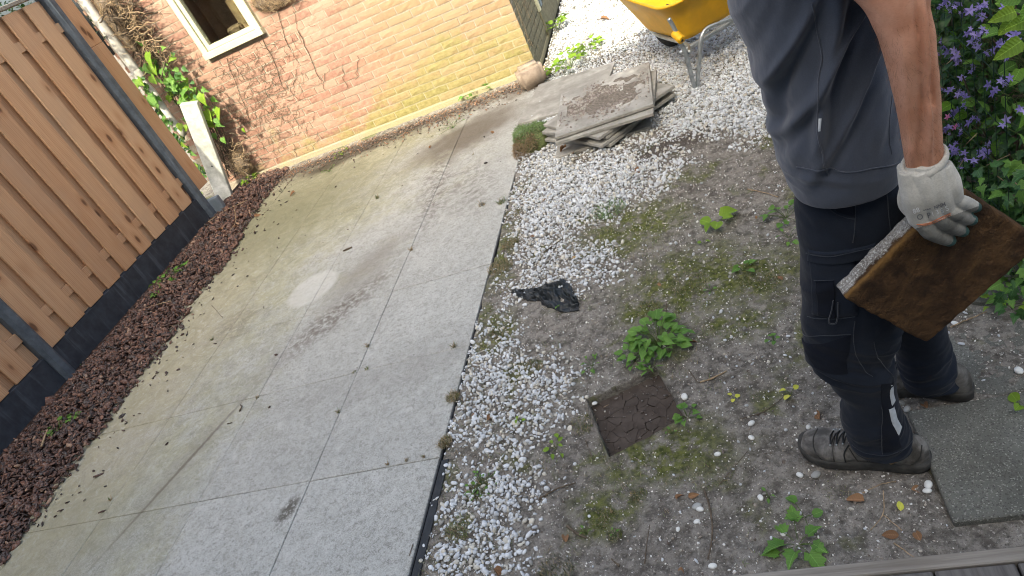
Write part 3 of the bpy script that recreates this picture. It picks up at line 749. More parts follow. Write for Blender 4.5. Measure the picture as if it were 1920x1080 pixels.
# side wall in shade with white door jamb and dark door
yj = onX(1027, 65, WX1)[1]
def mk_shaded_side():
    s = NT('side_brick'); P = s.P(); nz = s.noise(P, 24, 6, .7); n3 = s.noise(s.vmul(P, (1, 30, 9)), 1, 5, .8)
    base = s.mix(s.mr(nz, .3, .7), (.12, .11, .07), (.21, .19, .12)); base = s.mix(s.mr(n3, .66, .73, 0, .6), base, (.5, .46, .36))  # shaded tone and pale flecks of grazing sun are put into the colour
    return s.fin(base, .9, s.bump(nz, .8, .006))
M_SHADED_SIDE = mk_shaded_side()
V, Fq = join(box(WX1-.1, WX1-.008, yb+.004, yj-.001, .0, 2.35)); part('side_wall', V, Fq, M_SHADED_SIDE, shed)
rest = []; z = .068; row = 0; yy_ = yj-WY
while z < 2.3:
    y = WY+.004+(0.0 if row % 2 else 0.0); first = True
    while y < yj-.02:
        L = min(bl if (row % 2 or not first) else .1, yj-.004-y); first = False
        if L > .03:
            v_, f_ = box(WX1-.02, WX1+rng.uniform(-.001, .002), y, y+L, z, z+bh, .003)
            part('side_brick', v_, f_, M_SHADED_SIDE, shed) if z < .9 else rest.append((v_, f_))
        y += L+jt
    z += .065; row += 1
V, Fq = join(*rest); part('upper_side_bricks', V, Fq, M_SHADED_SIDE, shed, kind='stuff')
V, Fq = box(WX1-.06, WX1+.022, yj, yj+.055, .24, 2.2, .004); part('door_jamb', V, Fq, M_CREAM, shed)
V, Fq = box(WX1-.06, WX1+.012, yj, yj+1.0, .0, .236, .004); part('door_threshold', V, Fq, M_SHADED_SIDE, shed)
V, Fq = box(WX1-.05, WX1-.01, yj+.057, yj+.9, .25, 2.2, .003); dr = part('door', V, Fq, M_DARKFR, shed)
V, Fq = box(WX1-.008, WX1+.012, yj+.16, yj+.24, .24, 2.18, .003); part('door_stile', V, Fq, simple('grey_stile', (.16, .20, .23), .5), dr)
V, Fq = box(WX1-.06, WX1+.02, yj+.9, yj+.95, .24, 2.2, .004); part('door_jamb', V, Fq, M_CREAM, shed)
V, Fq = box(WX1-.1, WX1-.01, yj+.955, SD, 0, 2.35); part('side_wall', V, Fq, M_SHADED_SIDE, shed)

# ================================================================== THE GARDEN FENCE
FX = -4.43
fence = empty('garden_fence', (FX, 3, 0)); tag(fence, 'timber plank fence between grey concrete posts over charcoal gravel boards', 'fence')
def post(y0, y1):
    # grooved post: two chamfers and a front rib
    x0, x1 = FX-.07, FX+.045; ym = (y0+y1)/2
    prof = [(x0, y0), (x1-.022, y0), (x1, y0+.022), (x1, y1-.030), (x1-.026, y1), (x0, y1)]
    n = len(prof); V = [(x, y, z) for z in (-.05, 2.25) for x, y in prof]
    Fq = [(i, (i+1) % n, n+(i+1) % n, n+i) for i in range(n)]+[tuple(range(n))[::-1], tuple(range(n, 2*n))]
    part('concrete_post', np.array(V), Fq, M_POST, fence)
pn0, pn1 = 2.868, 2.962; pf0, pf1 = 4.905, 5.005
post(pn0, pn1); post(pf0, pf1); post(pn0-2.037, pn1-2.037); post(pn0-4.074, pn1-4.074)
def bay(ya, yb_, yend=None, ystart=None):
    V, Fq = box(FX-.035, FX+.012, ya, yb_, -.05, .245, .006); part('gravel_board', V, Fq, M_CHAR, fence)
    V, Fq = box(FX-.018, FX+.000, ya, yb_, .40, .47, .002); part('rail', V, Fq, M_WOOD, fence)
    V, Fq = box(FX-.018, FX+.000, ya, yb_, 1.80, 1.87, .002); part('rail', V, Fq, M_WOOD, fence)
    V, Fq = box(FX-.05, FX+.035, ya, yb_, 2.075, 2.10, .003); part('cap_rail', V, Fq, M_EDGE, fence)
bay(pn1-.01, pf0+.01); bay(pn1-2.047, pn0+.01); bay(pn1-4.08, pn0-2.03)
def boards(y0, y1, phase):
    y = phase
    while y > y0: y -= .2175
    while y < y1:
        a, b = max(y, y0), min(y+.150, y1)
        if b-a > .03:
            v_, f_ = box(-.009, .009, -(b-a)/2, (b-a)/2, -.9, .9, .004)
            o = obj('front_board', mesh('front_board', v_, f_, mats=[M_WOOD]), fence, (.010, (a+b)/2-3, 1.1475+rng.uniform(-.001, .001)))
            o.rotation_euler = (rng.normal(0, .0012), 0, rng.normal(0, .006))
        a, b = max(y+.150-.035, y0), min(y+.2175+.035, y1)
        if b-a > .03:
            v_, f_ = box(-.008, .008, -(b-a)/2, (b-a)/2, -.9, .9, .003)
            obj('rear_board', mesh('rear_board', v_, f_, mats=[M_WOOD]), fence, (-.028, (a+b)/2-3, 1.1475))
        y += .2175
boards(pn1, pf0, 2.952); boards(pn1-2.037, pn0, 2.952-2.037-.03); boards(pn1-4.07, pn0-2.037, 2.95-4.1)
# the stub of the next bay past the far post: one wide board
V, Fq = box(FX-.010, FX+.012, pf1-.008, pf1+.165, .27, 1.62, .004); part('front_board', V, Fq, M_WOOD, fence)
V, Fq = box(FX-.012, FX+.010, pf1-.008, pf1+.165, 1.6215, 2.35, .004); part('front_board', V, Fq, M_WOOD, fence)

# leaning concrete post and the short blue-grey block in front of it
A_ = onY(457, 372, 5.27); B_ = onY(341, 192, 5.18); ax = B_-G(466, 372); base = G(430, 375)
o = empty('concrete_lintel', base); tag(o, 'pale concrete post standing upright in the corner by the ivy', 'post')
bw = .125
t0 = G(405, 392, 0)+np.array([-.02, .07, -.03]); tp = onY(336, 197, t0[1]+.01)
dirv = (tp-t0)/np.linalg.norm(tp-t0); side = np.array([.97, .24, 0]); side -= dirv*(side@dirv); side /= np.linalg.norm(side); dep = np.cross(dirv, side); dep /= np.linalg.norm(dep)
if dep[1] < 0: dep = -dep
Lp = np.linalg.norm(tp-t0)
Vl = []
bv_, bf_ = box(0, .150, 0, .06, 0, Lp, .004)
part('shaft', t0+bv_[:, 0:1]*side+bv_[:, 1:2]*dep+bv_[:, 2:3]*dirv, bf_, M_PALEC, o)
dh = t0+side*.075+dirv*(Lp*.42); V, Fq = tube([dh-dep*.0015, dh+dep*.01], .008, 10); part('bolt_hole', V, Fq, M_DARKFR, o)
s0 = G(408, 405, 0); V, Fq = box(-.005, .115, -.03, .03, -.02, .165, .005)
ca, sa = math.cos(.25), math.sin(.25); V = np.stack([V[:, 0]*ca-V[:, 1]*sa, V[:, 0]*sa+V[:, 1]*ca, V[:, 2]], -1)+s0+np.array([-.005, .01, 0])
o = obj('concrete_offcut', mesh('concrete_offcut', V-s0, Fq, mats=[M_BLUEC]), None, s0); tag(o, 'short blue grey concrete block at the foot of the pale post', 'block')

# drainpipe on the left end of the wall
pp = [onY(120, -50, 5.50), onY(172, 10, 5.50), onY(212, 75, 5.50), onY(250, 138, 5.50)]
dr = empty('drainpipe', pp[-1]); tag(dr, 'weathered pale drainpipe on the shed corner wrapped in dead ivy', 'pipe')
pt = onY(212, 75, 5.50); xb = pt[0]
V, Fq = tube([(xb, 5.50, 2.9), (xb, 5.50, 1.7), (xb+.002, 5.50, onY(252, 140, 5.5)[2])], .042, 20, 12); part('upright_pipe', V, Fq, M_PIPE, dr, True)
zb = onY(252, 140, 5.5)[2]
V, Fq = tube([(xb, 5.50, zb+.03), (xb, 5.50, zb-.05)], .05, 20, 4); part('socket', V, Fq, M_PIPE, dr, True)
V, Fq = tube([(xb, 5.50, zb-.04), (xb+.01, 5.49, zb-.12), (xb+.05, 5.46, zb-.2), (xb+.05, 5.44, zb-.35), (xb+.05, 5.45, zb-.62)], .030, 14, 16); part('lower_pipe', V, Fq, M_PIPE, dr, True)

# stone block at the shed corner
bc = G(1000, 172); zc = .0
bm = bmesh.new(); bmesh.ops.create_cube(bm, size=1); bmesh.ops.bevel(bm, geom=list(bm.edges), offset=.16, segments=3, affect='EDGES')
bmesh.ops.subdivide_edges(bm, edges=list(bm.edges), cuts=1)
for v in bm.verts:
    p = np.array(v.co); d_ = 1+.05*fbm(p*2.2, 3, 4); v.co = Vector((p[0]*.215*d_, p[1]*.15*d_, (p[2]+.5)*.185*d_))
me = bpy.data.meshes.new('stone_block'); bm.to_mesh(me); bm.free(); me.materials.append(M_COBBLE); me.polygons.foreach_set('use_smooth', [True]*len(me.polygons))
o = obj('stone_block', me, None, (bc[0]-.0, bc[1]+.13, -.005)); o.rotation_euler = (0, 0, .32); tag(o, 'rounded sandstone block at the foot of the shed corner', 'stone')
# ================================================================== STACK OF LIFTED FLAGS
def mk_flag(name_pts, z, rz, label, w=.6, l=.6, tilt=(0, 0), corner=(0, 0), ref=None, th=.02):
    """square flag; ref = world xy of the given corner (0/1,0/1)"""
    v_, f_ = box(-w/2, w/2, -l/2, l/2, -th, 0, .0022)
    o = obj('loose_paving_flag', mesh('loose_paving_flag', v_, f_, mats=[M_FLAG, M_PALEC]), None)
    R_ = Matrix.Rotation(rz, 3, 'Z') @ Matrix.Rotation(tilt[0], 3, 'X') @ Matrix.Rotation(tilt[1], 3, 'Y')
    cl = R_ @ Vector(((corner[0]-.5)*w, (corner[1]-.5)*l, 0))
    o.location = (ref[0]-cl.x, ref[1]-cl.y, z-cl.z); o.rotation_euler = R_.to_euler()
    o['group'] = 'paving flags lifted and stacked on the gravel'
    return tag(o, label, 'paving flag')
GR = .002
# top: near edge (1040,258)-(1223,195)
zt_ = .150
p0 = G(1040, 258, zt_); p1 = G(1223, 195, zt_); rz = math.atan2(p1[1]-p0[1], p1[0]-p0[0])
TOPF = mk_flag('', zt_, rz, 'top flag of the stack, its face strewn with crumbled earth', w=.60, l=.63, tilt=(.028, .0), corner=(0, 0), ref=p0[:2])
p0b = G(1040, 268, .124); p1b = G(1223, 212, .124); mk_flag('', .124, math.atan2(p1b[1]-p0b[1], p1b[0]-p0b[0]), 'flag directly under the top one, lying square with it', corner=(0, 0), ref=p0b[:2], tilt=(.02, 0))
z4 = .128-.026
a_, b_, c_ = G(1012, 232, z4), G(1122, 258, z4), G(1182, 214, z4)
mk_flag('', z4, math.atan2(b_[1]-a_[1], b_[0]-a_[0]), 'skewed flag third from the top, its front corner showing', corner=(1, 0), ref=b_[:2], w=.62, l=.6)
z2 = .078
a_, b_ = G(1257, 157, z2), G(1222, 186, z2)
mk_flag('', z2, math.atan2(b_[1]-a_[1], b_[0]-a_[0])+math.pi/2, 'flag sticking out behind the right end of the stack', corner=(1, 1), ref=a_[:2])
z6 = .053
a_, b_ = G(1021, 246, z6), G(1127, 273, z6)
mk_flag('', z6, math.atan2(b_[1]-a_[1], b_[0]-a_[0])+.03, 'skewed flag low in the stack with its corner to the front', corner=(1, 0), ref=b_[:2])
z3 = .030
a_, b_ = G(1262, 171, z3), G(1223, 204, z3); mk_flag('', z3, math.atan2(b_[1]-a_[1], b_[0]-a_[0])+math.pi/2, 'low flag poking out to the right under the others', corner=(1, 1), ref=a_[:2])
z8 = .008
a_, b_ = G(1041, 296, z8), G(1221, 236, z8)
mk_flag('', z8, math.atan2(b_[1]-a_[1], b_[0]-a_[0]), 'bottom flag of the stack lying on the white gravel', corner=(0, 0), ref=a_[:2])
z7 = .024
a_, b_ = G(1011, 157, z7), G(970, 232, z7)
mk_flag('', z7, math.atan2(a_[1]-b_[1], a_[0]-b_[0])-math.pi/2+.0, 'flag lying flat beside the stack by the stone block', corner=(0, 0), ref=b_[:2], w=.62, l=.66, tilt=(.0, .02))
# crumbs of earth on the top flag
n = 2200; U = np.clip(rng.normal(.48, .22, n), .04, .97); W_ = np.clip(rng.normal(.52, .2, n)+(.0), .03, .97)
k_ = fbm(v3(U*5, W_*5, 0.), 3, 3) > -.05; U, W_ = U[k_], W_[k_]; n = len(U)
P_ = v3((U-.5)*.6, (W_-.5)*.63, .001)
S_ = (rng.gamma(2, .0018, n)+.0012)[:, None]*np.array([[1.3, 1, .6]])
tn = np.array([(.24, .20, .17), (.15, .12, .10), (.32, .29, .25)])[rng.integers(0, 3, n)]
o = obj('crumbled_earth', scatter_mesh('crumbled_earth', P_, ico(1), S_, rand_rot(n), M_DIRT, tn, False), None, kind='stuff', label='crumbled grey earth strewn over the top flag')
o.location = TOPF.location; o.rotation_euler = TOPF.rotation_euler
xs = np.linspace(-.24, .26, 60); ys = np.linspace(-.24, .26, 60); XX, YY = np.meshgrid(xs, ys)
hh = .011*np.exp(-((XX-.02)**2/.05+(YY-.02)**2/.025))*(fbm(v3(XX*18, YY*18, 0.), 3, 9)+.45)-.0012
o = obj('earth_smear', mesh('earth_smear', np.stack([XX, YY, hh], -1).reshape(-1, 3), grid_faces(60, 60, False), True, [M_DRYEARTH]), None, kind='stuff'); o.location = TOPF.location; o.rotation_euler = TOPF.rotation_euler

# ================================================================== GRAVEL, BARK, MOSS
def poly_d(px, py, poly, soft=18):
    """soft membership of a pixel-space outline of the real patches"""
    poly = np.asarray(poly, float); ins = in_poly(px, py, poly); d = np.full(np.shape(px), 1e9)
    for i in range(len(poly)):
        a = poly[i]; b = poly[(i+1) % len(poly)]; ab = b-a; t = np.clip(((px-a[0])*ab[0]+(py-a[1])*ab[1])/(ab@ab), 0, 1)
        d = np.minimum(d, np.hypot(px-a[0]-ab[0]*t, py-a[1]-ab[1]*t))
    return np.clip(.5+np.where(ins, d, -d)/soft*.5, 0, 1)
DENSE = [([(985, 300), (1045, 285), (1120, 262), (1300, 250), (1470, 240), (1520, 100), (1520, -300), (900, -300), (1035, 0), (1045, 90), (1000, 200)], 1.0, 26),
         ([(985, 290), (1230, 262), (1290, 290), (1190, 370), (1110, 410), (1060, 450), (985, 470), (960, 380)], 1.0, 26),
         ([(975, 430), (1060, 430), (1130, 470), (1165, 500), (1120, 530), (1000, 540), (940, 560), (950, 500)], .68, 30),
         ([(890, 600), (960, 610), (990, 680), (1090, 690), (1070, 740), (1020, 800), (960, 860), (930, 830), (850, 860), (860, 720)], .66, 40),
         ([(850, 900), (960, 850), (1010, 900), (990, 1000), (930, 1100), (790, 1130), (800, 1000)], .85, 36),
         ([(920, 940), (1000, 960), (980, 1060), (900, 1090)], .95, 30)]
BARE = [([(1190, 270), (1290, 245), (1310, 275), (1220, 305)], .75, 22), ([(1095, 95), (1230, 78), (1250, 95), (1130, 125)], .55, 22), ([(1020, 560), (1060, 560), (1080, 600), (1000, 600)], .5, 20),
        ([(1010, 470), (1100, 400), (1130, 410), (1030, 490)], .5, 20)]
def gravel_density(x, y):
    p = proj(v3(x, y, 0.)); px, py = p[..., 0], p[..., 1]
    wob = fbm(v3(x*9, y*9, 0.), 3, 11)*34; wob2 = fbm(v3(x*9, y*9, 7.), 3, 12)*34
    d = np.zeros_like(x)
    for poly, k, s_ in DENSE: d = np.maximum(d, k*poly_d(px+wob, py+wob2, poly, s_))
    for poly, k, s_ in BARE: d = d*(1-k*poly_d(px+wob, py+wob2, poly, s_))
    patch = .45+.55*sstep(-.45, .25, fbm(v3(x*7, y*7, 3.), 3, 14))
    d = np.where(d < .9, d*patch, d)
    sc = .010+.03*sstep(.0, .5, fbm(v3(x*5, y*5, 9.), 2, 15))*(px < 1500)
    return np.maximum(d, sc)
n = 190000
X_ = rng.uniform(-1.29, .62, n); Y_ = 1.02+(rng.uniform(0, 1, n)**.9)*6.6
d = gravel_density(X_, Y_); far = np.clip((Y_-1)/4, 0, 1)
Y_far = Y_ > 5.0
acc = rng.uniform(0, 1, n) < d*np.where(Y_far, .62, .95)
acc &= ~((X_ > .25) & (Y_ < 1.48)); acc &= ~((X_ < WX1+.02) & (Y_ > WY-.02))
acc &= ~in_poly(X_, Y_, PITG)
X_, Y_, d = X_[acc], Y_[acc], d[acc]
# ----- extra fine density near the camera where stones show large
base0, base1 = ico(1), ico(2)
near = Y_ < 2.6
rs = np.where(near, np.minimum(rng.lognormal(math.log(.0053), .33, len(X_)), .0098), np.minimum(rng.lognormal(math.log(.0058), .34, len(X_)), .012))
rs = np.where(d < .1, rs*rng.uniform(.25, .9, len(X_)), rs)
lay = np.where(d > .55, rng.uniform(-.006, .012, len(X_)), rng.uniform(-.001, .003, len(X_)))
Z_ = soil_h(X_, Y_)+rs*.35+lay*np.where(near, .6, 1.)
def gcol(n):
    c = np.tile(np.array([[.97, .98, 1.]]), (n, 1))*rng.uniform(.66, 1.0, (n, 1))
    k = rng.uniform(0, 1, n); c[k < .10] = np.array([.55, .52, .46])*rng.uniform(.5, 1, (int((k < .10).sum()), 1)); c[(k > .10) & (k < .28)] *= np.array([.90, .82, .68])
    return c
for nm, msk, bs in (('white_gravel', near, base1), ('white_gravel', ~near, base0)):
    m_ = int(msk.sum()); S_ = rs[msk][:, None]*np.stack([rng.uniform(1., 1.55, m_), rng.uniform(.75, 1.1, m_), rng.uniform(.45, .85, m_)], 1)
    tn = gcol(m_); 
    o = obj(nm, scatter_mesh(nm, v3(X_[msk], Y_[msk], Z_[msk]), bs, S_, rand_rot(m_, .35), M_GRAVEL, tn, nm is not None and bs is base1, .10), None, kind='stuff', label='white marble gravel lying over the sandy soil')
print('gravel', len(X_), near.sum())
# tiny white crumbs and shell grit over the bare soil
n = 24000; X_ = rng.uniform(-1.25, .62, n); Y_ = rng.uniform(1.02, 4.0, n); k_ = ~in_poly(X_, Y_, PITG) & ~((X_ > .25) & (Y_ < 1.48)); X_, Y_ = X_[k_], Y_[k_]; n = len(X_)
r_ = rng.lognormal(math.log(.0015), .45, n); tn = np.array([(.85, .83, .78), (.5, .45, .38), (.12, .09, .07), (.32, .27, .22)])[rng.choice(4, n, p=[.34, .2, .26, .2])]
obj('soil_grit', scatter_mesh('soil_grit', v3(X_, Y_, soil_h(X_, Y_)+r_*.4), ico(1), r_[:, None]*np.array([[1.4, 1, .7]]), rand_rot(n), M_DIRT, tn, False), None, kind='stuff', label='shell grit and crumbs on the bare soil')

# bark mulch between the fence and the patio
def mulch_edge(y):
    ky = [.3, 1.72, 2.2, 2.893, 3.4, 4.0, 4.6, 5.2, 5.6]; kx = [-3.60, -3.62, -3.60, -3.645, -3.70, -3.72, -3.80, -3.86, -3.90]
    return np.interp(y, ky, kx)+.05*fbm(v3(y*4, 0., 0.), 3, 21)
n = 15500; X_ = rng.uniform(-4.40, -3.5, n); Y_ = rng.uniform(.9, 5.56, n); e = mulch_edge(Y_)
k_ = (X_ < e-.0+np.abs(rng.normal(0, .012, n))) & ~((X_ < -4.38) & (Y_ < 5)); X_, Y_ = X_[k_], Y_[k_]
# strays on the flags
m_ = 210; Ys = rng.uniform(1.6, 5.3, m_); Xs = mulch_edge(Ys)+np.abs(rng.exponential(.13, m_))
m2 = 26; Xs = np.concatenate([Xs, rng.uniform(-3.6, -1.4, m2)]); Ys = np.concatenate([Ys, rng.uniform(2, 5.3, m2)]); sn = len(Xs)
nn = len(X_); dome = .045*np.clip((mulch_edge(Y_)-X_)/.5, 0, 1)**.6*np.clip((X_+4.5)/.25, .3, 1)
Z_ = np.concatenate([.004+dome+rng.uniform(-.004, .016, nn), np.full(sn, .005)])
X_ = np.concatenate([X_, Xs]); Y_ = np.concatenate([Y_, Ys]); n = len(X_)
sz = rng.lognormal(math.log(.0125), .35, n); sz[nn:] *= rng.uniform(.35, .85, sn)
S_ = sz[:, None]*np.stack([rng.uniform(1.0, 1.7, n), rng.uniform(.6, 1.05, n), rng.uniform(.18, .36, n)], 1)
tn = np.array([(.080, .032, .018), (.125, .052, .030), (.034, .015, .010), (.19, .09, .055), (.32, .20, .13)])[rng.choice(5, n, p=[.34, .28, .22, .13, .03])]*rng.uniform(.7, 1.25, (n, 1))
tn[nn:] *= .45
obj('bark_mulch', scatter_mesh('bark_mulch', v3(X_, Y_, Z_), base0, S_, rand_rot(n, .30), M_BARK, tn, False, .25), None, kind='stuff', label='red brown bark mulch along the foot of the fence')
ys = np.linspace(.3, 5.57, 200); tt = np.linspace(0, 1, 24); YY, TT = np.meshgrid(ys, tt, indexing='ij'); E_ = mulch_edge(YY)-.03; XX = -4.46+(E_+4.46)*TT
ZZ = -.01+.045*np.clip((E_-XX)/.5, 0, 1)**.6
ZZ = np.where(TT > .98, -.02, ZZ)
def mk_mulchbed():
    s = NT('mulch_bed'); P = s.P(); nz = s.noise(P, 60, 4); return s.fin(s.mix(s.mr(nz, .3, .7), (.022, .013, .010), (.07, .038, .028)), .95, s.bump(nz, 1, .01))
obj('mulch_bed', mesh('mulch_bed', np.stack([XX, YY, ZZ], -1).reshape(-1, 3), grid_faces(200, 24, False), True, [mk_mulchbed()]), kind='structure')

# ================================================================== LEAVES AND WEEDS
def leaf_geo(kind, L, W, fold=.25, curl=.25, seed=0):
    fold = fold*1.25
    r_ = np.random.default_rng(seed); nt = 14 if kind in ('beech', 'ovate') else 8; ts = np.linspace(0, 1, nt)
    if kind == 'ovate': w = np.sin(np.pi*ts**.8)**.8
    elif kind == 'heart': w = np.array([.55, .96, 1., .93, .76, .52, .26, 0]); 
    elif kind == 'round': w = np.array([.45, .85, 1., 1., .95, .8, .5, 0])
    elif kind == 'beech': w = np.sin(np.pi*ts**.82)**.72*(1+.05*np.array([0, 1, -1, 1, -1, 1, -1, 1, -1, 1, -1, 1, -1, 0]))
    elif kind == 'lobed': w = np.array([.35, 1.0, .62, .78, .42, .34, .16, 0])
    elif kind == 'narrow': w = np.sin(np.pi*ts)**.7
    V = []; w = w*W/2
    for t, ww in zip(ts, w):
        y = t*L; z0 = -curl*L*t*t
        back = -.12*L if (kind in ('heart', 'lobed', 'round') and t == 0) else (.10*L if kind == 'lobed' and t in (ts[1], ts[3]) else 0)
        for sx in (-1, 0, 1):
            V.append((sx*ww, y+(back if sx else 0), z0+fold*ww*abs(sx)+(r_.normal(0, .02*W) if sx else 0)))
    Fq = []
    for i in range(nt-1):
        for c_ in (0, 1): Fq.append((3*i+c_, 3*i+c_+1, 3*i+c_+4, 3*i+c_+3))
    return np.array(V), Fq
LEAVES = {}
def leaf_mesh(kind, matr, v):
    key = (kind, matr.name, v)
    if key not in LEAVES:
        V, Fq = leaf_geo(kind, 1, {'ovate': .62, 'heart': .95, 'round': .95, 'beech': .62, 'lobed': .95, 'narrow': .28}[kind], .2+.15*v, .15+.12*v, v)
        LEAVES[key] = mesh(kind+'_leaf', V, Fq, True, [matr])
    return LEAVES[key]
def leaf_obj(p, d, size, kind, matr, parent, roll=0, up=None, name='leaf'):
    me = leaf_mesh(kind, matr, random.randrange(3))
    y = Vector(d).normalized(); u = Vector(up if up is not None else (0, 0, 1)); x = y.cross(u)
    if x.length < 1e-3: x = Vector((1, 0, 0))
    x.normalize(); z = x.cross(y); M_ = Matrix((x, y, z)).transposed() @ Matrix.Rotation(roll, 3, 'Y')
    o = bpy.data.objects.new(name, me); COL.objects.link(o); o.parent = parent
    o.matrix_parent_inverse = parent_inv(parent)
    o.location = p; o.rotation_euler = M_.to_euler(); o.scale = (size,)*3
    return o
def leaf_cloud(name, items, matr, parent=None, **kw):
    """many small leaves baked into one mesh: items = [(p, dir, size, kind)]"""
    vs = []; fs = []; n = 0
    for p, d_, s_, kind in items:
        V, Fq = leaf_geo(kind, 1, {'ovate': .62, 'heart': .95, 'round': .95, 'beech': .62, 'lobed': .95, 'narrow': .28}[kind], .3, .25, random.randrange(99))
        y = Vector(d_).normalized(); x = y.cross(Vector((0, 0, 1)))
        if x.length < 1e-3: x = Vector((1, 0, 0))
        x.normalize(); z = x.cross(y); R_ = np.array(Matrix((x, y, z)).transposed())
        vs.append((V*s_)@R_.T+np.array(p)); fs += [tuple(i+n for i in f) for f in Fq]; n += len(V)
    V = np.concatenate(vs)
    if parent is None:
        return obj(name, mesh(name, V, fs, True, [matr]), None, **kw)
    return part(name, V, fs, matr, parent, True, **kw)
def ground_z(x, y):
    return float(soil_h(np.array([x]), np.array([y]))[0]) if x > -1.28 else 0.
def rosette(px, py, nl, size, kind, matr, label, cat='weed', group=None, name='weed', spread=.05, lift=.5, z=None, stems=True, hgt=.03):
    p = G(px, py); z0 = ground_z(p[0], p[1]) if z is None else z; base = np.array([p[0], p[1], z0])
    o = empty(name, base); tag(o, label, cat, group); st = []
    for k in range(nl):
        a = 2*math.pi*(k/nl)*1.0+random.uniform(-.5, .5); r = spread*random.uniform(.25, 1)**.7
        h = hgt*random.uniform(.4, 1)*(1.15-r/spread*.5)
        q = base+np.array([math.cos(a)*r, math.sin(a)*r, h]); d = (math.cos(a+random.uniform(-.6, .6)), math.sin(a+random.uniform(-.6, .6)), random.uniform(-.1, lift))
        leaf_obj(q, d, size*random.uniform(.6, 1.1), kind, matr, o, random.uniform(-.5, .5)); st.append(tube([base+np.array([0, 0, -.004]), (base+q)/2+np.array([0, 0, .25*h]), q], .0011, 5, 5, False))
    V, Fq = join(*st); part('stem', V, Fq, M_STEM, o, True, kind='stuff') if len(st) > 3 else part('stem', V, Fq, M_STEM, o, True)
    return o
rosette(1348, 418, 5, .066, 'round', M_LEAF_BR, 'lone seedling with five big round lime green leaves', 'seedling', spread=.05, lift=.35, hgt=.05)
rosette(1235, 640, 70, .040, 'heart', M_LEAF_MID, 'bushy green weed growing at the upper edge of the square mud hole', 'weed', spread=.115, hgt=.09)
rosette(1190, 668, 16, .032, 'heart', M_LEAF_MID, 'smaller leafy weed just left of the bushy one by the mud hole', 'weed', spread=.07, hgt=.05)
rosette(1222, 690, 12, .030, 'narrow', M_LEAF_MID, 'narrow leaved green tuft hanging over the rim of the mud hole', 'weed', spread=.035, hgt=.05)
rosette(1472, 402, 14, .032, 'round', M_LEAF_MID, 'green weed half hidden behind the dark trouser leg', 'weed', spread=.085, hgt=.05)
rosette(1478, 440, 6, .032, 'ovate', M_LEAF_MID, 'small leafy weed low against the trouser leg', 'weed', spread=.05)
rosette(1392, 503, 5, .042, 'heart', M_LEAF_MID, 'blue green four leaved weed on the mossy soil', 'weed', spread=.035)
rosette(1495, 1015, 9, .060, 'lobed', M_LEAF_MID, 'ivy seedling with dark lobed leaves by the deck edge board', 'ivy seedling', spread=.062, hgt=.03)
rosette(1507, 965, 4, .028, 'round', M_LEAF_MID, 'few small round leaves just above the ivy seedling near the deck', 'weed', spread=.05)
rosette(1288, 780, 9, .026, 'heart', M_LEAF_MID, 'spindly weed at the right corner of the mud hole', 'weed', spread=.045, hgt=.035)
rosette(1107, 680, 8, .022, 'ovate', M_LEAF_MID, 'small green weed above the left corner of the mud hole', 'weed', spread=.045)
rosette(1040, 836, 8, .026, 'ovate', M_LEAF_BR, 'bright green weed among the white gravel left of the mud hole', 'weed', spread=.045)
rosette(1482, 733, 3, .026, 'round', M_YEL, 'yellow green pair of fallen leaves on the soil before the boot', 'leaf', spread=.02, name='yellow_leaves')
rosette(1376, 746, 3, .016, 'round', M_YEL, 'tiny yellow green seedling right of the mud hole', 'seedling', spread=.012)
rosette(1450, 636, 5, .018, 'round', M_LEAF_MID, 'tiny seedling on bare soil left of the knee', 'seedling', spread=.02)
rosette(1320, 455, 2, .02, 'round', M_LEAF_BR, 'two leaf seedling just below the lime green one', 'seedling', spread=.015)
rosette(975, 790, 3, .016, 'round', M_LEAF_BR, 'small sprout in the middle of the near white gravel', 'seedling', spread=.012)
rosette(900, 905, 22, .017, 'ovate', M_LEAF_MID, 'reddish green creeping weed in the near gravel by the patio edge', 'weed', spread=.06, hgt=.02)
rosette(1048, 575, 3, .015, 'round', M_LEAF_MID, 'tiny sprout beside the crumpled black plastic', 'seedling', spread=.015)
rosette(1330, 540, 4, .016, 'ovate', M_LEAF_MID, 'tiny sprig on the moss below the four leaved weed', 'seedling', spread=.02)
for px, py, lb in ((1258, 808, 'sprig on the soil just below the mud hole corner'), (1155, 1005, 'sprig on bare soil near the bottom edge'), (1100, 1000, 'yellowish sprig in the lower middle of the soil'), (1440, 930, 'sprig below the near boot toe')):
    rosette(px, py, 3, .014, 'ovate', M_LEAF_MID, lb, 'seedling', 'tiny sprigs on the bare soil', spread=.015)
# sunlit weeds at the shed
rosette(895, 178, 26, .045, 'lobed', M_LEAF_MID, 'low green weed at the foot of the sunlit shed wall', 'weed', z=.03, spread=.16, hgt=.06)
rosette(1070, 125, 26, .075, 'lobed', M_LEAF_BR, 'sunlit bright weed between the stone block and the gravel', 'weed', z=-.01, spread=.18, hgt=.12)
rosette(1100, 95, 24, .06, 'lobed', M_LEAF_BR, 'sunlit fluffy weed on the gravel beyond the loose flags', 'weed', z=-.01, spread=.14, hgt=.12)
rosette(1048, 55, 22, .06, 'lobed', M_LEAF_BR, 'bright weed at the foot of the shed doorway', 'weed', z=-.01, spread=.12, hgt=.14)
rosette(640, 292, 10, .03, 'ovate', M_LEAF_BR, 'small yellow green weed at the shed foot, left part', 'weed', z=.01, spread=.07)
rosette(850, 240, 14, .035, 'narrow', M_LEAF_MID, 'dull green weed growing in the earth on the far flags', 'weed', z=.005, spread=.12, hgt=.06)
rosette(618, 322, 12, .028, 'narrow', M_LEAF_MID, 'thin weed in the far joint near the end of the mulch', 'weed', z=.005, spread=.07)
rosette(475, 347, 16, .05, 'lobed', M_LEAF_BR, 'bright weed in the mulch by the pale post', 'weed', z=.03, spread=.09, hgt=.08)
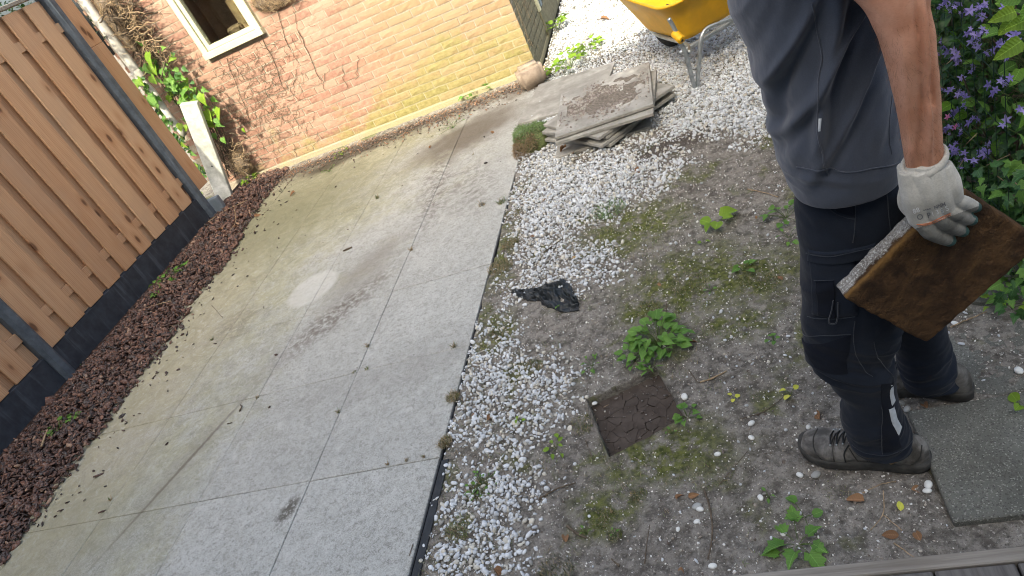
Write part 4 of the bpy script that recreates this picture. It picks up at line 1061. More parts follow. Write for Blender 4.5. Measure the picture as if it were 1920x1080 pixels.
rosette(325, 530, 30, .042, 'lobed', M_LEAF_MID, 'ferny green weed in the bark mulch beside the middle gravel board', 'weed', z=.04, spread=.13, hgt=.05)
rosette(350, 512, 10, .04, 'lobed', M_LEAF_MID, 'small ferny weed just right of the larger one in the mulch', 'weed', z=.04, spread=.05)
rosette(302, 562, 8, .035, 'lobed', M_LEAF_MID, 'small ferny weed below the larger one in the mulch', 'weed', z=.04, spread=.04)
rosette(120, 810, 14, .034, 'lobed', M_LEAF_MID, 'green weed in the near bark mulch, lower left', 'weed', z=.04, spread=.075)
rosette(150, 793, 7, .030, 'lobed', M_LEAF_MID, 'small weed right above the lower left one in the mulch', 'weed', z=.04, spread=.04)
rosette(153, 692, 4, .022, 'lobed', M_LEAF_MID, 'tiny weed at the foot of the near concrete post', 'weed', z=.02, spread=.02)

# grass tufts: blades in one object each
def tuft(px, py, n, h, spread, label, col=(.10, .16, .04), dry=.3, group=None, z=None, name='grass_tuft', wd=.0016, lean=(0, 0)):
    p = G(px, py); z0 = ground_z(p[0], p[1]) if z is None else z; Vs = []; Fs = []; T_ = []
    for k in range(n):
        a = random.uniform(0, 6.283); r = spread*math.sqrt(random.random()); b = np.array([p[0]+r*math.cos(a), p[1]+r*math.sin(a), z0-.002])
        hh = h*random.uniform(.4, 1.1); a2 = random.uniform(0, 6.283); le = hh*random.uniform(.2, .9)
        tip = b+np.array([math.cos(a2)*le+lean[0]*hh, math.sin(a2)*le+lean[1]*hh, hh*random.uniform(.25, .85)]); mid = (b+tip)/2+np.array([0, 0, hh*.18])
        s_ = np.array([-math.sin(a2), math.cos(a2), 0])*wd
        i = len(Vs); Vs += [b-s_, b+s_, mid-s_*.8, mid+s_*.8, tip]; Fs += [(i, i+1, i+3, i+2), (i+2, i+3, i+4)]
        c = np.array((.32, .24, .12)) if random.random() < dry else np.array(col)*random.uniform(.7, 1.4); T_ += [c]*5
    o = obj(name, mesh(name, np.array(Vs)-np.array([p[0], p[1], z0]), Fs, False, [M_BLADE], tint=np.array(T_)), None, (p[0], p[1], z0))
    return tag(o, label, 'grass tuft' if 'grass' in name else name.replace('_', ' '), group)
tuft(1140, 392, 420, .035, .09, 'soft green grass tuft at the edge of the far gravel', (.11, .20, .05), .08)
tuft(1115, 402, 200, .03, .06, 'smaller grass tuft left of the soft green one', (.10, .17, .05), .1)
tuft(690, 650, 24, .035, .006, 'dry weed star in the joint by a flag corner, middle of the patio', dry=.8, z=0., name='joint_weed')
tuft(688, 692, 22, .022, .010, 'tiny dry tuft at the crossing of the joints', dry=.7, z=0., name='joint_weed')
tuft(664, 697, 26, .012, .010, 'mossy speck beside the crossing joints', (.12, .13, .03), .3, z=0., name='joint_weed')
tuft(635, 773, 26, .03, .006, 'dry weed star lower in the long joint', dry=.8, z=0., name='joint_weed')
tuft(852, 650, 30, .04, .008, 'dry weed star in the cross joint near the gravel', dry=.7, z=0., name='joint_weed')
tuft(772, 470, 26, .04, .008, 'dry stalks in the joint beside the dirt trail', dry=.9, z=0., name='joint_weed')
tuft(483, 746, 40, .018, .010, 'dark tuft filling a joint crossing left of the middle', (.06, .07, .03), .5, z=0., name='joint_weed')
tuft(708, 372, 40, .05, .015, 'green weed star on the far flags', (.10, .16, .04), .3, z=0., name='joint_weed')
tuft(942, 380, 70, .05, .025, 'green tuft at the patio edge by the far gravel', (.09, .16, .04), .2, z=0., name='joint_weed')
tuft(905, 385, 30, .05, .02, 'wiry dark weed on the flag near the far gravel', (.06, .07, .05), .6, z=0., name='joint_weed')
tuft(398, 637, 34, .03, .012, 'thin green tuft beside a stray bark chip', (.10, .15, .05), .4, z=0., name='joint_weed')
tuft(208, 937, 16, .03, .006, 'sparse dry star in the joint at lower left', dry=.8, z=0., name='joint_weed')
tuft(888, 490-200, 10, .03, .01, 'few dry blades in the far long joint', dry=.8, z=0., name='joint_weed')
for px, py, lb in ((727, 871, 'dry weed in the near cross joint, leftmost of three'), (762, 864, 'dry weed in the near cross joint, middle of three'), (795, 857, 'dry weed in the near cross joint, nearest the gravel')):
    tuft(px, py, 20, .022, .005, lb, dry=.85, z=0., name='joint_weed')
def moss_tuft(px, py, n, rx, ry, h, label, col=(.10, .12, .03), dry=.25, **kw): return tuft(px, py, n, h, rx, label, col, dry, name='moss_clump', wd=.0012, **kw)
moss_tuft(938, 500, 700, .07, .1, .03, 'brownish moss clump along the patio edge by the black plastic', dry=.5)
moss_tuft(955, 455, 600, .05, .1, .03, 'moss clump on the patio edge between gravel patches', dry=.5)
moss_tuft(960, 400, 400, .05, .1, .03, 'moss clump beside the patio under the far gravel', dry=.5)
moss_tuft(935, 620, 700, .05, .1, .018, 'green moss cushion by the patio edge among the gravel')
moss_tuft(1000, 685, 500, .04, .1, .016, 'green moss cushion in the middle gravel')
moss_tuft(1090, 790, 500, .05, .1, .018, 'grassy moss at the left corner of the mud hole')
moss_tuft(1215, 575, 700, .06, .1, .010, 'olive moss cushion on bare soil above the bushy weed')
moss_tuft(1290, 525, 900, .085, .1, .010, 'wide olive moss cushion in the middle of the soil')
moss_tuft(1420, 525, 900, .075, .1, .012, 'olive moss cushion near the trouser leg')
moss_tuft(1385, 600, 400, .05, .1, .010, 'thin olive moss patch left of the knee')
moss_tuft(1128, 968, 700, .04, .1, .012, 'round green moss cushion on the near soil')
moss_tuft(1195, 925, 300, .028, .1, .012, 'small olive moss cushion on the near soil')
moss_tuft(1152, 1000, 260, .022, .1, .012, 'small olive moss cushion near the bottom edge')
moss_tuft(895, 915, 500, .05, .1, .028, 'grassy moss beside the creeping weed by the patio edge')
moss_tuft(860, 990, 500, .05, .1, .03, 'grassy tuft over the black edging near the bottom', (.13, .16, .04), .3)
moss_tuft(850, 745, 300, .03, .1, .03, 'dry moss over the patio edge, middle', dry=.6)
moss_tuft(835, 830, 300, .03, .1, .03, 'dry moss over the patio edge by the near cross joint', dry=.7)
moss_tuft(1340, 880, 500, .06, .1, .008, 'thin moss film on soil left of the boot')
moss_tuft(1585, 910, 500, .055, .1, .010, 'thin moss just in front of the near boot')
moss_tuft(1040, 1075, 500, .06, .1, .02, 'dark moss at the bottom edge of the soil', (.07, .08, .03))
# thin moss and grass threads between the stones
Vs = []; Fs = []; T_ = []
nb_ = 16000; X_ = rng.uniform(-1.27, -.2, nb_); Y_ = rng.uniform(1.03, 4.0, nb_); w_ = fbm(v3(X_*8, Y_*8, 5.), 3, 61)+.55*np.exp(-((X_+1.25)/.07)**2)-.12*(X_ > -.7)
for x, y in zip(X_[w_ > .14], Y_[w_ > .14]):
    if in_poly(np.array([x]), np.array([y]), PITG)[0]: continue
    z = ground_z(x, y); a = random.uniform(0, 6.283); h = random.uniform(.005, .020); l_ = h*random.uniform(.4, 1.4); b = np.array([x, y, z]); s_ = np.array([-math.sin(a), math.cos(a), 0])*.0011; i = len(Vs)
    Vs += [b-s_, b+s_, b+np.array([math.cos(a)*l_, math.sin(a)*l_, h])]; Fs.append((i, i+1, i+2)); c = np.array((.30, .23, .12)) if random.random() < .35 else np.array((.12, .16, .04))*random.uniform(.6, 1.5); T_ += [c]*3
obj('moss_threads', mesh('moss_threads', np.array(Vs), Fs, False, [M_BLADE], tint=np.array(T_)), None, kind='stuff', label='thin moss and grass threads growing between the near gravel stones')
n = 160; X_ = rng.uniform(PIT[3][0]-.1, PIT[2][0], n*6); Y_ = rng.uniform(PIT[3][1], PIT[1][1], n*6); k_ = in_poly(X_, Y_, PIT); X_, Y_ = X_[k_][:n], Y_[k_][:n]; n = len(X_)
obj('pit_crumbs', scatter_mesh('pit_crumbs', v3(X_, Y_, -.036), ico(1), rng.lognormal(math.log(.0017), .5, (n, 1))*np.array([[1.3, 1, .8]]), rand_rot(n), M_DIRT, np.array([(.11, .088, .074), (.06, .048, .04), (.5, .47, .42)])[rng.choice(3, n, p=[.55, .38, .07])], False), None, kind='stuff', label='crumbs of earth lying in the square mud hole')
# the soft fern-like clump at the end of the flags stack
p = G(1003, 262); o = empty('heath_clump', (p[0], p[1], -.01)); tag(o, 'soft green heath clump with brown base at the corner of the loose flags', 'plant')
Vs = []; Fs = []; T_ = []
for k in range(9000):
    a = random.uniform(0, 6.283); u_ = random.random()**.5; r = .16*u_*(1+.25*math.sin(3*a+1)); hh = (.085+.035*math.sin(5*a+2)*u_)*math.sqrt(max(0, 1-u_**2))+.012+.02*random.random()**3
    hh *= random.uniform(.75, 1.05); b = np.array([p[0]+r*math.cos(a)-.01, p[1]+r*math.sin(a)*1.3, hh*random.uniform(.55, 1)-.01]); d_ = np.array([math.cos(a)*u_, math.sin(a)*u_, .8])+rng.normal(0, .5, 3); d_ /= np.linalg.norm(d_)
    L = random.uniform(.008, .022); s_ = np.cross(d_, rng.normal(size=3)); s_ /= np.linalg.norm(s_); s_ *= .0022; i = len(Vs); Vs += [b-s_, b+s_, b+d_*L]; Fs.append((i, i+1, i+2))
    brown = (b[1] < p[1]-.07+random.uniform(-.04, .04)); c = np.array((.30, .20, .10) if brown else (.15, .25, .06))*random.uniform(.6, 1.3); T_ += [c]*3
part('foliage', np.array(Vs), Fs, M_BLADE, o, tint=np.array(T_))
bv_, bf_ = ico(3); bb = bv_*np.array([.14, .18, .085])*(1+.12*fbm(bv_*3, 3, 5)[:, None])+np.array([p[0], p[1], -.01]); part('woody_core', bb, bf_, simple('heath_core', (.09, .11, .04), .9, .5, 60), o, True)

# twigs, leaves, shells
def twig(pts, r, label, m=None, group=None, z=None, cat='twig', name='twig'):
    W_ = []
    for i, p in enumerate(pts):
        q = G(*p); zz = (ground_z(q[0], q[1]) if z is None else z)+r*1.2+(.004 if 0 < i < len(pts)-1 else 0); W_.append((q[0], q[1], zz))
    V, Fq = tube(W_, [r*(1-.5*i/len(W_)) for i in range(len(W_))], 6, len(W_)*4); c = V.mean(0)
    V = V+.0012*vn(V*90, 3)[:, None]
    return tag(obj(name, mesh(name, V-c, Fq, True, [m or M_TWIG]), None, c), label, cat, group)
twig([(1318, 915), (1330, 950), (1334, 1000), (1325, 1045)], .0032, 'long bent twig standing out on the near soil left of the ivy seedling')
twig([(1312, 716), (1335, 708), (1362, 692)], .0032, 'pale forked twig right of the bushy weed', M_PALETWIG)
twig([(1290, 690), (1305, 712), (1312, 716)], .002, 'short dark twig meeting the pale forked one')
twig([(1063, 985), (1085, 1003), (1100, 1008)], .005, 'stubby dark twig on the near soil', )
twig([(1010, 935), (1045, 918), (1078, 902)], .0035, 'flat dark stick lying left of the mud hole bottom corner')
twig([(1207, 1055), (1212, 1015), (1216, 980)], .0018, 'thin upright twig near the bottom of the soil')
twig([(1248, 560), (1246, 590), (1240, 610)], .0022, 'dark twig rising above the bushy weed')
twig([(1400, 350), (1430, 358), (1458, 365)], .0028, 'pale straw stick on the soil beside the trouser leg', M_PALETWIG)
twig([(1008, 478), (1035, 462), (1062, 440)], .003, 'dark stick between the two gravel patches')
twig([(982, 466), (998, 450)], .004, 'short charred stick by the patio edge moss')
twig([(1130, 520+240), (1140, 752)], .001, 'sliver of straw on the mud hole rim', M_PALETWIG)
twig([(1095, 850-30), (1110, 860)], .0018, 'short twig near the hole lower left')
twig([(1385, 780), (1425, 770), (1455, 750), (1470, 735)], .0018, 'thin wavy twig pointing at the yellow leaves')
twig([(1345, 905), (1400, 840)], .0012, 'hair thin straw on the soil left of the near boot')
twig([(1600, 925), (1650, 905), (1680, 900)], .0016, 'dry grass stalk in front of the near boot', M_PALETWIG)
twig([(1655, 915), (1655, 960), (1630, 990)], .0016, 'dry forked stalk below the near boot', M_PALETWIG)
twig([(1655, 960), (1690, 990)], .0014, 'short dry stalk branching below the near boot', M_PALETWIG)
twig([(1675, 1015), (1720, 1045)], .002, 'pale twig beside the deck edge board', M_PALETWIG)
twig([(1782, 608), (1815, 598), (1850, 580)], .0025, 'pale root lying by the slab under the hedge', M_PALETWIG)
twig([(1095, 318), (1075, 300), (1085, 295)], .003, 'brown twig on the gravel below the stacked flags')
twig([(1122, 345), (1100, 325)], .004, 'dark stick on the far gravel')
twig([(1160, 1060), (1145, 1045)], .003, 'stub of wood at the bottom edge')
twig([(1345, 140), (1360, 120)], .006, 'dark twig on the gravel right of the wheelbarrow foot')
twig([(1375, 115), (1378, 100), (1388, 116)], .006, 'forked dark twig beside the man, on the far gravel')
twig([(270, 590), (330, 575)], .003, 'thin stick across the mulch near the ferny weed', M_PALETWIG, z=.05)
twig([(398, 425), (430, 405), (470, 385)], .004, 'dry branch over the far end of the mulch', M_PALETWIG, z=.05)
twig([(446, 400), (450, 425), (440, 440)], .003, 'hooked dry twig at the far end of the mulch', M_PALETWIG, z=.05)
twig([(93, 850), (100, 832), (104, 818)], .006, 'pale curved wood strip in the near mulch', M_PALETWIG, z=.055)
twig([(645, 472), (661, 465)], .006, 'dark wood chip alone in the middle of the patio', z=.0, cat='wood chip', name='wood_chip')
twig([(450, 772), (455, 765), (452, 760)], .004, 'small dark scrap beside the long joint, left half of the patio', z=.0, cat='wood chip', name='wood_chip')
twig([(427, 796), (436, 793)], .003, 'smaller scrap left of the dark one on the near flag', z=.0, cat='wood chip', name='wood_chip')
twig([(397, 573), (408, 585), (418, 597)], .0015, 'hair thin dry stem on the algae stained flags', z=.0)
twig([(775, 1020), (768, 1042)], .0015, 'dry stalk on the edge of the near flag by the edging', z=.0)
def fallen(px, py, s_, label, m=None, kind='ovate', z=None, group=None):
    p = G(px, py); zz = (ground_z(p[0], p[1]) if z is None else z)+.005
    me = leaf_mesh(kind, m or M_DEAD, random.randrange(3)); o = obj('fallen_leaf', me, None, (p[0], p[1], zz)); o.scale = (s_*.8, s_*.85, s_*1.5)
    o.rotation_euler = (random.uniform(-.4, .4), random.uniform(-.5, .5), random.uniform(0, 6.28)); return tag(o, label, 'fallen leaf', group)
fallen(1080, 478, .055, 'tan fallen leaf lying on the middle gravel patch', leafmat('tan_leaf', (.42, .28, .13), (.5, .36, .18)))
fallen(1232, 530, .03, 'small orange brown leaf on the soil above the bushy weed')
fallen(1290, 638, .035, 'orange brown leaf just right of the bushy weed')
fallen(1466, 520, .035, 'reddish leaf next to the trouser leg on the moss')
fallen(1415, 478-80, .02, 'tiny red leaf by the lime green seedling')
fallen(912, 785, .045, 'brown leaf on the near gravel, upper one')
fallen(885, 800-25, .03, 'small brown leaf by the near gravel weed')
fallen(925, 1065, .05, 'rust brown leaf at the bottom of the gravel')
fallen(1060, 1015, .045, 'rust brown leaf on the soil near the bottom edge')
fallen(1290, 930, .035, 'curled brown leaf on the soil left of the bent twig')
fallen(1268, 935, .03, 'pale brown leaf beside the curled one')
fallen(1685, 1000, .045, 'curled brown leaf below the near boot, upper one')
fallen(1725, 1010, .04, 'bright rust leaf near the deck, right of the curled one')
fallen(1708, 915, .045, 'brown leaf right under the near boot heel')
fallen(1620, 935, .05, 'pale brown leaf in front of the near boot')
fallen(1535, 780, .045, 'brown leaf standing in front of the near boot toe')
fallen(1738, 760, .04, 'brown leaf between the two boots')
fallen(1905, 775, .035, 'brown leaf at the right edge on the dirt')
fallen(1688, 955, .034, 'yellow leaf on the dark soil between boot and deck', M_YEL)
fallen(1275, 1060, .035, 'brown leaf near the bottom edge board')
fallen(1128, 40, .09, 'tan leaf on the sunlit gravel', z=.01)
fallen(1065, 285, .07, 'curled tan leaf against the bottom flag of the stack', z=.03)
fallen(1075, 292, .05, 'second curled tan leaf against the bottom flag', z=.01)
fallen(1195, 315, .05, 'red brown leaf on the gravel below the stack', z=.0)
fallen(1025, 375, .05, 'red brown leaf on the far gravel near the patio edge', z=.0)
fallen(995, 445, .04, 'rusty leaf among moss on the patio edge', z=.0)
fallen(445, 432, .08, 'orange leaf at the edge of the mulch', z=.03); fallen(478, 408, .08, 'curled orange leaf on the flag beside the mulch', z=.01)
fallen(425, 440, .06, 'pale leaf in the far mulch', z=.05); fallen(380, 465, .06, 'pale leaf in the mulch near the ferny weed', z=.05)
fallen(555, 362, .06, 'orange leaf on the far flags near the mulch', z=.005); fallen(810, 280-5, .05, 'orange leaf on the far earth stained flags', z=.005)
fallen(920, 250, .06, 'orange leaf on the earth by the heath clump', z=.005); fallen(985, 163+10, .06, 'orange leaf beside the stone block', z=.02)
def shell(px, py, r, label, z=None, tone=1.):
    p = G(px, py); zz = ground_z(p[0], p[1]) if z is None else z
    V, Fq = ico(2); V = V*(1+.05*vn(V*2.2, int(px))[:, None])*np.array([1.25, .9, .55])*r; a = random.uniform(0, 6); R_ = np.array([[math.cos(a), -math.sin(a), 0], [math.sin(a), math.cos(a), 0], [0, 0, 1]])
    tn = np.tile(np.array([[.98, .96, .90]])*tone, (len(V), 1))
    o = obj('pebble', mesh('pebble', V@R_.T, Fq, True, [M_GRAVEL], tint=tn), None, (p[0], p[1], zz+r*.35)); return tag(o, label, 'pebble')
shell(1283, 743, .013, 'flat shell like pebble on the right rim of the mud hole'); shell(1112, 750, .009, 'white pebble on the left corner of the mud hole')
shell(1740, 905, .011, 'white pebble behind the near boot heel'); shell(1738, 917, .009, 'smaller white pebble touching the one behind the heel')
shell(1498, 885, .009, 'white pebble below the near boot toe'); shell(1468, 995, .010, 'bluish white pebble above the ivy seedling'); shell(1425, 930, .009, 'white pebble left of the near boot')
shell(1514, 795, .008, 'round beige pebble in front of the near boot toe', tone=.8); shell(1407, 815, .009, 'upright oval white pebble on the soil'); shell(1407, 788, .010, 'white pebble above the oval one')
shell(1910, 692, .012, 'round white pebble at the right edge on dirt'); shell(1528, 883, .012, 'grey stone under the near boot toe', tone=.4); shell(1305, 975, .008, 'white pebble near the bent twig, left'); shell(1334, 1060-3, .010, 'white pebble just above the deck board')
shell(1310, 975-25, .010, 'white pebble left of the bent twig top'); shell(1070, 775-90, .006, 'pebble near the gravel border'); shell(1305, 945, .012, 'grey flat stone right of the curled leaf', tone=.5)
shell(1270, 950+40, .007, 'white pebble beside the bent twig'); shell(1345, 850, .009, 'white oval pebble on bare soil, right'); shell(1790, 602, .009, 'white pebble near the root by the held slab'); shell(1700, 762, .010, 'grey green pebble between the boots', tone=.5)

# crumpled black plastic
nu, nv = 110, 60
top_ = np.array([G(*p) for p in ((958, 543), (985, 538), (1010, 536), (1040, 528), (1060, 522), (1084, 560))]); bot_ = np.array([G(*p) for p in ((958, 549), (985, 560), (1005, 563), (1030, 574), (1052, 582), (1085, 578))])
T_ = catmull(top_, nu); B_ = catmull(bot_, nu); u_, v_ = np.meshgrid(np.linspace(0, 1, nu), np.linspace(0, 1, nv))
Pm = T_[None]*(1-v_[..., None])+B_[None]*v_[..., None]; P3 = v3(u_*4.0, v_*2.2, 0.)
Pm = Pm+.014*np.stack([fbm(P3*1.8, 3, 32), fbm(P3*1.8, 3, 33), np.zeros_like(u_)], -1)+.006*np.stack([fbm(P3*6, 2, 36), fbm(P3*6, 2, 37), np.zeros_like(u_)], -1)
r1 = 1-np.abs(fbm(v3(u_*4.2+v_*2.3, v_*4.5-u_*2.6, 0.), 2, 31))*3.2; r2 = 1-np.abs(fbm(v3(u_*9-v_*3, v_*5+u_*6, 4.), 2, 38))*3
env_ = np.sin(np.pi*np.clip(v_, .0, 1))**.5*(.35+.65*sstep(0, .6, u_))
Pm[..., 2] = -.010+env_*(.030*np.clip(r1, 0, 1)+.014*np.clip(r2, 0, 1))+.003*fbm(P3*14, 2, 35)
V = Pm.reshape(-1, 3); Fq = grid_faces(nv, nu, False); c = V.mean(0)
o = obj('black_plastic_rag', mesh('black_plastic_rag', V-c, Fq, True, [M_RAG]), None, c); tag(o, 'crumpled scrap of black plastic sheeting on the soil by the patio edge', 'plastic scrap')
md = o.modifiers.new('thick', 'SOLIDIFY'); md.thickness = .0015

# ================================================================== WHEELBARROW
wb0 = G(1303, 168, -.01); e1 = np.array([.84, .54, 0]); e1 /= np.linalg.norm(e1); e2 = np.array([-e1[1], e1[0], 0]); ez = np.array([0, 0, 1.])
def WB(a, b, z): return wb0+e1*a+e2*b+ez*z
wb = empty('wheelbarrow', wb0); tag(wb, 'yellow wheelbarrow with galvanised tube frame standing on the white gravel', 'wheelbarrow')
def rrect(a0, a1, b0, b1, r, n=8):
    pts = []
    for cx, cy, s0 in ((a1-r, b1-r, 0), (a0+r, b1-r, 90), (a0+r, b0+r, 180), (a1-r, b0+r, 270)):
        for k in range(n):
            t = math.radians(s0+90*k/(n-1)); pts.append((cx+r*math.cos(t), cy+r*math.sin(t)))
    return pts
rings = [(.13, .49, .14, .62, .05, .245), (.10, .52, .12, .66, .06, .25), (.085, .535, .105, .70, .075, .28), (.03, .59, .06, .80, .10, .40), (-.035, .655, .015, .90, .14, .505), (-.05, .67, .0, .92, .15, .51), (-.055, .675, -.005, .925, .15, .522), (-.04, .66, .01, .91, .14, .526), (-.01, .63, .04, .88, .12, .505), (.045, .575, .08, .79, .09, .40), (.10, .52, .12, .69, .06, .285), (.14, .48, .16, .62, .04, .265)]
V = []; 
for a0_, a1_, b0_, b1_, r_, z_ in rings:
    for (a, b) in rrect(a0_, a1_, b0_, b1_, r_): V.append(WB(.31+(a-.31)*(1-.5*max(0, b)), b, z_))
nu = 32; Fq = [tuple(f) for f in grid_faces(len(rings), nu)]+[tuple(range(nu))[::-1], tuple(range(len(V)-nu, len(V)))]
part('tray', np.array(V), Fq, M_YELLOW, wb, True)
n = 400; b_ = rng.uniform(.16, .55, n); a_ = .31+rng.uniform(-.15, .15, n)*(1-.5*b_); P_ = np.array([WB(a, b, .272) for a, b in zip(a_, b_)]); tn = np.array([(.24, .20, .17)])*rng.uniform(.5, 1.2, (n, 1))
me = scatter_mesh('soil_load', P_, ico(1), rng.uniform(.004, .012, (n, 1))*np.ones((1, 3)), rand_rot(n), M_DIRT, tn, False); obj('soil_load', me, None, kind='stuff', label='crumbs of soil lying in the wheelbarrow tray')
R1 = .0125
part('chassis_rail', *tube([WB(.02, -.02, .235), WB(.10, .12, .232), WB(.16, .5, .225), WB(.30, .84, .17)], R1, 12, 20), M_GALV, wb, True)
part('chassis_rail', *tube([WB(.62, -.02, .235), WB(.52, .12, .232), WB(.50, .5, .225), WB(.50, .84, .17)], R1, 12, 20), M_GALV, wb, True)
part('cross_tube', *tube([WB(.0, .05, .232), WB(.62, .05, .232)], R1*1.15, 12, 6), M_GALV, wb, True)
part('leg', *tube([WB(-.035, .0, .47), WB(-.02, -.005, .40), WB(.0, -.01, .24), WB(.0, -.005, .12), WB(0, 0, .0)], R1, 12, 24), M_GALV, wb, True)
part('leg', *tube([WB(.02, .0, .01), WB(.075, -.01, .15), WB(.12, -.02, .27), WB(.17, -.02, .305), WB(.24, -.03, .30), WB(.40, -.05, .27), WB(.52, -.02, .20), WB(.60, 0, .0)], R1, 12, 40), M_GALV, wb, True)
part('brace', *tube([WB(.03, .03, .235), WB(.022, .02, .12), WB(.004, .008, .01)], .010, 10, 10), M_GALV, wb, True)
part('leg', *tube([WB(.655, .0, .47), WB(.63, -.005, .24), WB(.61, 0, .0)], R1, 12, 20), M_GALV, wb, True)
part('brace', *tube([WB(.50, .10, .232), WB(.38, .0, .28), WB(.30, -.03, .29)], R1*.8, 10, 10), M_GALV, wb, True)
part('foot_plate', *box(*[0]*0, -.02, .02, -.02, .02, -.004, .004, .001) if False else (box(-.022, .022, -.014, .014, 0, .012, .003)[0]+wb0, box(-.022, .022, -.014, .014, 0, .012, .003)[1]), M_GALV, wb)
h_ = part('handle_grip', *tube([WB(-.022, .01, .375), WB(-.022, -.052, .335)], [.024, .026], 16, 6), M_YELLOW, wb, True)
part('grip_hole', *tube([WB(-.022, -.0525, .3345), WB(-.022, -.055, .333)], .008, 12), M_RUBBER, h_, True)
part('handle_grip', *tube([WB(.645, .01, .375), WB(.645, -.052, .335)], [.024, .026], 16, 6), M_YELLOW, wb, True)
# wheel with tyre and rim
wc = WB(.40, .80, .17); th = np.linspace(0, 2*np.pi, 40, endpoint=False); ph = np.linspace(0, 2*np.pi, 12, endpoint=False); V = []
wh = empty('wheel', wc); wh.parent = wb; wh.matrix_parent_inverse = parent_inv(wb)
for t in th:
    for p_ in ph:
        R_ = .128+.04*math.cos(p_)*(1+.02*(int(t*20) % 2)); V.append(wc+e2*math.cos(t)*R_+ez*math.sin(t)*R_+e1*.042*math.sin(p_))
part('tyre', np.array(V), grid_faces(40, 12)[:, ::-1] if False else np.array([[i*12+j, i*12+(j+1) % 12, ((i+1) % 40)*12+(j+1) % 12, ((i+1) % 40)*12+j] for i in range(40) for j in range(12)]), M_RUBBER, wh, True)
part('rim', *tube([wc-e1*.03, wc-e1*.012, wc+e1*.012, wc+e1*.03], [.092, .055, .055, .092], 30), M_GALV, wh, True)
part('axle', *tube([wc-e1*.14, wc+e1*.14], .009, 10), M_GALV, wb, True)
# ================================================================== HEDGE, FLOWERS AND WIRE FENCE ON THE RIGHT
HX = .74
def mk_leafstuff(name, c1, c2):
    s = NT(name); P = s.P(); t = s.tint(); base = s.mix(s.mr(s.noise(P, 45, 4), .35, .65), c1, c2); s.fin(base, .4)
    tr = s.n('BsdfTranslucent'); s.l(base, tr.inputs[0]); mx = s.n('MixShader'); mx.inputs[0].default_value = .2; s.l(s.b.outputs[0], mx.inputs[1]); s.l(tr.outputs[0], mx.inputs[2]); s.l(mx.outputs[0], s.out.inputs[0]); return s.m
M_HEDGE = mk_leafstuff('hedge_leaves', (.014, .045, .012), (.055, .125, .028))
def hedge_front(y, z):
    # front face of the growth: starts left of the wire and bulges; y-dependent foot
    return .66+.05*fbm(v3(y*4., z*4., 0.), 3, 41)+.07*sstep(.0, .25, np.asarray(z))*0-.05*sstep(.35, .0, np.asarray(z))*0+.10*sstep(2.0, 1.7, np.asarray(y))
items = []; n = 12500
ys = rng.uniform(1.84, 4.4, n); zs = rng.uniform(0, 1.5, n)**1.; 
for k in range(n):
    y, z = ys[k], zs[k]; top = 1.35+.12*math.sin(y*3)
    if z > top: continue
    x = float(hedge_front(y, z))+abs(random.gauss(0, .12))-.02; 
    if z < .35 and random.random() < .1: x -= .05
    d = (-.6+random.uniform(-.7, .7), random.uniform(-1, .6), random.uniform(-.9, .7)); lower = z < .55+.25*math.sin(y*5)
    items.append(((x, y, z), d, random.uniform(.018, .040) if lower else random.uniform(.016, .036), 'lobed' if lower else random.choice(['ovate', 'ovate', 'narrow', 'round'])))
root_h = empty('ivy_hedge', (.95, 2.8, 0)); tag(root_h, 'dense dark ivy and bramble growth over the green wire fence on the right', 'hedge')
leaf_cloud('small_leaves', items, M_HEDGE, root_h, kind='stuff')
# a dim inner thicket of stems so that no light shows through
st = []
for k in range(260):
    y = random.uniform(1.85, 4.4); x = random.uniform(.78, 1.25); h = random.uniform(.5, 1.4)
    st.append(tube([(x, y, -.02), (x+random.uniform(-.1, .1), y+random.uniform(-.15, .15), h*.5), (x+random.uniform(-.2, .1), y+random.uniform(-.3, .3), h)], random.uniform(.0015, .004), 5, 6, False))
V, Fq = join(*st); part('woody_stems', V, Fq, M_TWIG, root_h, True, kind='stuff')
xs = np.linspace(1.12, 1.3, 2); yy = np.linspace(1.8, 4.5, 60); zz = np.linspace(-.02, 1.38, 36); YY, ZZ = np.meshgrid(yy, zz); XX = 1.10+.10*fbm(v3(YY*5, ZZ*5, 0.), 3, 44)
V1 = np.stack([XX, YY, ZZ], -1).reshape(-1, 3); me_ = grid_faces(36, 60, False)
part('leaf_mass', V1, me_, M_HEDGE, root_h, True)
# ivy leaves one can pick apart, low on the growth
ivy_zone = [(1790, 330), (1870, 320), (1925, 330), (1925, 560), (1880, 590), (1840, 560), (1860, 520), (1925, 460), (1850, 360)]
cnt = 0
while cnt < 130:
    px, py = random.uniform(1785, 1935), random.uniform(300, 600)
    if not (px > 1785+(py-300)*.35-20): continue
    X0 = random.uniform(.60, .70); p = onX(px, py, X0)
    if p[2] < .01: p = G(px, py, random.uniform(.01, .06))
    if p[0] < .5: continue
    leaf_obj(p, (-.5+random.uniform(-.8, .8), -.5+random.uniform(-.8, .6), random.uniform(-1., .4)), random.uniform(.022, .045), 'lobed', M_LEAF_IVY if random.random() < .65 else M_LEAF_MID, root_h, random.uniform(-.6, .6), up=(-.5, -.6, .6)); cnt += 1
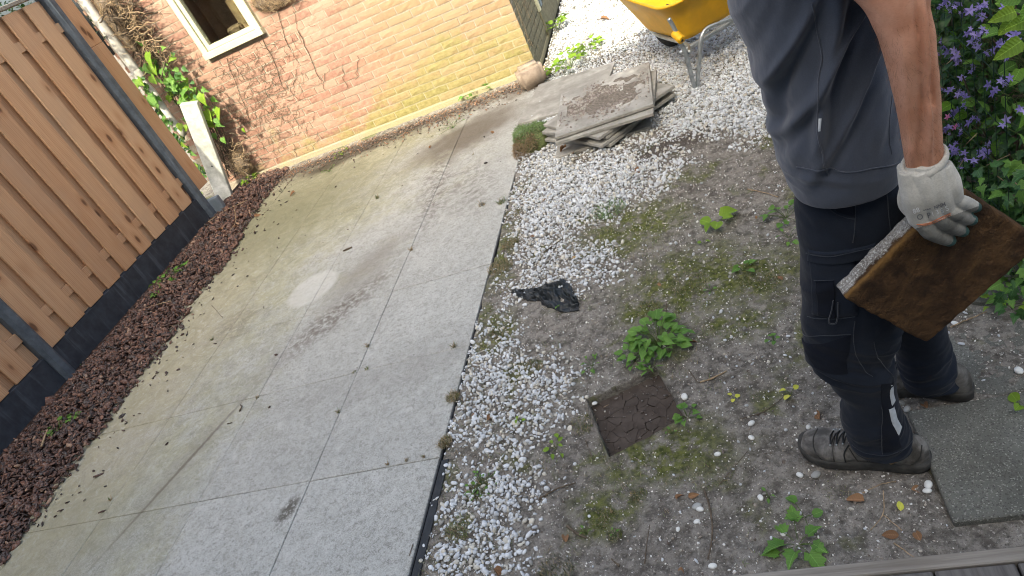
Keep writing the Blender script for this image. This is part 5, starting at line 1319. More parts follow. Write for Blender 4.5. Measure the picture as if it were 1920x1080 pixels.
# big ovate leaves scattered over the flowers
hz = empty('hazel_shoots', (.9, 2.3, 0)); tag(hz, 'young hazel shoots with toothed mid green leaves among the blue flowers', 'shrub')
for px, py, s_, ang, b in ((1770, 20, .055, 0, 1), (1755, 50, .05, 1, 1), (1810, 95, .050, 2.2, 2), (1842, 125, .065, 2.8, 0), (1870, 140, .07, .6, 0), (1832, 170, .05, .3, 0), (1830, 190, .055, 3.3, 0), (1785, 195, .06, 3.6, 2), (1775, 200, .05, 3, 2),
                        (1812, 210, .055, 3.7, 1), (1840, 240, .045, .9, 2), (1830, 245, .04, 4, 2), (1872, 262, .06, 4.4, 2), (1880, 180, .06, 5, 0), (1900, 195, .06, 5.5, 0), (1910, 250, .07, 5, 0), (1905, 150, .05, 1, 2), (1912, 130, .055, 4.2, 2), (1850, 20, .05, 2, 1), (1815, 12, .055, 2, 0), (1875, 60, .05, 3.3, 0), (1860, 55, .045, 3, 1),
                        (1790, 60, .04, 4, 1), (1765, 120, .035, 2, 0), (1800, 160, .03, 1, 0), (1895, 235, .06, 3, 0), (1868, 215, .06, 4, 0), (1915, 20, .06, 3.9, 1), (1902, 15, .05, 2.9, 1), (1850, 215, .05, 2, 0), (1775, 190, .05, 5.5, 1), (1918, 205, .06, 4.5, 1)):
    p = onX(px, py, random.uniform(.64, .70)); d = RV*math.cos(ang)+UV*math.sin(ang)*.9-WV*.25
    leaf_obj(p, d, s_*.86, 'beech', (M_LEAF_MID, M_LEAF_BEECH, M_LEAF_BR)[b] if b != 2 else M_LEAF_BEECH, hz, random.uniform(-.7, .7), up=Vector(-WV+RV*random.uniform(-.5, .5)+UV*random.uniform(-.2, .8)))
st = [tube([(.80, 2.3, 0), (.76, 2.28, .5), tuple(onX(1840, 130, .70))], .004, 6, 10), tube([(.85, 2.0, 0), (.80, 2.0, .5), tuple(onX(1900, 180, .72))], .004, 6, 10), tube([(.8, 2.6, 0), (.76, 2.6, .6), tuple(onX(1780, 60, .72))], .004, 6, 10)]
V, Fq = join(*st); part('stem', V, Fq, M_TWIG, hz, True, kind='stuff')
# bellflowers
V = []; Fq = []
for k in range(5):
    a = 2*math.pi*k/5; c_, s_ = math.cos(a), math.sin(a)
    for (x, y, z) in ((0, 0, 0), (.28, .22, .12), (.28, -.22, .12), (.7, .17, .10), (.7, -.17, .10), (1.0, 0, .02)): V.append((x*c_-y*s_, x*s_+y*c_, z))
    i = 6*k; Fq += [(i, i+2, i+4, i+3, i+1), (i+3, i+4, i+5)]
for k in range(5):
    a = 2*math.pi*k/5; V.append((.16*math.cos(a), .16*math.sin(a), .0))
V.append((0, 0, -.45)); 
for k in range(5): Fq.append((30+k, 30+(k+1) % 5, 35))
BELL = mesh('bellflower', V, Fq, False, [M_FLOWER]); PINKM = mesh('pink_flower', V, Fq, False, [M_PINK])
def flower(px, py, parent, r=.017, me=BELL, X0=None, down=None):
    p = onX(px, py, X0 or random.uniform(.60, .67)); nrm = Vector(-WV+RV*random.uniform(-.7, .7)+UV*random.uniform(-.9, .5)).normalized()
    o = bpy.data.objects.new('flower', me); COL.objects.link(o); o.parent = parent; o.matrix_parent_inverse = parent_inv(parent); o.location = p
    o.rotation_euler = (nrm.to_track_quat('Z', 'Y').to_matrix() @ Matrix.Rotation(random.uniform(0, 6.28), 3, 'Z')).to_euler(); o.scale = (r, r*random.uniform(.6, 1), r); return p
FL = {'upper left': ([(1766, 8), (1758, 12), (1798, 5), (1808, 22), (1804, 30), (1812, 26), (1820, 20), (1770, 3), (1784, 4), (1843, 8), (1850, 12), (1838, 12), (1880, 15), (1884, 8), (1832, 28), (1840, 34), (1780, 20)], 'bellflower plant with violet blue stars at the top of the hedge beside the elbow'),
      'mid left': ([(1762, 72), (1766, 78), (1770, 88), (1774, 98), (1786, 94), (1790, 100), (1792, 106), (1786, 110), (1778, 104), (1797, 112), (1762, 100), (1794, 121)], 'bellflower plant with pale violet flowers right against the forearm'),
      'centre': ([(1818, 60), (1824, 64), (1832, 66), (1838, 60), (1820, 76), (1826, 82), (1832, 88), (1812, 62), (1836, 72), (1842, 55), (1822, 122), (1826, 128), (1801, 147), (1805, 145)], 'bellflower plant in the middle of the hedge with a dense violet cluster'),
      'right': ([(1870, 82), (1876, 88), (1882, 94), (1888, 100), (1884, 108), (1878, 80), (1862, 96), (1852, 100), (1898, 72), (1904, 64), (1908, 40), (1914, 34), (1902, 46), (1918, 32), (1892, 56), (1908, 76), (1874, 152), (1882, 156), (1890, 152), (1868, 168), (1860, 175), (1894, 146), (1850, 158)], 'bellflower plant with deep violet stars near the grey trunk'),
      'low left': ([(1778, 168), (1772, 170), (1784, 166), (1799, 170), (1804, 178), (1812, 182), (1796, 178), (1806, 196), (1812, 200), (1795, 206), (1790, 212), (1800, 210), (1783, 216), (1788, 220), (1779, 240), (1772, 244), (1801, 250), (1815, 228), (1832, 224), (1822, 222), (1798, 236), (1856, 266), (1850, 270), (1842, 288), (1836, 286), (1886, 226), (1910, 206), (1918, 210)], 'bellflower plant with scattered violet flowers level with the wrist'),
      'low': ([(1793, 280), (1788, 286), (1796, 292), (1786, 276), (1803, 300), (1800, 312), (1796, 318), (1823, 306), (1826, 300), (1852, 284), (1848, 290), (1880, 236), (1778, 312), (1784, 268), (1808, 288)], 'lowest bellflower plant, violet flowers just above the glove')}
for key, (pts, lab) in FL.items():
    p0_ = onX(pts[0][0], pts[0][1], .75); bp = empty('bellflower_plant', (.8, p0_[1], 0)); tag(bp, lab, 'flower', 'violet bellflowers in the hedge'); st = []
    for px, py in pts:
        p = flower(px+random.uniform(-1.5, 1.5), py+random.uniform(-1.5, 1.5), bp, random.uniform(.0095, .0172))
        if random.random() < .55: p2 = flower(px+random.uniform(-9, 9), py+random.uniform(-9, 9), bp, random.uniform(.006, .012))
        st.append(tube([p+np.array([.004, 0, -.006]), p+np.array([.05, .02, -.06]), np.array([.78, p0_[1]+random.uniform(-.05, .05), max(0, p[2]-.35)])], .0009, 4, 5, False))
    V, Fq = join(*st); part('stem', V, Fq, M_STEM, bp, True, kind='stuff')
pk = empty('pink_wildflower', (.75, 2., 0)); tag(pk, 'two small pink star flowers between the violet ones beside the wrist', 'flower')
flower(1776, 219, pk, .013, PINKM, .60); flower(1790, 238, pk, .014, PINKM, .60)
V, Fq = tube([onX(1776, 219, .61)+[.004, 0, -.01], (.72, 2., .3), (.75, 2., 0)], .001, 5, 8); part('stem', V, Fq, M_STEM, pk, True)
# dry stalks showing between
st = []
for a, b in (((1812, 270), (1832, 250)), ((1806, 300), (1790, 330)), ((1893, 290), (1850, 310)), ((1900, 340), (1912, 350)), ((1775, 120), (1800, 100)), ((1870, 330), (1890, 345))):
    st.append(tube([onX(*a, .61), onX(*b, .63)], .0013, 5))
V, Fq = join(*st); part('dry_stalks', V, Fq, M_PALETWIG, root_h, True, kind='stuff')
# loose ivy sprigs over the slab
rosette(1872, 565, 6, .034, 'lobed', M_LEAF_BR, 'ivy sprig with bright leaves trailing on the slab below the hedge', 'ivy sprig', spread=.05, z=.0)
rosette(1905, 530, 8, .04, 'lobed', M_LEAF_MID, 'green ivy sprig at the hedge foot right of the held slab', 'ivy sprig', spread=.06, z=.02)
rosette(1898, 578, 4, .028, 'round', M_LEAF_BR, 'yellow green sprig on the speckled slab at right', 'ivy sprig', spread=.03, z=.0)
rosette(1916, 765, 3, .03, 'round', M_LEAF_BR, 'bright leaf sprig at the right edge by the near slab', 'seedling', spread=.02, z=.0)
# welded wire
wf = empty('wire_fence', (HX, 2.8, 0)); tag(wf, 'dark green welded wire fence running along the hedge', 'wire fence')
V, Fq = tube([(0, 0, 0), (0, 0, 1.25)], .0010, 6); VW = mesh('vertical_wire', V, Fq, True, [M_WIRE])
for k in range(38):
    obj('vertical_wire', VW, wf, (-.105+.0, -1.0+k*.068, .12))
V, Fq = tube([(0, 0, 0), (0, 2.6, 0)], .0012, 6); HW = mesh('horizontal_wire', V, Fq, True, [M_WIRE])
for k in range(9): obj('horizontal_wire', HW, wf, (-.103, -1.02, .17+k*.145))
V, Fq = tube([(0, 0, -.05), (0, 0, 1.5)], .02, 14, 6); PM = mesh('fence_post', V, Fq, True, [M_WIRE]); obj('fence_post', PM, wf, (-.08, 1.60, 0)); obj('fence_post', PM, wf, (-.08, -1.75, 0))
# grey trunk with limbs and an overhanging leafy twig
tp = onX(1908, 90, .98); tr = empty('hazel_tree', (tp[0], tp[1], 0)); tag(tr, 'grey brown tree trunk in the hedge at the right edge with overhanging leaves', 'tree')
V, Fq = tube([(tp[0]+.02, tp[1], -.05), (tp[0]+.01, tp[1], .5), (tp[0], tp[1], tp[2]), (tp[0]-.01, tp[1]+.02, 1.6), (tp[0]+.05, tp[1]+.05, 2.4)], [.075, .062, .056, .05, .035], 18, 40)
V = V*(1+0)+.004*fbm(V*26, 3, 5)[:, None]; part('trunk', V, Fq, M_TRUNK, tr, True)
br_end = onX(1935, 20, .62)
limbs = [([(tp[0]-.01, tp[1], 1.62), (tp[0]-.15, tp[1]-.1, 1.75), tuple(br_end+[.05, 0, .05]), tuple(onX(1905, 25, .60))], .008)]
for k in range(9):
    a = random.uniform(0, 6.28); limbs.append(([(tp[0], tp[1], 1.5+.1*k), (tp[0]+.3*math.cos(a), tp[1]+.3*math.sin(a), 1.9+.1*k), (tp[0]+.7*math.cos(a), tp[1]+.7*math.sin(a), 2.15+.12*k)], .014))
for pts, r in limbs: part('limb', *tube(pts, [r]*(len(pts)-1)+[r*.3], 8, 14), M_TRUNK, tr, True)
for px, py, s_, ang in ((1896, 33, .05, 3.5), (1893, 45, .045, 4.0), (1908, 88, .060, 3.75), (1925, 45, .05, 3.6), (1908, 8, .05, 3.2), (1930, 10, .045, 4.2)):
    p = onX(px+8, py-12, .60); leaf_obj(p, RV*math.cos(ang)+UV*math.sin(ang)-WV*.1, s_, 'beech', M_LEAF_BR if px < 1900 or py > 30 else M_LEAF_BEECH, tr, random.uniform(-.3, .3), up=-WV)
items = []
for k in range(1500):
    a = random.uniform(0, 6.28); r = random.uniform(.1, .95); z = 1.85+random.uniform(0, 1.25); items.append(((tp[0]+.2+r*math.cos(a), tp[1]+.2+r*math.sin(a), z), (math.cos(a), math.sin(a), random.uniform(-.8, .3)), random.uniform(.04, .075), 'beech'))
leaf_cloud('crown', items, M_HEDGE, tr, kind='stuff')

# ================================================================== IVY AND DEAD TENDRILS ON THE SHED
iv = empty('ivy_plant', onY(430, 330, 5.5)); tag(iv, 'sunlit ivy with bright heart shaped leaves climbing between fence and shed', 'ivy')
big = [(279, 98, .085, 1), (275, 120, .07, 0), (285, 122, .06, 1), (283, 142, .06, 1), (258, 148, .055, 1), (285, 175, .08, 0), (276, 190, .09, 1), (286, 182, .07, 0), (380, 176, .07, 1), (410, 203, .07, 1), (384, 208, .075, 1), (390, 226, .06, 1), (340, 262, .05, 0), (333, 258, .06, 1), (362, 308, .07, 1), (356, 178, .05, 1), (345, 170, .05, 0), (330, 158, .05, 0), (320, 155, .05, 0), (312, 150, .045, 0), (318, 140, .04, 0), (302, 130, .045, 0),
       (338, 232, .05, 1), (315, 238, .05, 0), (325, 268, .055, 0), (318, 250, .05, 1), (308, 225, .045, 0), (248, 160, .04, 1), (262, 168, .05, 0), (236, 145, .035, 1), (398, 182, .045, 0), (405, 222, .045, 0), (372, 225, .045, 1), (366, 190, .045, 1), (402, 250, .04, 0), (418, 258, .04, 0), (456, 240, .03, 1), (360, 320, .03, 1), (372, 345, .035, 1), (378, 360, .03, 1)]
for px, py, s_, b in big:
    p = onY(px, py, random.uniform(5.36, 5.44)); leaf_obj(p, Vector((random.uniform(-.5, .5), -.5, -.8)), s_*1.45, 'heart', M_LEAF_BR if b else M_LEAF_MID, iv, random.uniform(-.4, .4), up=(-.1, -1, .35))
for k in range(210):
    t = random.random()
    if t < .62: px, py = random.gauss(345, 32), 0; py = 118+(px-290)*.78+random.gauss(12, 20)
    else: px = random.uniform(255, 385); py = 150+(px-255)*1.38+random.gauss(0, 12)
    p = onY(px, py, random.uniform(5.36, 5.52))
    if p[2] < .03 or p[0] < -4.72: continue
    leaf_obj(p, Vector((random.uniform(-.8, .8), -.4, random.uniform(-1, .3))), random.uniform(.04, .075), 'lobed', random.choice([M_LEAF_MID, M_LEAF_MID, M_LEAF_IVY, M_LEAF_BR]), iv, random.uniform(-.5, .5), up=(-.1, -1, .35))
st = []
for k in range(22):
    x0, y0 = random.uniform(420, 445), random.uniform(300, 335); x1, y1 = random.uniform(270, 410), 0; y1 = 110+(x1-290)*.8+random.uniform(-10, 30)
    st.append(tube([onY(x0, y0, 5.5), onY((x0+x1)/2+random.uniform(-15, 15), (y0+y1)/2+random.uniform(-10, 10), 5.48), onY(x1, y1, 5.46)], random.uniform(.002, .006), 6, 10, False))
V, Fq = join(*st); part('woody_stem', V, Fq, M_TWIG, iv, True, kind='stuff')
def tendrils(name, label, gen, m, r=(.0008, .0022), cat='dead ivy'):
    st = []
    for a in gen:
        st.append(tube(a, random.uniform(*r), 4, None, False))
    V, Fq = join(*st); o = obj(name, mesh(name, V, Fq, True, [m]), None, kind='stuff', label=label); return o
def walk(px, py, n, step, Y0, ang0, wob, dy=0.):
    pts = []; a = ang0; y_ = Y0
    for i in range(n):
        pts.append(onY(px, py, y_)); a += random.gauss(0, wob); px += step*math.cos(a); py += step*math.sin(a); y_ = min(5.585, max(Y0-.08, y_+random.gauss(0, dy)))
    return pts
gen = []
for k in range(800):
    u = random.random(); px = random.gauss(470, 62) if u < .6 else random.uniform(240, 560); py = random.uniform(-40, 60)+(px-250)*.45+random.gauss(60, 70)
    if px > 610 or px < 200: continue
    p = onY(px, py, 5.585)
    if p[2] < .02 or (p[0] > wL-.02 and p[0] < wR+.02 and p[2] > wB-.02) or p[0] < -4.7: continue
    gen.append(walk(px, py, random.randint(4, 10), 4.2, 5.583, random.choice([1.0, 1.1, .8, -1.2, 2.4, .2])+random.gauss(0, .5), .5))
gen = [g_ for g_ in gen if all(not (q[0] > wL-.02 and q[0] < wR+.02 and q[2] > wB-.02) and q[2] > .01 for q in g_)]
tendrils('dead_ivy_tendrils', 'thin dead ivy tendrils clinging to the brick wall', gen, M_TWIG, (.0006, .0014))
gen = []
for (x0, y0, x1, y1) in ((560, 60, 600, 150), (490, 60, 530, 160), (640, 120, 650, 165), (672, 105, 668, 150), (520, 20, 540, 90), (606, 138, 608, 170), (425, 110, 470, 230), (548, 20, 566, 80), (548, 270, 560, 300)):
    gen.append([onY(x0+(x1-x0)*t+random.gauss(0, 2), y0+(y1-y0)*t, 5.58) for t in np.linspace(0, 1, 8)])
tendrils('dead_ivy_stems', 'longer dead ivy stems hanging down the shed wall', gen, M_TWIG, (.0018, .003))
gen = []
for k in range(330):
    t = random.random(); px = 190+t*105+random.gauss(8, 12); py = -25+t*145+random.gauss(0, 10)
    gen.append(walk(px, py, random.randint(5, 12), 4.5, random.uniform(5.42, 5.56), random.choice([.95, .95, -2.2, .3, 1.8])+random.gauss(0, .5), .45, .012))
for k in range(160):
    px = random.gauss(440, 20); py = 262+(px-415)*1.0+random.gauss(8, 16)
    gen.append(walk(px, py, random.randint(4, 9), 4, random.uniform(5.44, 5.56), random.uniform(0, 6.28), .5, .012))
gen = [[q for q in g_ if q[2] > .01] for g_ in gen]; gen = [g_ for g_ in gen if len(g_) > 3]
tendrils('dead_ivy_tangle', 'brown tangle of dead ivy beside the drainpipe and at the shed corner', gen[::2], M_PALETWIG, (.0012, .0035))
tendrils('dead_ivy_tangle', 'darker stems in the dead ivy tangle beside the drainpipe', gen[1::2], M_TWIG, (.0015, .006))
# dark felted stump at the base and the root clump high on the wall
def clump(px, py, Y0, r, label, name, n=900, sq=(1, .6, .8)):
    p = onY(px, py, Y0); o = empty(name, p); tag(o, label, 'dead ivy'); V, Fq = ico(3); q = V*r*np.array(sq)*(1+.28*fbm(V*2.6, 3, 3)[:, None])+p; part('woody_core', q, Fq, M_TRUNK, o, True); st = []
    for k in range(n):
        d = rng.normal(size=3); d /= np.linalg.norm(d); b = p+d*np.array(sq)*r*random.uniform(.85, 1.1)
        if b[1] > 5.58: continue
        e_ = np.cross(d, rng.normal(size=3))*.7+np.array([0, -.1, .3]); st.append(tube([b, b+e_*.03+d*.008, b+e_*.06], .0011, 4, None, False))
    V, Fq = join(*st); part('fibres', V, Fq, M_PALETWIG, o, True, kind='stuff')
clump(520, -10, 5.565, .16, 'brown fibrous clump of old ivy root high on the shed wall', 'ivy_root_clump', 1800, (1.45, .16, .55))
clump(452, 306, 5.50, .09, 'gnarled dead ivy stump at the left foot of the shed wall', 'ivy_stump', 500, (.8, .6, 1.2))
clump(215, 35, 5.545, .12, 'dead ivy matting packed behind the drainpipe', 'ivy_matting', 900, (.7, .3, 2.2))
# greenery seen over the fence top at the left corner
items = []
for k in range(3000):
    items.append(((random.uniform(-5.3, -4.62), random.uniform(3.6, 5.6), random.uniform(1.5, 2.75)), (random.uniform(-1, 1), random.uniform(-1, 1), random.uniform(-.6, .6)), random.uniform(.03, .06), 'ovate'))
nb = empty('neighbour_shrub', (-5.1, 4.2, 0)); tag(nb, 'green shrub showing over the top rail of the timber fence', 'shrub'); leaf_cloud('foliage', items, M_HEDGE, nb, kind='stuff')
for k in range(4): part('stem', *tube([(-5.0+.05*k, 3.6+.35*k, -.05), (-4.95, 3.65+.35*k, 1.), (-4.9-.05*k, 3.6+.35*k, 2.1)], .015, 8, 8), M_TWIG, nb, True)
gen = []
for k in range(60):
    t_ = random.uniform(.0, 1.2); z = .15+t_; x = WX1+.010; y = 5.62+random.uniform(0, .55)
    pts = []; 
    for i in range(8): pts.append((x, y, z)); y += random.gauss(0, .010); z += random.uniform(.008, .03)
    gen.append(pts)
tendrils('pale_tendrils', 'pale dry tendrils on the shaded side of the shed', gen, M_PALETWIG, (.0008, .0018))
V, Fq = tube([onX(1020, 128, WX1+.03), onX(1030, 105, WX1+.03), onX(1038, 85, WX1+.035), onX(1036, 70, WX1+.03)], [.014, .010, .007, .003], 8, 16)
tag(obj('dead_vine_stem', mesh('dead_vine_stem', V, Fq, True, [M_PALETWIG]), None), 'pale dead vine stem climbing the shaded side of the shed corner', 'vine')
# ================================================================== THE HELD SLAB
KS = .97
SA = CAM+(np.array([.130, 1.233, .670])-CAM)*KS; SB = CAM+(np.array([.261, 1.253, .458])-CAM)*KS; SD_ = CAM+(np.array([.368, 1.272, .849])-CAM)*KS; SC = CAM+(np.array([.498, 1.292, .637])-CAM)*KS
ex = SD_-SA; lx = np.linalg.norm(ex); ex /= lx; ey = SB-SA; ey -= ex*(ey@ex); ly = np.linalg.norm(SB-SA); ey /= np.linalg.norm(ey); en = np.cross(ex, ey); 
if en[1] > 0: en = -en           # en: outward, towards the camera
TH = .051
def slab_mesh():
    nx, ny, nz = 60, 50, 8; V = []; F_ = []; mi = []
    def face(o, a, b, na, nb, mat_i, flip):
        i0 = len(V)
        for j in range(nb+1):
            for i in range(na+1): V.append(np.array(o, float)+np.array(a, float)*i/na+np.array(b, float)*j/nb)
        for j in range(nb):
            for i in range(na):
                q = (i0+j*(na+1)+i, i0+j*(na+1)+i+1, i0+(j+1)*(na+1)+i+1, i0+(j+1)*(na+1)+i); F_.append(q[::-1] if flip else q); mi.append(mat_i)
    face((0, 0, 0), (lx, 0, 0), (0, ly, 0), nx, ny, 0, False)
    face((0, 0, -TH), (lx, 0, 0), (0, ly, 0), nx, ny, 1, True)
    face((0, 0, -TH), (lx, 0, 0), (0, 0, TH), nx, nz, 1, False); face((0, ly, -TH), (lx, 0, 0), (0, 0, TH), nx, nz, 1, True)
    face((0, 0, -TH), (0, ly, 0), (0, 0, TH), ny, nz, 1, True); face((lx, 0, -TH), (0, ly, 0), (0, 0, TH), ny, nz, 1, False)
    V = np.array(V); c = np.array([lx/2, ly/2, -TH/2]); hfs = np.array([lx/2, ly/2, TH/2])
    q = V-c; rr = .007; inner = hfs-rr; qc = np.clip(q, -inner, inner); d = q-qc; L = np.linalg.norm(d, axis=1); L[L < 1e-9] = 1
    q2 = qc+d/L[:, None]*np.minimum(L, rr)[:, None]
    m_ = np.linalg.norm(d, axis=1) < 1e-9; q2[m_] = q[m_]
    nrm = d/L[:, None]; V = q2+c+nrm*(.0022*fbm(V*90, 2, 3)+.0016*fbm(V*30, 2, 4))[:, None]
    zf = V[:, 2] > -.012; V[:, 2] += np.where(zf, .0025*fbm(V*np.array([18, 18, 0]), 3, 6), 0)
    return V, F_, mi
V, F_, mi = slab_mesh()
# lip: brown earth also covers part of the upper edge
bm = bmesh.new(); vs = [bm.verts.new(v) for v in V]
for f, m_ in zip(F_, mi):
    fc = bm.faces.new([vs[i] for i in f]); fc.material_index = m_; fc.smooth = True
    c = fc.calc_center_median()
    if m_ == 1 and c.z > -.0165+.007*vn(np.array([c.x*45, c.y*45, 0.]), 3) and c.y < .01: fc.material_index = 0
    elif m_ == 1 and c.z > -.004: fc.material_index = 0
bmesh.ops.remove_doubles(bm, verts=list(bm.verts), dist=.0002); me = bpy.data.meshes.new('held_slab'); bm.to_mesh(me); bm.free(); 
hs = obj('held_paving_slab', me); Rm = Matrix((ex, ey, np.cross(ex, ey))).transposed()
if Vector(np.cross(ex, ey)).dot(Vector(en)) < 0:
    for v in me.vertices: v.co.z = -v.co.z
    me.flip_normals()
me.polygons.foreach_set('material_index', [0]*len(me.polygons)); me.materials.append(mk_slabmat(-1 if Vector(np.cross(ex, ey)).dot(Vector(en)) < 0 else 1, lx))
hs.matrix_world = Matrix.Translation(SA) @ Rm.to_4x4()
tag(hs, 'earth stained square paving slab carried in the gloved hand', 'paving slab')
def onSlab(px, py, off):
    d = ray(px, py); p0_ = SA+en*off; return CAM+d*(((p0_-CAM)@en)/(d@en))

# ================================================================== THE PERSON
FD = np.array([-.985, .17, 0]); FD /= np.linalg.norm(FD); LD = np.array([FD[1]*-1, FD[0], 0])   # forward, left
UZ = np.array([0, 0, 1.])
man = empty('person', (.27, 1.42, 0)); tag(man, 'man in slate blue T shirt, navy work trousers and knitted gloves, standing at the right', 'person')
class Surf:
    def __init__(s, rings, nu, nv, disp=None, p=2.2, axis=None, phase=0.):
        K = catmull(np.array(rings, float), nv); t = np.linspace(0, 2*np.pi, nu, endpoint=False)
        ct, st = np.cos(t), np.sin(t); c = np.sign(ct)*np.abs(ct)**(2/p); sn = np.sign(st)*np.abs(st)**(2/p)
        Cc = K[:, None, :3]; af, ab, b = K[:, 3:4], K[:, 4:5], K[:, 5:6]
        ra = np.where(c[None] > 0, af, ab)*c[None]; A = FD if axis is None else axis
        T = np.gradient(K[:, :3], axis=0); T /= np.linalg.norm(T, axis=1)[:, None]+1e-9
        if axis is None: AF, AL = np.tile(FD, (nv, 1)), np.tile(LD, (nv, 1))
        else:
            AF = axis[None]-T*(T@axis)[:, None]; AF /= np.linalg.norm(AF, axis=1)[:, None]; AL = np.cross(T, AF)
        s.G = Cc+ra[..., None]*AF[:, None]+(b*sn[None])[..., None]*AL[:, None]; s.nu, s.nv = nu, nv
        if disp is not None: s.G = s.G+s.normals()*disp(s.G)[..., None]
        s.N = s.normals(); s.P2 = proj(s.G); vd = s.G-CAM; s.face = (s.N*vd).sum(-1) < 0
    def normals(s):
        du = np.roll(s.G, -1, 1)-np.roll(s.G, 1, 1); dv = np.gradient(s.G, axis=0); n = np.cross(du, dv); n /= np.linalg.norm(n, axis=2)[..., None]+1e-9
        c = s.G.mean(1, keepdims=True)
        if ((s.G-c)*n).sum() < 0: n = -n
        return n
    def geo(s, cap=True):
        V = s.G.reshape(-1, 3); Fq = [tuple(f) for f in grid_faces(s.nv, s.nu)]
        if cap:
            Fq += [tuple(range(s.nu))[::-1], tuple(range(len(V)-s.nu, len(V)))]
        return V, Fq
    def uv(s, px, py):
        d = np.hypot(s.P2[..., 0]-px, s.P2[..., 1]-py)+np.where(s.face, 0, 1e4); i = np.argmin(d); return np.array([i % s.nu, i//s.nu], float)
    def at(s, u, v, off=0.):
        v = min(max(v, 0), s.nv-1.001); u = u % s.nu; i, j = int(u), int(v); fu, fv = u-i, v-j; i2 = (i+1) % s.nu
        def m(A): return (A[j, i]*(1-fu)+A[j, i2]*fu)*(1-fv)+(A[j+1, i]*(1-fu)+A[j+1, i2]*fu)*fv
        return m(s.G)+m(s.N)*off
    def patch(s, corners, off, n=24, thick=.0012):
        q = [s.uv(*c) for c in corners]
        for k in range(1, 4):
            if q[k][0]-q[0][0] > s.nu/2: q[k][0] -= s.nu
            if q[k][0]-q[0][0] < -s.nu/2: q[k][0] += s.nu
        V = []
        for o_ in (off, off-.004):
            for j in range(n+1):
                for i in range(n+1):
                    a, b = i/n, j/n; w = q[0]*(1-a)*(1-b)+q[1]*a*(1-b)+q[2]*a*b+q[3]*(1-a)*b
                    e_ = 1 if (0 < i < n and 0 < j < n) else .35
                    V.append(s.at(w[0], w[1], o_*e_ if o_ == off else o_))
        Fq = [tuple(f) for f in grid_faces(n+1, n+1, False)]; return np.array(V[:(n+1)**2]), Fq
    def seam(s, pts, off=.0008, r=.0008, n=None, **kw):
        q = [s.uv(*p) for p in pts]
        for k in range(1, len(q)):
            while q[k][0]-q[k-1][0] > s.nu/2: q[k][0] -= s.nu
            while q[k][0]-q[k-1][0] < -s.nu/2: q[k][0] += s.nu
        Q = catmull(np.array(q), max(12, len(q)*10)); return tube([s.at(a, b, off) for a, b in Q], r, 6)

def ridge(q, al, sd, wl=1.): 
    x = fbm(v3(q, al, sd*3.3), 3, sd); return (1-np.abs(x)*2.4)
def shirt_disp(P):
    X, Y, Z = P[..., 0], P[..., 1], P[..., 2]
    q = X*.88-(Z-1.1)*.42; al = X*.42+Z*.88
    side_ = sstep(1.46, 1.34, Y)
    w = .010*vn(v3(X*12, Y*12, Z*9), 2)
    d = .0085*(ridge((q+w)*15, al*3.0, 51)-.35)*(.4+.8*sstep(.92, 1.02, Z))
    d += .010*np.exp(-((q+.0*al-.128)/.012)**2)*sstep(.98, 1.08, Z)*side_*0
    # deliberate long diagonal folds from under the arm to the belt
    for q0, am, wd, z0, z1 in ((.070, .014, .010, .98, 1.25), (.112, .012, .012, .96, 1.30), (.150, .016, .010, 1.0, 1.3), (.188, .012, .011, .95, 1.25), (.035, .013, .016, .96, 1.2)):
        qq = q-q0+.014*np.sin(Z*17+q0*90)+.010*vn(v3(Z*8, X*3, q0*50), 5); d += (am*np.exp(-(qq/wd)**2)-am*.6*np.exp(-((qq-wd*1.6)/wd)**2))*sstep(z0-.05, z0+.05, Z)*sstep(z1+.08, z1-.04, Z)*side_
    d += .005*ridge(X*8+Z*3, Z*22+X*6, 57)*sstep(1.0, .95, Z)*sstep(.885, .93, Z); d *= .35+.65*sstep(.88, .93, Z)
    d += .003*fbm(P*22, 3, 58)
    return d
cx, cy_c = .205, 1.445
sh = [(cx+.000, cy_c, .872, .112, .116, .180), (cx, cy_c, .880, .118, .122, .189), (cx, cy_c, .92, .119, .124, .191), (cx-.003, cy_c, 1.00, .124, .120, .186), (cx-.003, cy_c, 1.07, .119, .116, .180), (cx, cy_c, 1.15, .132, .118, .182), (cx, cy_c, 1.22, .139, .122, .190), (cx, cy_c, 1.30, .143, .128, .196), (cx+.005, cy_c, 1.38, .128, .122, .205), (cx+.01, cy_c, 1.45, .108, .11, .200), (cx+.01, cy_c, 1.505, .088, .10, .165), (cx+.0, cy_c, 1.54, .070, .08, .105), (cx-.01, cy_c, 1.555, .060, .066, .072)]
# the hem drops a little at the side: shear z with x
S_shirt = Surf(sh, 220, 260, shirt_disp, 2.3)
shV, shF = S_shirt.geo(False)
hem_in = S_shirt.G[0]*1.0-S_shirt.N[0]*.006+UZ*.02
# sleeves
ELB = np.array([.283, 1.215, 1.262]); SHL = cx*np.array([1, 0, 0])+np.array([0.01, cy_c, 0])+LD*.195+UZ*1.475
SHR = np.array([cx+.01, cy_c, 0])-LD*.195+UZ*1.475; ELR = np.array([.31, 1.70, 1.20]); WRR = np.array([.19, 1.74, .98])
slv = []
for S0, E0 in ((SHL, ELB), (SHR, ELR)):
    d = (E0-S0); p1_ = S0-d*.15; p2_ = S0+d*.62
    V, Fq = tube([p1_+UZ*.01, S0+d*.1, S0+d*.35, p2_], [.062, .070, .068, .066], 32, 40, False)
    V = V+.004*fbm(V*16, 3, 61)[:, None]*(V-V.mean(0))/.07; slv.append((V, Fq))
V, Fq = join((shV, shF), *slv); o_shirt = part('t_shirt', V, Fq, M_SHIRT, man, True)
md = o_shirt.modifiers.new('thick', 'SOLIDIFY'); md.thickness = .003; md.offset = -1
part('hem_band', *join(S_shirt.seam([(1492, 313), (1540, 319), (1590, 322), (1640, 316), (1688, 303)], .0012, .0012)), M_SHIRT, man, True)
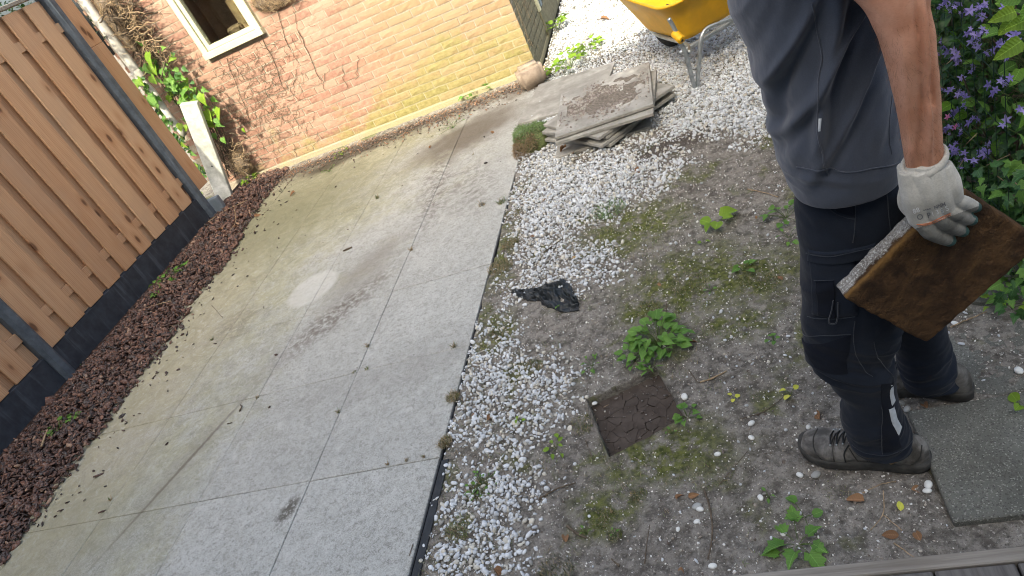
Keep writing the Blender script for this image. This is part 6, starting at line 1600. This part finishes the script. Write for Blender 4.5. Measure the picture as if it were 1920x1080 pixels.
V, Fq = join(S_shirt.seam([(1524, 5), (1532, 60), (1541, 110), (1537, 150), (1533, 190), (1533, 240), (1540, 290), (1550, 330)], .0008, .0014), S_shirt.seam([(1672, 180), (1668, 230), (1672, 290)], .0006, .001)); part('side_seam', V, Fq, M_SHIRT, man, True)
V, Fq = S_shirt.patch([(1534, 221), (1540, 221), (1540, 246), (1534, 246)], .0022, 6); part('white_label', V, Fq, M_REFL, man, True)

# trousers
def leg_disp(seed, bent):
    def f(P):
        X, Y, Z = P[..., 0], P[..., 1], P[..., 2]
        kn = np.exp(-((Z-.40)/.10)**2); an = sstep(.26, .12, Z); hp = sstep(.70, .85, Z)
        d = .010*(ridge(Z*17+X*7, X*5+Y*5, seed)-.4)*(kn*.9+.12)
        d += .012*(ridge(Z*22-X*6, X*6+Y*5, seed+3)-.4)*an*.8
        d += .009*(ridge(X*13+Z*9, Z*3, seed+6)-.4)*hp
        d += .006*(ridge(Z*11-X*9, X*4+Y*5, seed+12)-.4)*sstep(.80, .70, Z)*sstep(.45, .52, Z)
        d += .005*fbm(P*13, 3, seed+9)
        return d
    return f
hipL = np.array([cx, cy_c, 0])+LD*.088; hipR = np.array([cx, cy_c, 0])-LD*.088
def E(front, back, yc, z, b, add=0.):  # ring from world x of front and back silhouettes
    c = (front+back)/2; h = (back-front)/2; a = math.sqrt(max(h*h-(b*FD[1])**2, .0004))/abs(FD[0])
    return (c, yc, z, a+add, a, b)
LG = [E(.110, .295, 1.385, 1.00, .080), E(.092, .306, 1.376, .88, .090), E(.083, .302, 1.370, .80, .096), E(.078, .290, 1.366, .73, .093), E(.068, .276, 1.362, .66, .090), E(.052, .262, 1.358, .57, .086), E(.034, .252, 1.352, .48, .083), E(.030, .240, 1.348, .44, .081), E(.046, .228, 1.345, .375, .077), E(.078, .218, 1.342, .30, .070), E(.094, .216, 1.338, .255, .066), E(.078, .216, 1.336, .20, .068), E(.078, .222, 1.334, .15, .071), E(.082, .230, 1.332, .105, .073), E(.086, .236, 1.332, .076, .073)]
S_L = Surf(LG[::-1], 150, 300, leg_disp(71, 1), 2.25)
RG = [E(.12, .30, 1.50, 1.00, .080), E(.12, .31, 1.515, .88, .090), E(.13, .335, 1.525, .78, .095), E(.14, .345, 1.528, .66, .088), E(.16, .355, 1.53, .52, .080), E(.18, .365, 1.532, .44, .078), E(.215, .378, 1.535, .36, .072), E(.25, .390, 1.54, .26, .068), E(.262, .396, 1.54, .17, .070), E(.268, .404, 1.54, .10, .071), E(.272, .408, 1.54, .045, .070)]
S_R = Surf(RG[::-1], 110, 200, leg_disp(81, 0), 2.25)
V, Fq = join(S_L.geo(False), S_R.geo(False)); o_tr = part('work_trousers', V, Fq, M_TROUS, man, True)
md = o_tr.modifiers.new('thick', 'SOLIDIFY'); md.thickness = .003; md.offset = -1
# hidden seat piece
seat = Surf([(cx, cy_c, .80, .09, .10, .13), (cx, cy_c, .86, .098, .104, .155), (cx, cy_c, .95, .092, .10, .150), (cx, cy_c, 1.0, .085, .09, .140)], 80, 30, None, 2.4); V, Fq = seat.geo(True); part('trouser_seat', V, Fq, M_TROUS, man, True)
# panels and pockets
def pch(name, cs, m, off=.003, S=S_L, n=26): return part(name, *S.patch(cs, off, n), m, man, True)
pch('hip_pocket_panel', [(1544, 352), (1600, 350), (1603, 408), (1566, 396)], M_TROUSB, .0022)
pch('cargo_pocket', [(1517, 468), (1598, 462), (1606, 590), (1522, 588)], M_TROUS, .0065)
pch('cargo_flap', [(1517, 466), (1640, 452), (1640, 476), (1517, 486)], M_TROUS, .0095)
pch('phone_pocket', [(1533, 520), (1566, 522), (1568, 596), (1536, 590)], M_TROUSB, .0095)
pch('knee_panel', [(1504, 628), (1598, 628), (1590, 702), (1530, 690)], M_TROUSB, .0030)
pch('lower_back_panel', [(1652, 720), (1676, 716), (1690, 838), (1654, 850)], M_TROUSB, .002)
V, Fq = S_L.patch([(1664, 766), (1676, 762), (1690, 800), (1684, 816)], .004, 8); part('reflective_strip', V, Fq, M_REFL, man, True)
V, Fq = S_L.patch([(1669, 722), (1675, 722), (1678, 752), (1670, 764)], .004, 6); part('reflective_strip', V, Fq, M_REFL, man, True)
V, Fq = join(S_L.seam([(1541, 350), (1546, 372), (1560, 395), (1582, 408), (1604, 410)]), S_L.seam([(1604, 348), (1606, 410), (1601, 455)]), S_L.seam([(1517, 470), (1560, 474), (1600, 466), (1640, 456)], .011), S_L.seam([(1520, 590), (1560, 594), (1604, 590)], .007),
             S_L.seam([(1533, 520), (1566, 522)], .011), S_L.seam([(1503, 618), (1545, 626), (1596, 626)], .005), S_L.seam([(1602, 600), (1604, 650), (1620, 690), (1636, 706)], .003), S_L.seam([(1640, 640), (1646, 670), (1668, 700), (1674, 722)], .003), S_L.seam([(1650, 760), (1652, 800), (1656, 850)], .003), S_L.seam([(1600, 834), (1630, 850), (1655, 854), (1690, 842), (1708, 826)], .003),
             S_L.seam([(1660, 350), (1664, 400), (1668, 440)], .002))
part('stitching', V, Fq, M_SEAM, man, True, kind='stuff')
V, Fq = S_L.seam([(1566, 560), (1560, 580), (1558, 600), (1567, 600), (1572, 580), (1572, 562)], .011, .0016); part('pocket_loop', V, Fq, M_SEAM, man, True)

# body: one continuous skin mesh
def ell(c, r, sub=3):
    V, Fq = ico(sub); return V*np.array(r)+np.array(c), [tuple(f) for f in Fq]
HC = np.array([.150, 1.475, 1.700])
parts = []
parts.append(Surf([(cx, cy_c, .84, .07, .075, .12), (cx, cy_c, .95, .08, .08, .14), (cx, cy_c, 1.1, .09, .09, .155), (cx, cy_c, 1.3, .11, .10, .17), (cx+.005, cy_c, 1.42, .10, .10, .175), (cx+.01, cy_c, 1.50, .07, .08, .13), (cx, cy_c, 1.54, .05, .06, .07)], 40, 40, None, 2.2).geo())
parts.append(tube([np.array([cx+.005, cy_c, 1.49]), np.array([cx-.01, cy_c+.005, 1.56]), HC+[.02, 0, -.06]], [.062, .056, .055], 24, 16))
parts.append(ell(HC+[.012, 0, .03], (.096, .076, .098))); parts.append(ell(HC+FD*.030-UZ*.045, (.062, .056, .062)))
parts.append(tube([HC+FD*.082+UZ*.03, HC+FD*.100+UZ*.0, HC+FD*.106-UZ*.012], [.008, .012, .013], 10, 8)); parts.append(ell(HC+FD*.076-UZ*.085, (.026, .026, .020)))
parts.append(ell(HC+FD*.084-UZ*.045, (.013, .024, .007)));
for sg in (1, -1):
    parts.append(ell(HC+LD*.074*sg-FD*.012+UZ*.0, (.018, .008, .030), 2)); parts.append(ell(HC+FD*.072+LD*.028*sg+UZ*.040, (.020, .018, .007), 2))
def limb_leg(rings): parts.append(Surf([(r[0], r[1], r[2], r[3]*.80, r[4]*.80, r[5]*.80) for r in rings], 30, 50, None, 2.).geo())
limb_leg(LG[::-1]); limb_leg(RG[::-1])
HA = np.array([1., 0, 0])
# left arm (shoulder -> elbow -> wrist): x half widths measured from the photo
AR = [(*(SHL+UZ*.0), .050, .050, .048), (*((SHL*.7+ELB*.3)), .047, .047, .045), (*((SHL*.35+ELB*.65)), .046, .044, .044), (.279, 1.208, 1.285, .049, .046, .045), (.288, 1.200, 1.235, .040, .042, .042), (.292, 1.198, 1.195, .0375, .0385, .041), (.294, 1.198, 1.145, .035, .036, .037), (.2965, 1.199, 1.085, .033, .0335, .032), (.2965, 1.200, 1.02, .031, .031, .026), (.2965, 1.201, .975, .0302, .0302, .023), (.298, 1.204, .93, .030, .030, .020)]
def arm_disp(P):
    X, Y, Z = P[..., 0], P[..., 1], P[..., 2]; fr = sstep(1.22, 1.17, Y); d = np.zeros_like(X)
    for x0, x1, am, wd, za, zb in ((.276, .274, .0030, .006, .98, 1.22), (.300, .291, -.0062, .0042, 1.03, 1.29), (.309, .302, .0040, .005, 1.02, 1.26), (.322, .302, -.0075, .0050, 1.10, 1.27), (.314, .308, -.0035, .004, .99, 1.14), (.3, .30, .003, .005, .97, 1.1), (.284, .286, -.0045, .0045, .975, 1.05)):
        xc = x0+(x1-x0)*(1.27-Z)/.3; d += 1.5*am*np.exp(-((X-xc)/wd)**2)*sstep(za-.03, za+.02, Z)*sstep(zb+.02, zb-.03, Z)*fr
    return d+.0012*fbm(P*40, 2, 5)
arm = Surf(AR, 72, 200, arm_disp, 2.1, axis=HA); parts.append(arm.geo())
parts.append(ell((.318, 1.205, 1.262), (.014, .018, .022), 2))
parts.append(tube([SHR+UZ*0, SHR*.5+ELR*.5, ELR, (ELR+WRR)/2, WRR, WRR+(WRR-ELR)*.15], [.050, .046, .042, .038, .029, .026], 24, 40))
V, Fq = join(*parts); body = part('body', V, Fq, M_SKIN, man, True)
md = body.modifiers.new('one_surface', 'REMESH'); md.mode = 'VOXEL'; md.voxel_size = .0032; md.use_smooth_shade = True
for sg in (1, -1):
    e_c = HC+FD*.078+LD*.028*sg+UZ*.026; part('eye', *ell(e_c, (.010, .010, .010), 2), M_EYE, man, True); part('iris', *ell(e_c+FD*.0075, (.004, .004, .004), 2), M_HAIR, man, True)
V, Fq = ico(4); hv = HC+[.018, 0, .036]+V*np.array([.104, .085, .104])*(1+.03*fbm(V*6, 3, 7)[:, None]); cen = hv[np.array(Fq)].mean(1)-HC
fd_ = cen@FD; kf = ~((fd_ > .035) & (cen[:, 2] < .085)) & (cen[:, 2] > -.05+.5*np.clip(fd_, 0, 1)); hr = part('hair', hv, [tuple(f) for f in np.array(Fq)[kf]], M_HAIR, man, True)

# short dark hairs on the forearm
hv_ = []; hf_ = []
for k in range(1500):
    i = random.randrange(30, 185); j = random.randrange(72); b = arm.G[i, j]; n_ = arm.N[i, j]
    if b[2] > 1.25 or (b-CAM)@n_ > .25*np.linalg.norm(b-CAM): continue
    dd = np.array([random.gauss(.25, .3), random.gauss(0, .2), -1.])+n_*.45; dd /= np.linalg.norm(dd); L_ = random.uniform(.006, .014); sd = np.cross(dd, b-CAM); sd /= np.linalg.norm(sd); sd *= .00009
    m_ = b+dd*L_*.5+n_*.0012; e_ = b+dd*L_; q = len(hv_); hv_ += [b-sd, b+sd, m_+sd, m_-sd, e_]; hf_ += [(q, q+1, q+2, q+3), (q+3, q+2, q+4)]
part('arm_hair', np.array(hv_), hf_, M_ARMHAIR, man, kind='stuff')

# gloves
def remeshed(name, geos, vox, m, parent, smooth_it=6):
    V, Fq = join(*geos); me = mesh('tmp', V, Fq); o = bpy.data.objects.new('tmp', me); COL.objects.link(o)
    md = o.modifiers.new('r', 'REMESH'); md.mode = 'VOXEL'; md.voxel_size = vox; md.use_smooth_shade = True
    m2 = o.modifiers.new('s', 'SMOOTH'); m2.iterations = smooth_it; m2.factor = .5
    dg = bpy.context.evaluated_depsgraph_get(); me2 = bpy.data.meshes.new_from_object(o.evaluated_get(dg)); bpy.data.objects.remove(o)
    me2.name = name; me2.materials.clear(); me2.materials.append(m); me2.polygons.foreach_set('use_smooth', [True]*len(me2.polygons))
    ob = obj(name, me2); ob.parent = parent; ob.matrix_parent_inverse = parent_inv(parent); return ob
# fingers: pixel paths on the slab face, root -> middle joint -> tip
FG = [[(1722, 409, .030), (1744, 434, .028), (1780, 451, .013), .0150], [(1748, 399, .033), (1772, 417, .030), (1805, 434, .013), .0140], [(1770, 388, .034), (1794, 402, .029), (1822, 413, .013), .0132], [(1786, 371, .032), (1808, 380, .028), (1830, 389, .013), .0124]]
wr = np.array([.297, 1.203, .965]); gl = []
wrists = [onY(1708, 318, 1.198), onY(1724, 318, 1.190), onY(1744, 316, 1.190), onY(1760, 312, 1.198)]
for (a, b, c, r), w0 in zip(FG, wrists):
    A_, B_, C_ = onSlab(*a), onSlab(*b), onSlab(*c)
    gl.append(tube([w0, (w0+A_)/2-np.array([0, .004, 0]), A_], [.021, .0235, .0185], 18, 16)); gl.append(ell(A_, (r*1.25,)*3, 2))
    gl.append(tube([A_, (A_+B_)/2+en*.004, B_, (B_+C_)/2+en*.001, C_], [r*1.18, r*1.06, r*1.04, r*.98, r*.80], 16, 24)); gl.append(ell(C_, (r*.82,)*3, 2)); gl.append(ell(B_, (r*1.10,)*3, 2))
    gl.append(tube([w0+np.array([0, .020, 0]), (w0+A_)/2+np.array([0, .018, 0]), A_-en*.010], [.018, .020, .015], 16, 10))
# thumb side bulge and thumb passing behind the slab
T0, T1 = onY(1712, 330, 1.212), onY(1706, 374, 1.215); T2 = SA+ex*lx*.76-en*(TH+.014)-ey*.004; T3 = SA+ex*lx*.80-en*(TH+.013)+ey*.035
gl.append(tube([T0, T1, onY(1714, 396, 1.222)], [.016, .0215, .017], 16, 12)); gl.append(tube([onY(1712, 385, 1.228), T2-ey*.012, T2, T3], [.017, .016, .0155, .012], 16, 16))
gl.append(tube([onY(1709, 304, 1.203), onY(1732, 308, 1.203), onY(1757, 300, 1.203)], [.018, .025, .018], 16, 8))
gl.append(tube([onY(1733, 300, 1.201), onY(1733, 330, 1.202)], [.029, .032], 24, 6))
TIPS = [onSlab(*f_[2]) for f_ in FG]
glove = remeshed('glove', gl, .0018, M_GLOVE, man, 3)
# two-tone: soiled grey from the knuckles down, teal palm side
me = glove.data; me.materials.append(M_GFING); me.materials.append(M_TEAL)
co = np.zeros(len(me.vertices)*3); me.vertices.foreach_get('co', co); co = co.reshape(-1, 3)
cen = np.zeros(len(me.polygons)*3); me.polygons.foreach_get('center', cen); cen = cen.reshape(-1, 3); nn_ = np.zeros(len(me.polygons)*3); me.polygons.foreach_get('normal', nn_); nn_ = nn_.reshape(-1, 3)
p2 = proj(cen); below = p2[:, 1]-(424-(p2[:, 0]-1719)*.36); mi = np.where(below > 4, 1, 0)
dsl = (cen-SA)@en; mi = np.where((mi == 1) & (dsl < .0085) | ((mi == 1) & ((nn_@ey) > .80) & (dsl < .018)), 2, mi); mi = np.where((p2[:, 0] > 1795) & ((nn_@RV) > .75) & (below < 8), 2, mi)
for t_ in TIPS: mi = np.where((np.linalg.norm(cen-(t_-en*.004+ey*.006), axis=1) < .0225+.004*vn(cen*90, 3)), 2, mi)
me.polygons.foreach_set('material_index', mi.astype(np.int32))
bvh = BVHTree.FromPolygons([tuple(v) for v in co], [tuple(p.vertices) for p in me.polygons])
def on_glove(px, py, off=.0004):
    d = Vector(ray(px, py)); h, n_, i_, ds = bvh.ray_cast(Vector(CAM), d)
    return None if h is None else np.array(h+n_*off)
def gline(pts, r, n=40, off=.0004):
    Q = catmull(np.array(pts, float), n); W_ = [on_glove(*q, off) for q in Q]; W_ = [w for w in W_ if w is not None]; return tube(W_, r, 5)
# ribbed cuff
cq = [(1691, 309), (1700, 318), (1718, 322), (1740, 318), (1762, 305), (1775, 290)]
ccen = np.array([.2965, 1.202, .968]); cr = []
tilt = Vector((.16, -.05, 0)); 
for k in range(72):
    a = 2*math.pi*k/72; x_ = .0345*math.cos(a); y_ = .029*math.sin(a); cr.append(ccen+np.array([x_, y_, x_*.28+y_*.28]))
ang = np.linspace(0, 2*np.pi, 12, endpoint=False); V = []
for k in range(72):
    rad = cr[k]-ccen; rad /= np.linalg.norm(rad); rr = .0058*(1+.10*(k % 2))
    for t in ang: V.append(cr[k]+rad*math.cos(t)*rr*.8+UZ*math.sin(t)*rr*1.35)
part('cuff', np.array(V), np.array([[i*12+j, ((i+1) % 72)*12+j, ((i+1) % 72)*12+(j+1) % 12, i*12+(j+1) % 12] for i in range(72) for j in range(12)]), M_GLOVE, glove, True)
part('orange_stitching', *join(gline([(1719, 421), (1740, 419), (1760, 410), (1782, 400)], .0016, 40, .0002), gline([(1722, 424), (1742, 421), (1762, 413), (1783, 403)], .0009, 40, .0002)), M_ORANGE, glove, True)
# printed marks on the back of the glove
def gtext(txt, px, py, size, ang, m, nm, ax=1.):
    cu = bpy.data.curves.new('t', 'FONT'); cu.body = txt; cu.size = 1; cu.align_x = 'CENTER'; cu.align_y = 'CENTER'; cu.resolution_u = 2; cu.offset = .012
    to = bpy.data.objects.new('t', cu); COL.objects.link(to); dg = bpy.context.evaluated_depsgraph_get(); tm = bpy.data.meshes.new_from_object(to.evaluated_get(dg)); bpy.data.objects.remove(to)
    bm = bmesh.new(); bm.from_mesh(tm); bmesh.ops.triangulate(bm, faces=list(bm.faces)); bmesh.ops.subdivide_edges(bm, edges=[e for e in bm.edges if e.calc_length() > .25], cuts=2); V = []
    ok = True
    for v in bm.verts:
        x, y = v.co.x*size*ax, v.co.y*size; p = on_glove(px+x*math.cos(ang)+y*math.sin(ang), py+x*math.sin(ang)-y*math.cos(ang), .0005)
        if p is None: ok = False; p = np.array([0, 0, 0.])
        V.append(p)
    Fq = [tuple(v.index for v in f.verts) for f in bm.faces]; bm.free()
    if ok: part(nm, np.array(V), Fq, m, glove)
A0 = -.34
gtext('88', 1718, 395, 13, A0, M_PRINTW, 'printed_mark'); gtext('O', 1725, 407, 15, A0, M_PRINT, 'printed_mark'); gtext('P', 1742, 404, 15, A0, M_PRINT, 'printed_mark')
gtext('1 3', 1753, 399, 12, A0, M_PRINTW, 'printed_mark'); gtext('S S', 1771, 393, 14, A0-.1, M_PRINTW, 'printed_mark'); gtext('••••', 1738, 393, 11, A0+.1, M_PRINT, 'printed_mark'); gtext('NNM', 1762, 386, 10, A0, M_PRINT, 'printed_mark')
# right glove, hanging relaxed behind the body
g2 = []; dR = (WRR-ELR)/np.linalg.norm(WRR-ELR); dR = np.array([-.15, 0, -.99]); sR = FD
W2 = WRR+dR*.02
for k, (ln, r) in enumerate(((.075, .0125), (.085, .0125), (.078, .012), (.062, .011))):
    s_ = (1.5-k)*.021; k0 = W2+dR*.085+sR*s_; g2.append(tube([W2+sR*s_*.6, k0], [.020, .017], 14, 8)); g2.append(tube([k0, k0+dR*ln*.45+LD*.008, k0+dR*ln*.85+LD*.03, k0+dR*ln*.95+LD*.05], [r*1.1, r, r*.95, r*.8], 12, 16))
g2.append(tube([W2+sR*.02, W2+sR*.045+dR*.05, W2+sR*.05+dR*.09+LD*.015], [.018, .015, .011], 12, 12)); g2.append(tube([W2-dR*.03, W2+dR*.02], [.031, .029], 20, 4))
remeshed('glove', g2, .003, M_GLOVE, man, 4)

# boots
def boot(heel, toe, side, name='boot'):
    ax_ = toe-heel; L = np.linalg.norm(ax_); ax_ /= L; sd_ = np.cross(UZ, ax_)
    ss = np.array([0, .03, .08, .16, .28, .40, .50, .60, .70, .80, .90, .965, 1.0]); w = np.array([.012, .026, .034, .037, .036, .036, .040, .047, .051, .051, .044, .030, .010]); h = np.array([.060, .085, .104, .118, .122, .116, .104, .088, .076, .068, .060, .048, .026])
    top = 1.; nu = 48; V = []; K = catmull(np.c_[ss, w, h], 90)
    t = np.linspace(0, 2*np.pi, nu, endpoint=False)
    for s_, w_, h_ in K:
        w_ = max(w_, .002); y = np.sign(np.cos(t))*np.abs(np.cos(t))**.72*w_; z = (np.sign(np.sin(t))*np.abs(np.sin(t))**.85*.5+.5)*(h_-.012)+.012
        y = y*(1-.38*np.clip((z-.05)/.08, 0, 1)); bend = .010*math.sin(s_*3.1)*side
        for yy_, zz_ in zip(y, z): V.append(heel+ax_*(s_*L)+sd_*(yy_+bend)+UZ*zz_)
    V = np.array(V); V = V+.0022*fbm(V*38, 3, 91)[:, None]*np.array([1, 1, .6])
    Fq = [tuple(f) for f in grid_faces(90, nu)]+[tuple(range(nu))[::-1], tuple(range(len(V)-nu, len(V)))]
    b = empty(name, heel); b.parent = man; b.matrix_parent_inverse = parent_inv(man)
    part('upper', V, Fq, M_BOOT, b, True)
    # sole: outline band, a little wider, rising at the toe
    V = []; n2 = 60; tt = np.linspace(0, 1, n2); Kw = catmull(np.c_[ss, w], 200)
    out = []
    for q in np.linspace(0, 1, 40): s_ = (1-math.cos(q*math.pi))/2; out.append((s_, np.interp(s_, Kw[:, 0], Kw[:, 1])+.0035))
    ring = [(s_*1.02-.01, ww) for s_, ww in out]+[(s_*1.02-.01, -ww) for s_, ww in out[::-1]]
    prof = [(.90, 0.), (.985, .004), (1.0, .012), (.985, .0165), (1.0, .020), (.97, .030), (.86, .034)]
    for sc, z in prof:
        for s_, ww in ring:
            zz_ = z+(.012*max(0, (s_-.78)/.22)**2)+(.004*math.exp(-((s_-.0)/.12)**2) if z > .02 else 0)
            V.append(heel+ax_*((.5+(s_-.5)*(sc if sc < .95 else 1-(1-sc)*.3))*L)+sd_*(ww*sc+.010*math.sin(min(max(s_, 0), 1)*3.1)*side)+UZ*zz_)
    nr = len(ring); Fq = [tuple(f) for f in grid_faces(len(prof), nr)]+[tuple(range(nr))[::-1], tuple(range(len(V)-nr, len(V)))]
    part('sole', np.array(V), Fq, M_SOLE, b, True)
    # laces, eyelets, tongue
    def top_at(s_, off):
        wv = np.interp(s_, K[:, 0], K[:, 1]); hv = np.interp(s_, K[:, 0], K[:, 2]); y = off*wv
        z = hv-.012*(abs(off))**2.2-.004; return heel+ax_*s_*L+sd_*(y+.010*math.sin(s_*3.1)*side)+UZ*(z+.005)
    for k in range(5):
        s_ = .50+k*.052
        part('lace', *tube([top_at(s_, -.48), top_at(s_+.012, 0)+UZ*.003, top_at(s_, .48)], .0021, 8, 14), M_LACE, b, True)
        if k < 4: part('lace', *tube([top_at(s_, -.48), top_at(s_+.03, 0)+UZ*.004, top_at(s_+.052, .48)], .0019, 8, 14), M_LACE, b, True)
        for q in (-.52, .52): part('eyelet', *ell(top_at(s_, q), (.0034,)*3, 1), M_GALV, b, True)
    return b, ax_, sd_, L
bl_, axL, sdL, LL = boot(np.array([.262, 1.302, -.012]), np.array([-.040, 1.420, -.012]), 1)
# hanging lace, tan webbing and stitched panel lines laid onto the near boot
up_ = [c for c in bl_.children if c.name.startswith('upper')][0]; ub = BVHTree.FromPolygons([tuple(v.co) for v in up_.data.vertices], [tuple(p.vertices) for p in up_.data.polygons])
wm_ = Vector((0, 0, 0))
def on_boot(px, py, off):
    h, n_, i_, ds = ub.ray_cast(Vector(CAM), Vector(ray(px, py))); return None if h is None else np.array(h+n_*off)
def bline(pts, r, off, n=30):
    W_ = [on_boot(*q, off) for q in catmull(np.array(pts, float), n)]; W_ = [w for w in W_ if w is not None]; return tube(W_, r, 6) if len(W_) > 2 else None
for pts in ([(1533, 804), (1525, 822), (1528, 846), (1545, 866)], [(1566, 812), (1561, 845), (1566, 872)], [(1592, 840), (1608, 864), (1624, 870), (1636, 858)], [(1704, 838), (1694, 856), (1664, 876)], [(1728, 835), (1722, 862), (1690, 880)], [(1620, 852), (1632, 872), (1650, 878), (1662, 866)]):
    g_ = bline(pts, .0017, .0006)
    if g_: part('panel_seam', *g_, M_SOLE, bl_, True)
g_ = bline([(1592, 834), (1583, 850), (1586, 866), (1590, 880)], .0017, .0025)
if g_: part('hanging_lace', *g_, M_LACE, bl_, True)
g_ = bline([(1659, 874), (1676, 866), (1696, 858)], .0040, .0005)
if g_: part('tan_webbing', *g_, M_BOOT2, bl_, True)
boot(np.array([.432, 1.510, -.014]), np.array([.150, 1.622, -.014]), -1)
